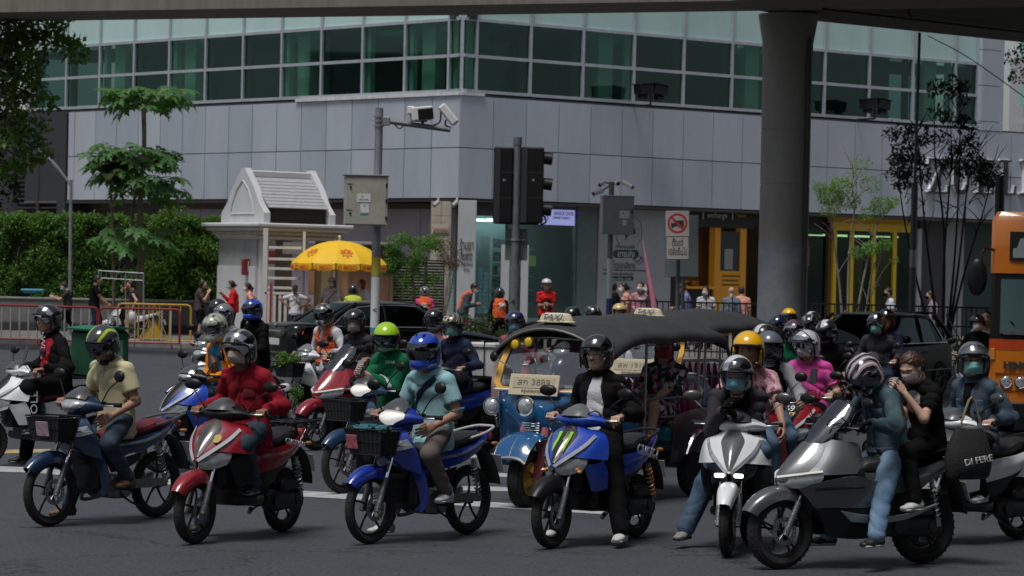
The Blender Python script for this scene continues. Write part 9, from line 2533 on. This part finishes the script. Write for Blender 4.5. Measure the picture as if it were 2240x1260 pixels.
far=[(1232,41,hm_black,None,'rider with glossy black helmet far behind the taxi sign',C['black'],.1),(1276,43,hs_bs,None,'rider in black helmet with silver streaks behind the tuk-tuk',C['black'],.9),(1340,47,hm_cream,None,'rider with round cream helmet beyond the tuk-tuk roofs',C['navy'],.3),(1714,45.5,hm_yel,None,'rider with yellow helmet beside the pier foot',C['navy'],.5),(1762,41.5,hs_wb,None,'rider with white-topped helmet near the pier foot',C['black'],.4)]
for i,(px,D,hm_,mk_,lab,tp,hy)in enumerate(far):
 bk=bike('wave',dict(body=(blackp_,whitepnt,blackp_,navyp,silverp)[i]),px-22,fyD(px-22,D-.6),25,'motorbike of the '+lab.replace('rider','rider',1),GR)
 rider(bk,lab,q=2,kind='wave',dx=-.12,lean=.05,top=('jacket',tp),bottom=('long',C['black']),shoes=S_black,helmet=hlm('half' if i==2 else 'open',hm_,None if i==2 else VIS_DARK,.2),head=(hy,0),feet=('peg','ground'))
WS=bike('scooter',dict(body=whitepnt,nose=whitepnt),1322,fyD(1322,45),35,'white scooter front glimpsed between helmets behind the taxi',GR)
for i,(px,D,a_,bd,lab)in enumerate(((236,71.2,95,whitepnt,'white scooter parked behind the red barriers'),(1150,65.5,-70,blackp_,'black motorbike parked behind the signal post'),(1052,67,80,blackp_,'dark motorbike parked at the kerb beside the man with a phone'),(905,67.6,75,redp,'red scooter parked at the kerb behind the black saloon'))):
 bike('scooter',dict(body=bd),px,fyD(px,D)-12,a_,lab,'motorbikes parked by the kerb')
for(px,D,hm_,lab,hy)in((1668,37,hm_navy,'rider with dark navy helmet behind the tuk-tuk tail',.2),(1738,38,hs_bs,'rider in black with streaked helmet between the scooters and the pier',.4),(432,41,hm_black,'rider in black helmet behind the lime-helmeted rider',.1)):
 bk=bike('wave',dict(body=blackp_),px-15,fyD(px-15,D-.6),30,'dark motorbike of the '+lab,GR)
 rider(bk,lab,q=2,kind='wave',dx=-.12,lean=.05,top=('jacket',C['navy']if px%4 else C['char']),bottom=('long',C['black']),shoes=S_black,helmet=hlm('open',hm_,VIS_DARK,.2),head=(hy,0),feet=('peg','ground'))
# ---- people on the footway ----------------------------------------------
def ped(px,D,ytop,label,face='L',z0=.15,walk=0.0,**kw):
 v=ytop-595-.022*(px-1120);ht=H-v*D/FPX-z0
 s=kw.pop('s',None)or max(.86,min(1.1,ht/(1.72+(.04 if kw.get('helmet')else 0))))
 base=VY(px,D,1.0);rz={'L':math.pi,'R':0,'F':-math.pi/2,'B':math.pi/2}.get(face,face if not isinstance(face,str)else 0)
 kw.setdefault('q',1);kw.setdefault('bottom',('long',C['black']));kw.setdefault('shoes',S_black)
 w=walk
 kw.setdefault('feet',((.02+w*.30,.10,.075+(0.0 if w>=0 else .03)),(-.02-w*.28,-.10,.075+abs(w)*.05)))
 r=person(label,(base.x,base.y,z0),rz,pelvis=(0,0,.90*s-abs(w)*.03),s=s,group='people on the footway',**kw)
 return r
ped(148,75,609,'pedestrian in dark T-shirt and teal mask holding a phone','L',walk=.8,top=('tee',C['char']),bottom=('long',C['black']),hair=('short',HAIR),mask=M_BLUE,head=(0,.35),hands=[(.38,.1,1.05),(.36,-.05,1.08)],skin=SKIN2)
ped(206,73,595,'tall man in black polo shirt with backpack reaching forward','R',walk=.4,top=('polo',C['black']),bottom=('long',C['navy']),hair=('short',HAIR),hands=[(.25,.2,.85),(.42,-.18,.88)],skin=SKIN,head=(0,.05),mask=None)
r_=ped(291,72.6,607,'woman in grey sleeveless top and tan trousers carrying a plastic bag','L',walk=.3,top=('vestonly',C['char']),bottom=('long',C['tan']),hair=('tail',HAIR),mask=mat('mask_crimson',(.40,.02,.04),.8),head=(.2,0),hands=[(-.02,.28,.82),(.22,-.05,1.35)],skin=SKIN2)
pb=MB().sph((0,0,-.2),(.14,.12,.17),14,10).tube([(0,-.05,-.06),(0,0,.05),(0,.05,-.06)],.012,5,3).build('plastic_bag',mat('bag_plastic',(.5,.5,.52),.4,var=.3,vscale=12));pb.location=to_world(r_['E'],Vector((-.02,.29,.78)));tag(pb,'white plastic bag hanging from the hand of the woman in tan trousers','bag')
ped(436,74,606,'woman in black patterned dress with long dark hair holding up a phone','R',top=('tee',mat('dress_black_dots',(.014,.014,.015),.85,var=.9,vscale=30,dirt=(.12,.08,.07))),bottom=None,skirt=(C['black'],.9),hair=('long',HAIR),hands=[(.22,.10,1.30),(.24,-.1,1.25)],skin=SKIN2,head=(-.1,0))
ped(511,73.5,607,'woman in bright red top with green mask and hair bun','L',walk=.3,top=('long',C['redt']),bottom=('long',C['black']),hair=('bun',HAIR),mask=M_TEAL,hands=[(.25,.15,.95),(.28,.0,1.2)],skin=SKIN2)
ped(547,74,611,'woman in salmon T-shirt and black trousers walking left','L',walk=.8,top=('tee',C['salmon']),hair=('tail',HAIR),mask=M_WHITE,hands=[(.1,.28,.9),(-.1,-.2,.85)],skin=SKIN2)
ped(645,73.6,617,'man in pale grey T-shirt and cap with hands on hips','F',top=('tee',C['white']),bottom=('long',C['navy']),cap=C['char'],hands=[(.05,.24,.98),(.05,-.24,.98)],elbow=((-.3,1,0),(-.3,-1,0)),skin=SKIN3,parts=[('bag_strap',C['black'],.01,lambda u,v,w:np.abs((u)*.75+(w-.3)*.66)-.014,False)])
ped(726,74.9,600,'woman in white shirt and white cap with black shoulder bag','F',top=('tee',C['white']),bottom=('long',C['black']),cap=hm_white,hair=('long',HAIRB),mask=M_WHITE,head=(-.5,.1),hands=[(.15,.28,.95),(.15,-.28,.95)],skin=SKIN2,parts=[('bag_strap',C['black'],.01,lambda u,v,w:np.abs((u)*.75-(w-.3)*.66)-.014,False)])
ped(797,75.2,605,'woman with reddish hair in white T-shirt behind a black helmet','L',top=('tee',C['white']),hair=('long',mat('red_hair',(.16,.05,.03),.5)),skin=SKIN2)
ped(771,69,616,'man in black helmet and yellow-green vest standing behind the saloon','B',z0=.15,top=('tee',mat('vest_lime',(.5,.6,.05),.7)),helmet=hlm('open',hm_black),skin=SKIN)
ped(928,68.5,620,'motorcycle taxi man in orange and pink vest seen from behind','B',z0=.15,top=('tee',C['pink']),helmet=hlm('full',hs_cam,None),skin=SKIN,parts=[('orange_vest',C['vest'],.014,lambda u,v,w:np.maximum(np.abs(u)-.15,-w),False),('vest_label',sticker,.020,lambda u,v,w:np.maximum(v,np.maximum(np.abs(u)-.07,np.abs(w-.28)-.05)),False)])
ped(1013,73,607,'man in denim sleeves and orange vest bent over a phone','R',lean=.25,top=('long',C['denimj']),bottom=('long',C['jean_m']),hair=('short',HAIR),mask=M_WHITE,head=(-.4,.45),hands=[(.34,.05,1.1),(.34,-.06,1.12)],skin=SKIN,parts=[('orange_vest',C['vest'],.012,lambda u,v,w:np.maximum(np.abs(u)-.14,-w),False)])
ped(1092,67.5,623,'motorcycle taxi man in orange vest and black helmet facing away','B',z0=.15,top=('long',C['black']),helmet=hlm('full',hm_black,None),skin=SKIN,parts=[('orange_vest',C['vest'],.014,lambda u,v,w:np.maximum(np.abs(u)-.17,-w),False),('vest_label',sticker,.020,lambda u,v,w:np.maximum(v,np.maximum(np.abs(u+.06)-.07,np.abs(w-.33)-.05)),False),('vest_patch',C['green'],.020,lambda u,v,w:np.maximum(v,np.maximum(np.abs(u+.06)-.07,np.abs(w-.22)-.03)),False)])
ped(1194,72,601,'man in white helmet, red shirt and dark vest using a phone','F',top=('tee',C['redt']),bottom=('long',C['black']),helmet=hlm('half',hm_white),hands=[(.26,.06,1.18),(.26,-.06,1.16)],skin=SKIN,parts=[('dark_vest',C['black'],.012,lambda u,v,w:np.maximum(np.abs(u)-.13,np.maximum(-w,w-.30)),False),('vest_number',mat('vest_gold',(.5,.42,.2),.6),.020,lambda u,v,w:np.maximum(-v,np.maximum(np.abs(u+.06)-.035,np.abs(w-.12)-.07)),False)])
ped(1345,72,592,'man in black shirt walking beside the slim cctv pole','L',walk=.6,top=('tee',C['black']),hair=('short',HAIR),mask=M_WHITE,hands=[(.1,.28,.86),(-.1,-.25,.86)],skin=SKIN3)
ped(1370,73.5,612,'woman in pink top with backpack behind the man in black','L',top=('tee',C['salmon']),hair=('bun',HAIR),mask=M_WHITE,skin=SKIN2)
ped(1400,74,608,'woman in checked pink shirt with white bow','F',top=('long',mat('check_pink',(.45,.22,.26),.85,var=.5,vscale=30)),hair=('long',HAIR),mask=M_WHITE,skin=SKIN2,head=(-.4,0),hands=[(.2,.12,.98),(.22,-.1,1.0)],parts=[('white_bow',C['white'],.02,lambda u,v,w:np.maximum(-v,np.maximum(np.abs(u-.03)-.10,np.abs(w-.36)-.035)),False)])
ped(1424,73,611,'woman in dark grey jacket with long brown hair','L',top=('jacket',C['char']),hair=('long',mat('hair_wine',(.05,.015,.015),.5)),mask=M_WHITE,skin=SKIN2,hands=[(.25,.1,1.0),(.22,-.1,1.0)])
ped(1500,74,604,'man in lilac-blue shirt looking at his phone by the sign','L',top=('shirt',C['lil']),hair=('short',HAIR),head=(0,.45),hands=[(.30,.06,1.12),(.28,-.06,1.1)],skin=SKIN)
ped(1543,74.5,620,'woman in white blouse with dark neck ribbon and mask','F',top=('tee',C['white']),hair=('long',HAIR),mask=M_WHITE,head=(-.5,0),skin=SKIN2,parts=[('neck_ribbon',C['navy'],.012,lambda u,v,w:np.maximum(-v,np.maximum(np.abs(u)-.02,.28-w)),False)])
ped(1599,73.5,604,'bald man in steel blue shirt with shoulder strap seen from behind','B',top=('long',C['steelb']),skin=SKIN2,parts=[('bag_strap',C['black'],.012,lambda u,v,w:np.maximum(v,np.abs(u+.02)-.018),False)],s=1.05)
ped(1621,75.5,621,'person in pink partly hidden by the bald man','B',top=('tee',C['salmon']),hair=('short',HAIR),skin=SKIN2)
ped(1948,74,616,'man in pale T-shirt with backpack straps walking past the yellow posts','L',walk=.7,top=('tee',C['white']),bottom=('long',C['black']),hair=('short',HAIR),mask=C['black'],head=(.3,0),skin=SKIN,hands=[(.1,.3,.86),(-.15,-.3,.9)],parts=[('backpack_strap',C['navy'],.012,lambda u,v,w:np.maximum(np.abs(u-.09)-.02,.1-w),False)])
ped(2040,74,629,'woman in light mauve top with black mask and blue bag','L',walk=.5,top=('tee',mat('cloth_mauve',(.30,.27,.33),.85)),bottom=('long',C['grey']),hair=('tail',HAIR),mask=C['black'],skin=SKIN2,hands=[(.1,.28,.9),(-.1,-.25,.88)])
# folded pink parasol by the poster wall
PPk=empty('folded_parasol',VY(1432,66,.15),0,'pink and white folded parasol leaning by the poster wall','umbrella');PPk.location.z=.15
a_=P(1406,526,66)-PPk.location;c_=P(1431,672,66)-PPk.location
MB().tube([c_+Vector((.0,0,-.5)),c_,a_.lerp(c_,.55),a_.lerp(c_,.25),a_],[.015,.07,.045,.025,.01],8,2).build('canopy',mat('parasol_pink',(.65,.13,.25),.6,var=.4,stretch=(8,8,.3),dirt=(.6,.55,.58)),PPk);MB().cyl((c_.x,c_.y,0),c_,.018,6).build('pole',steel,PPk)
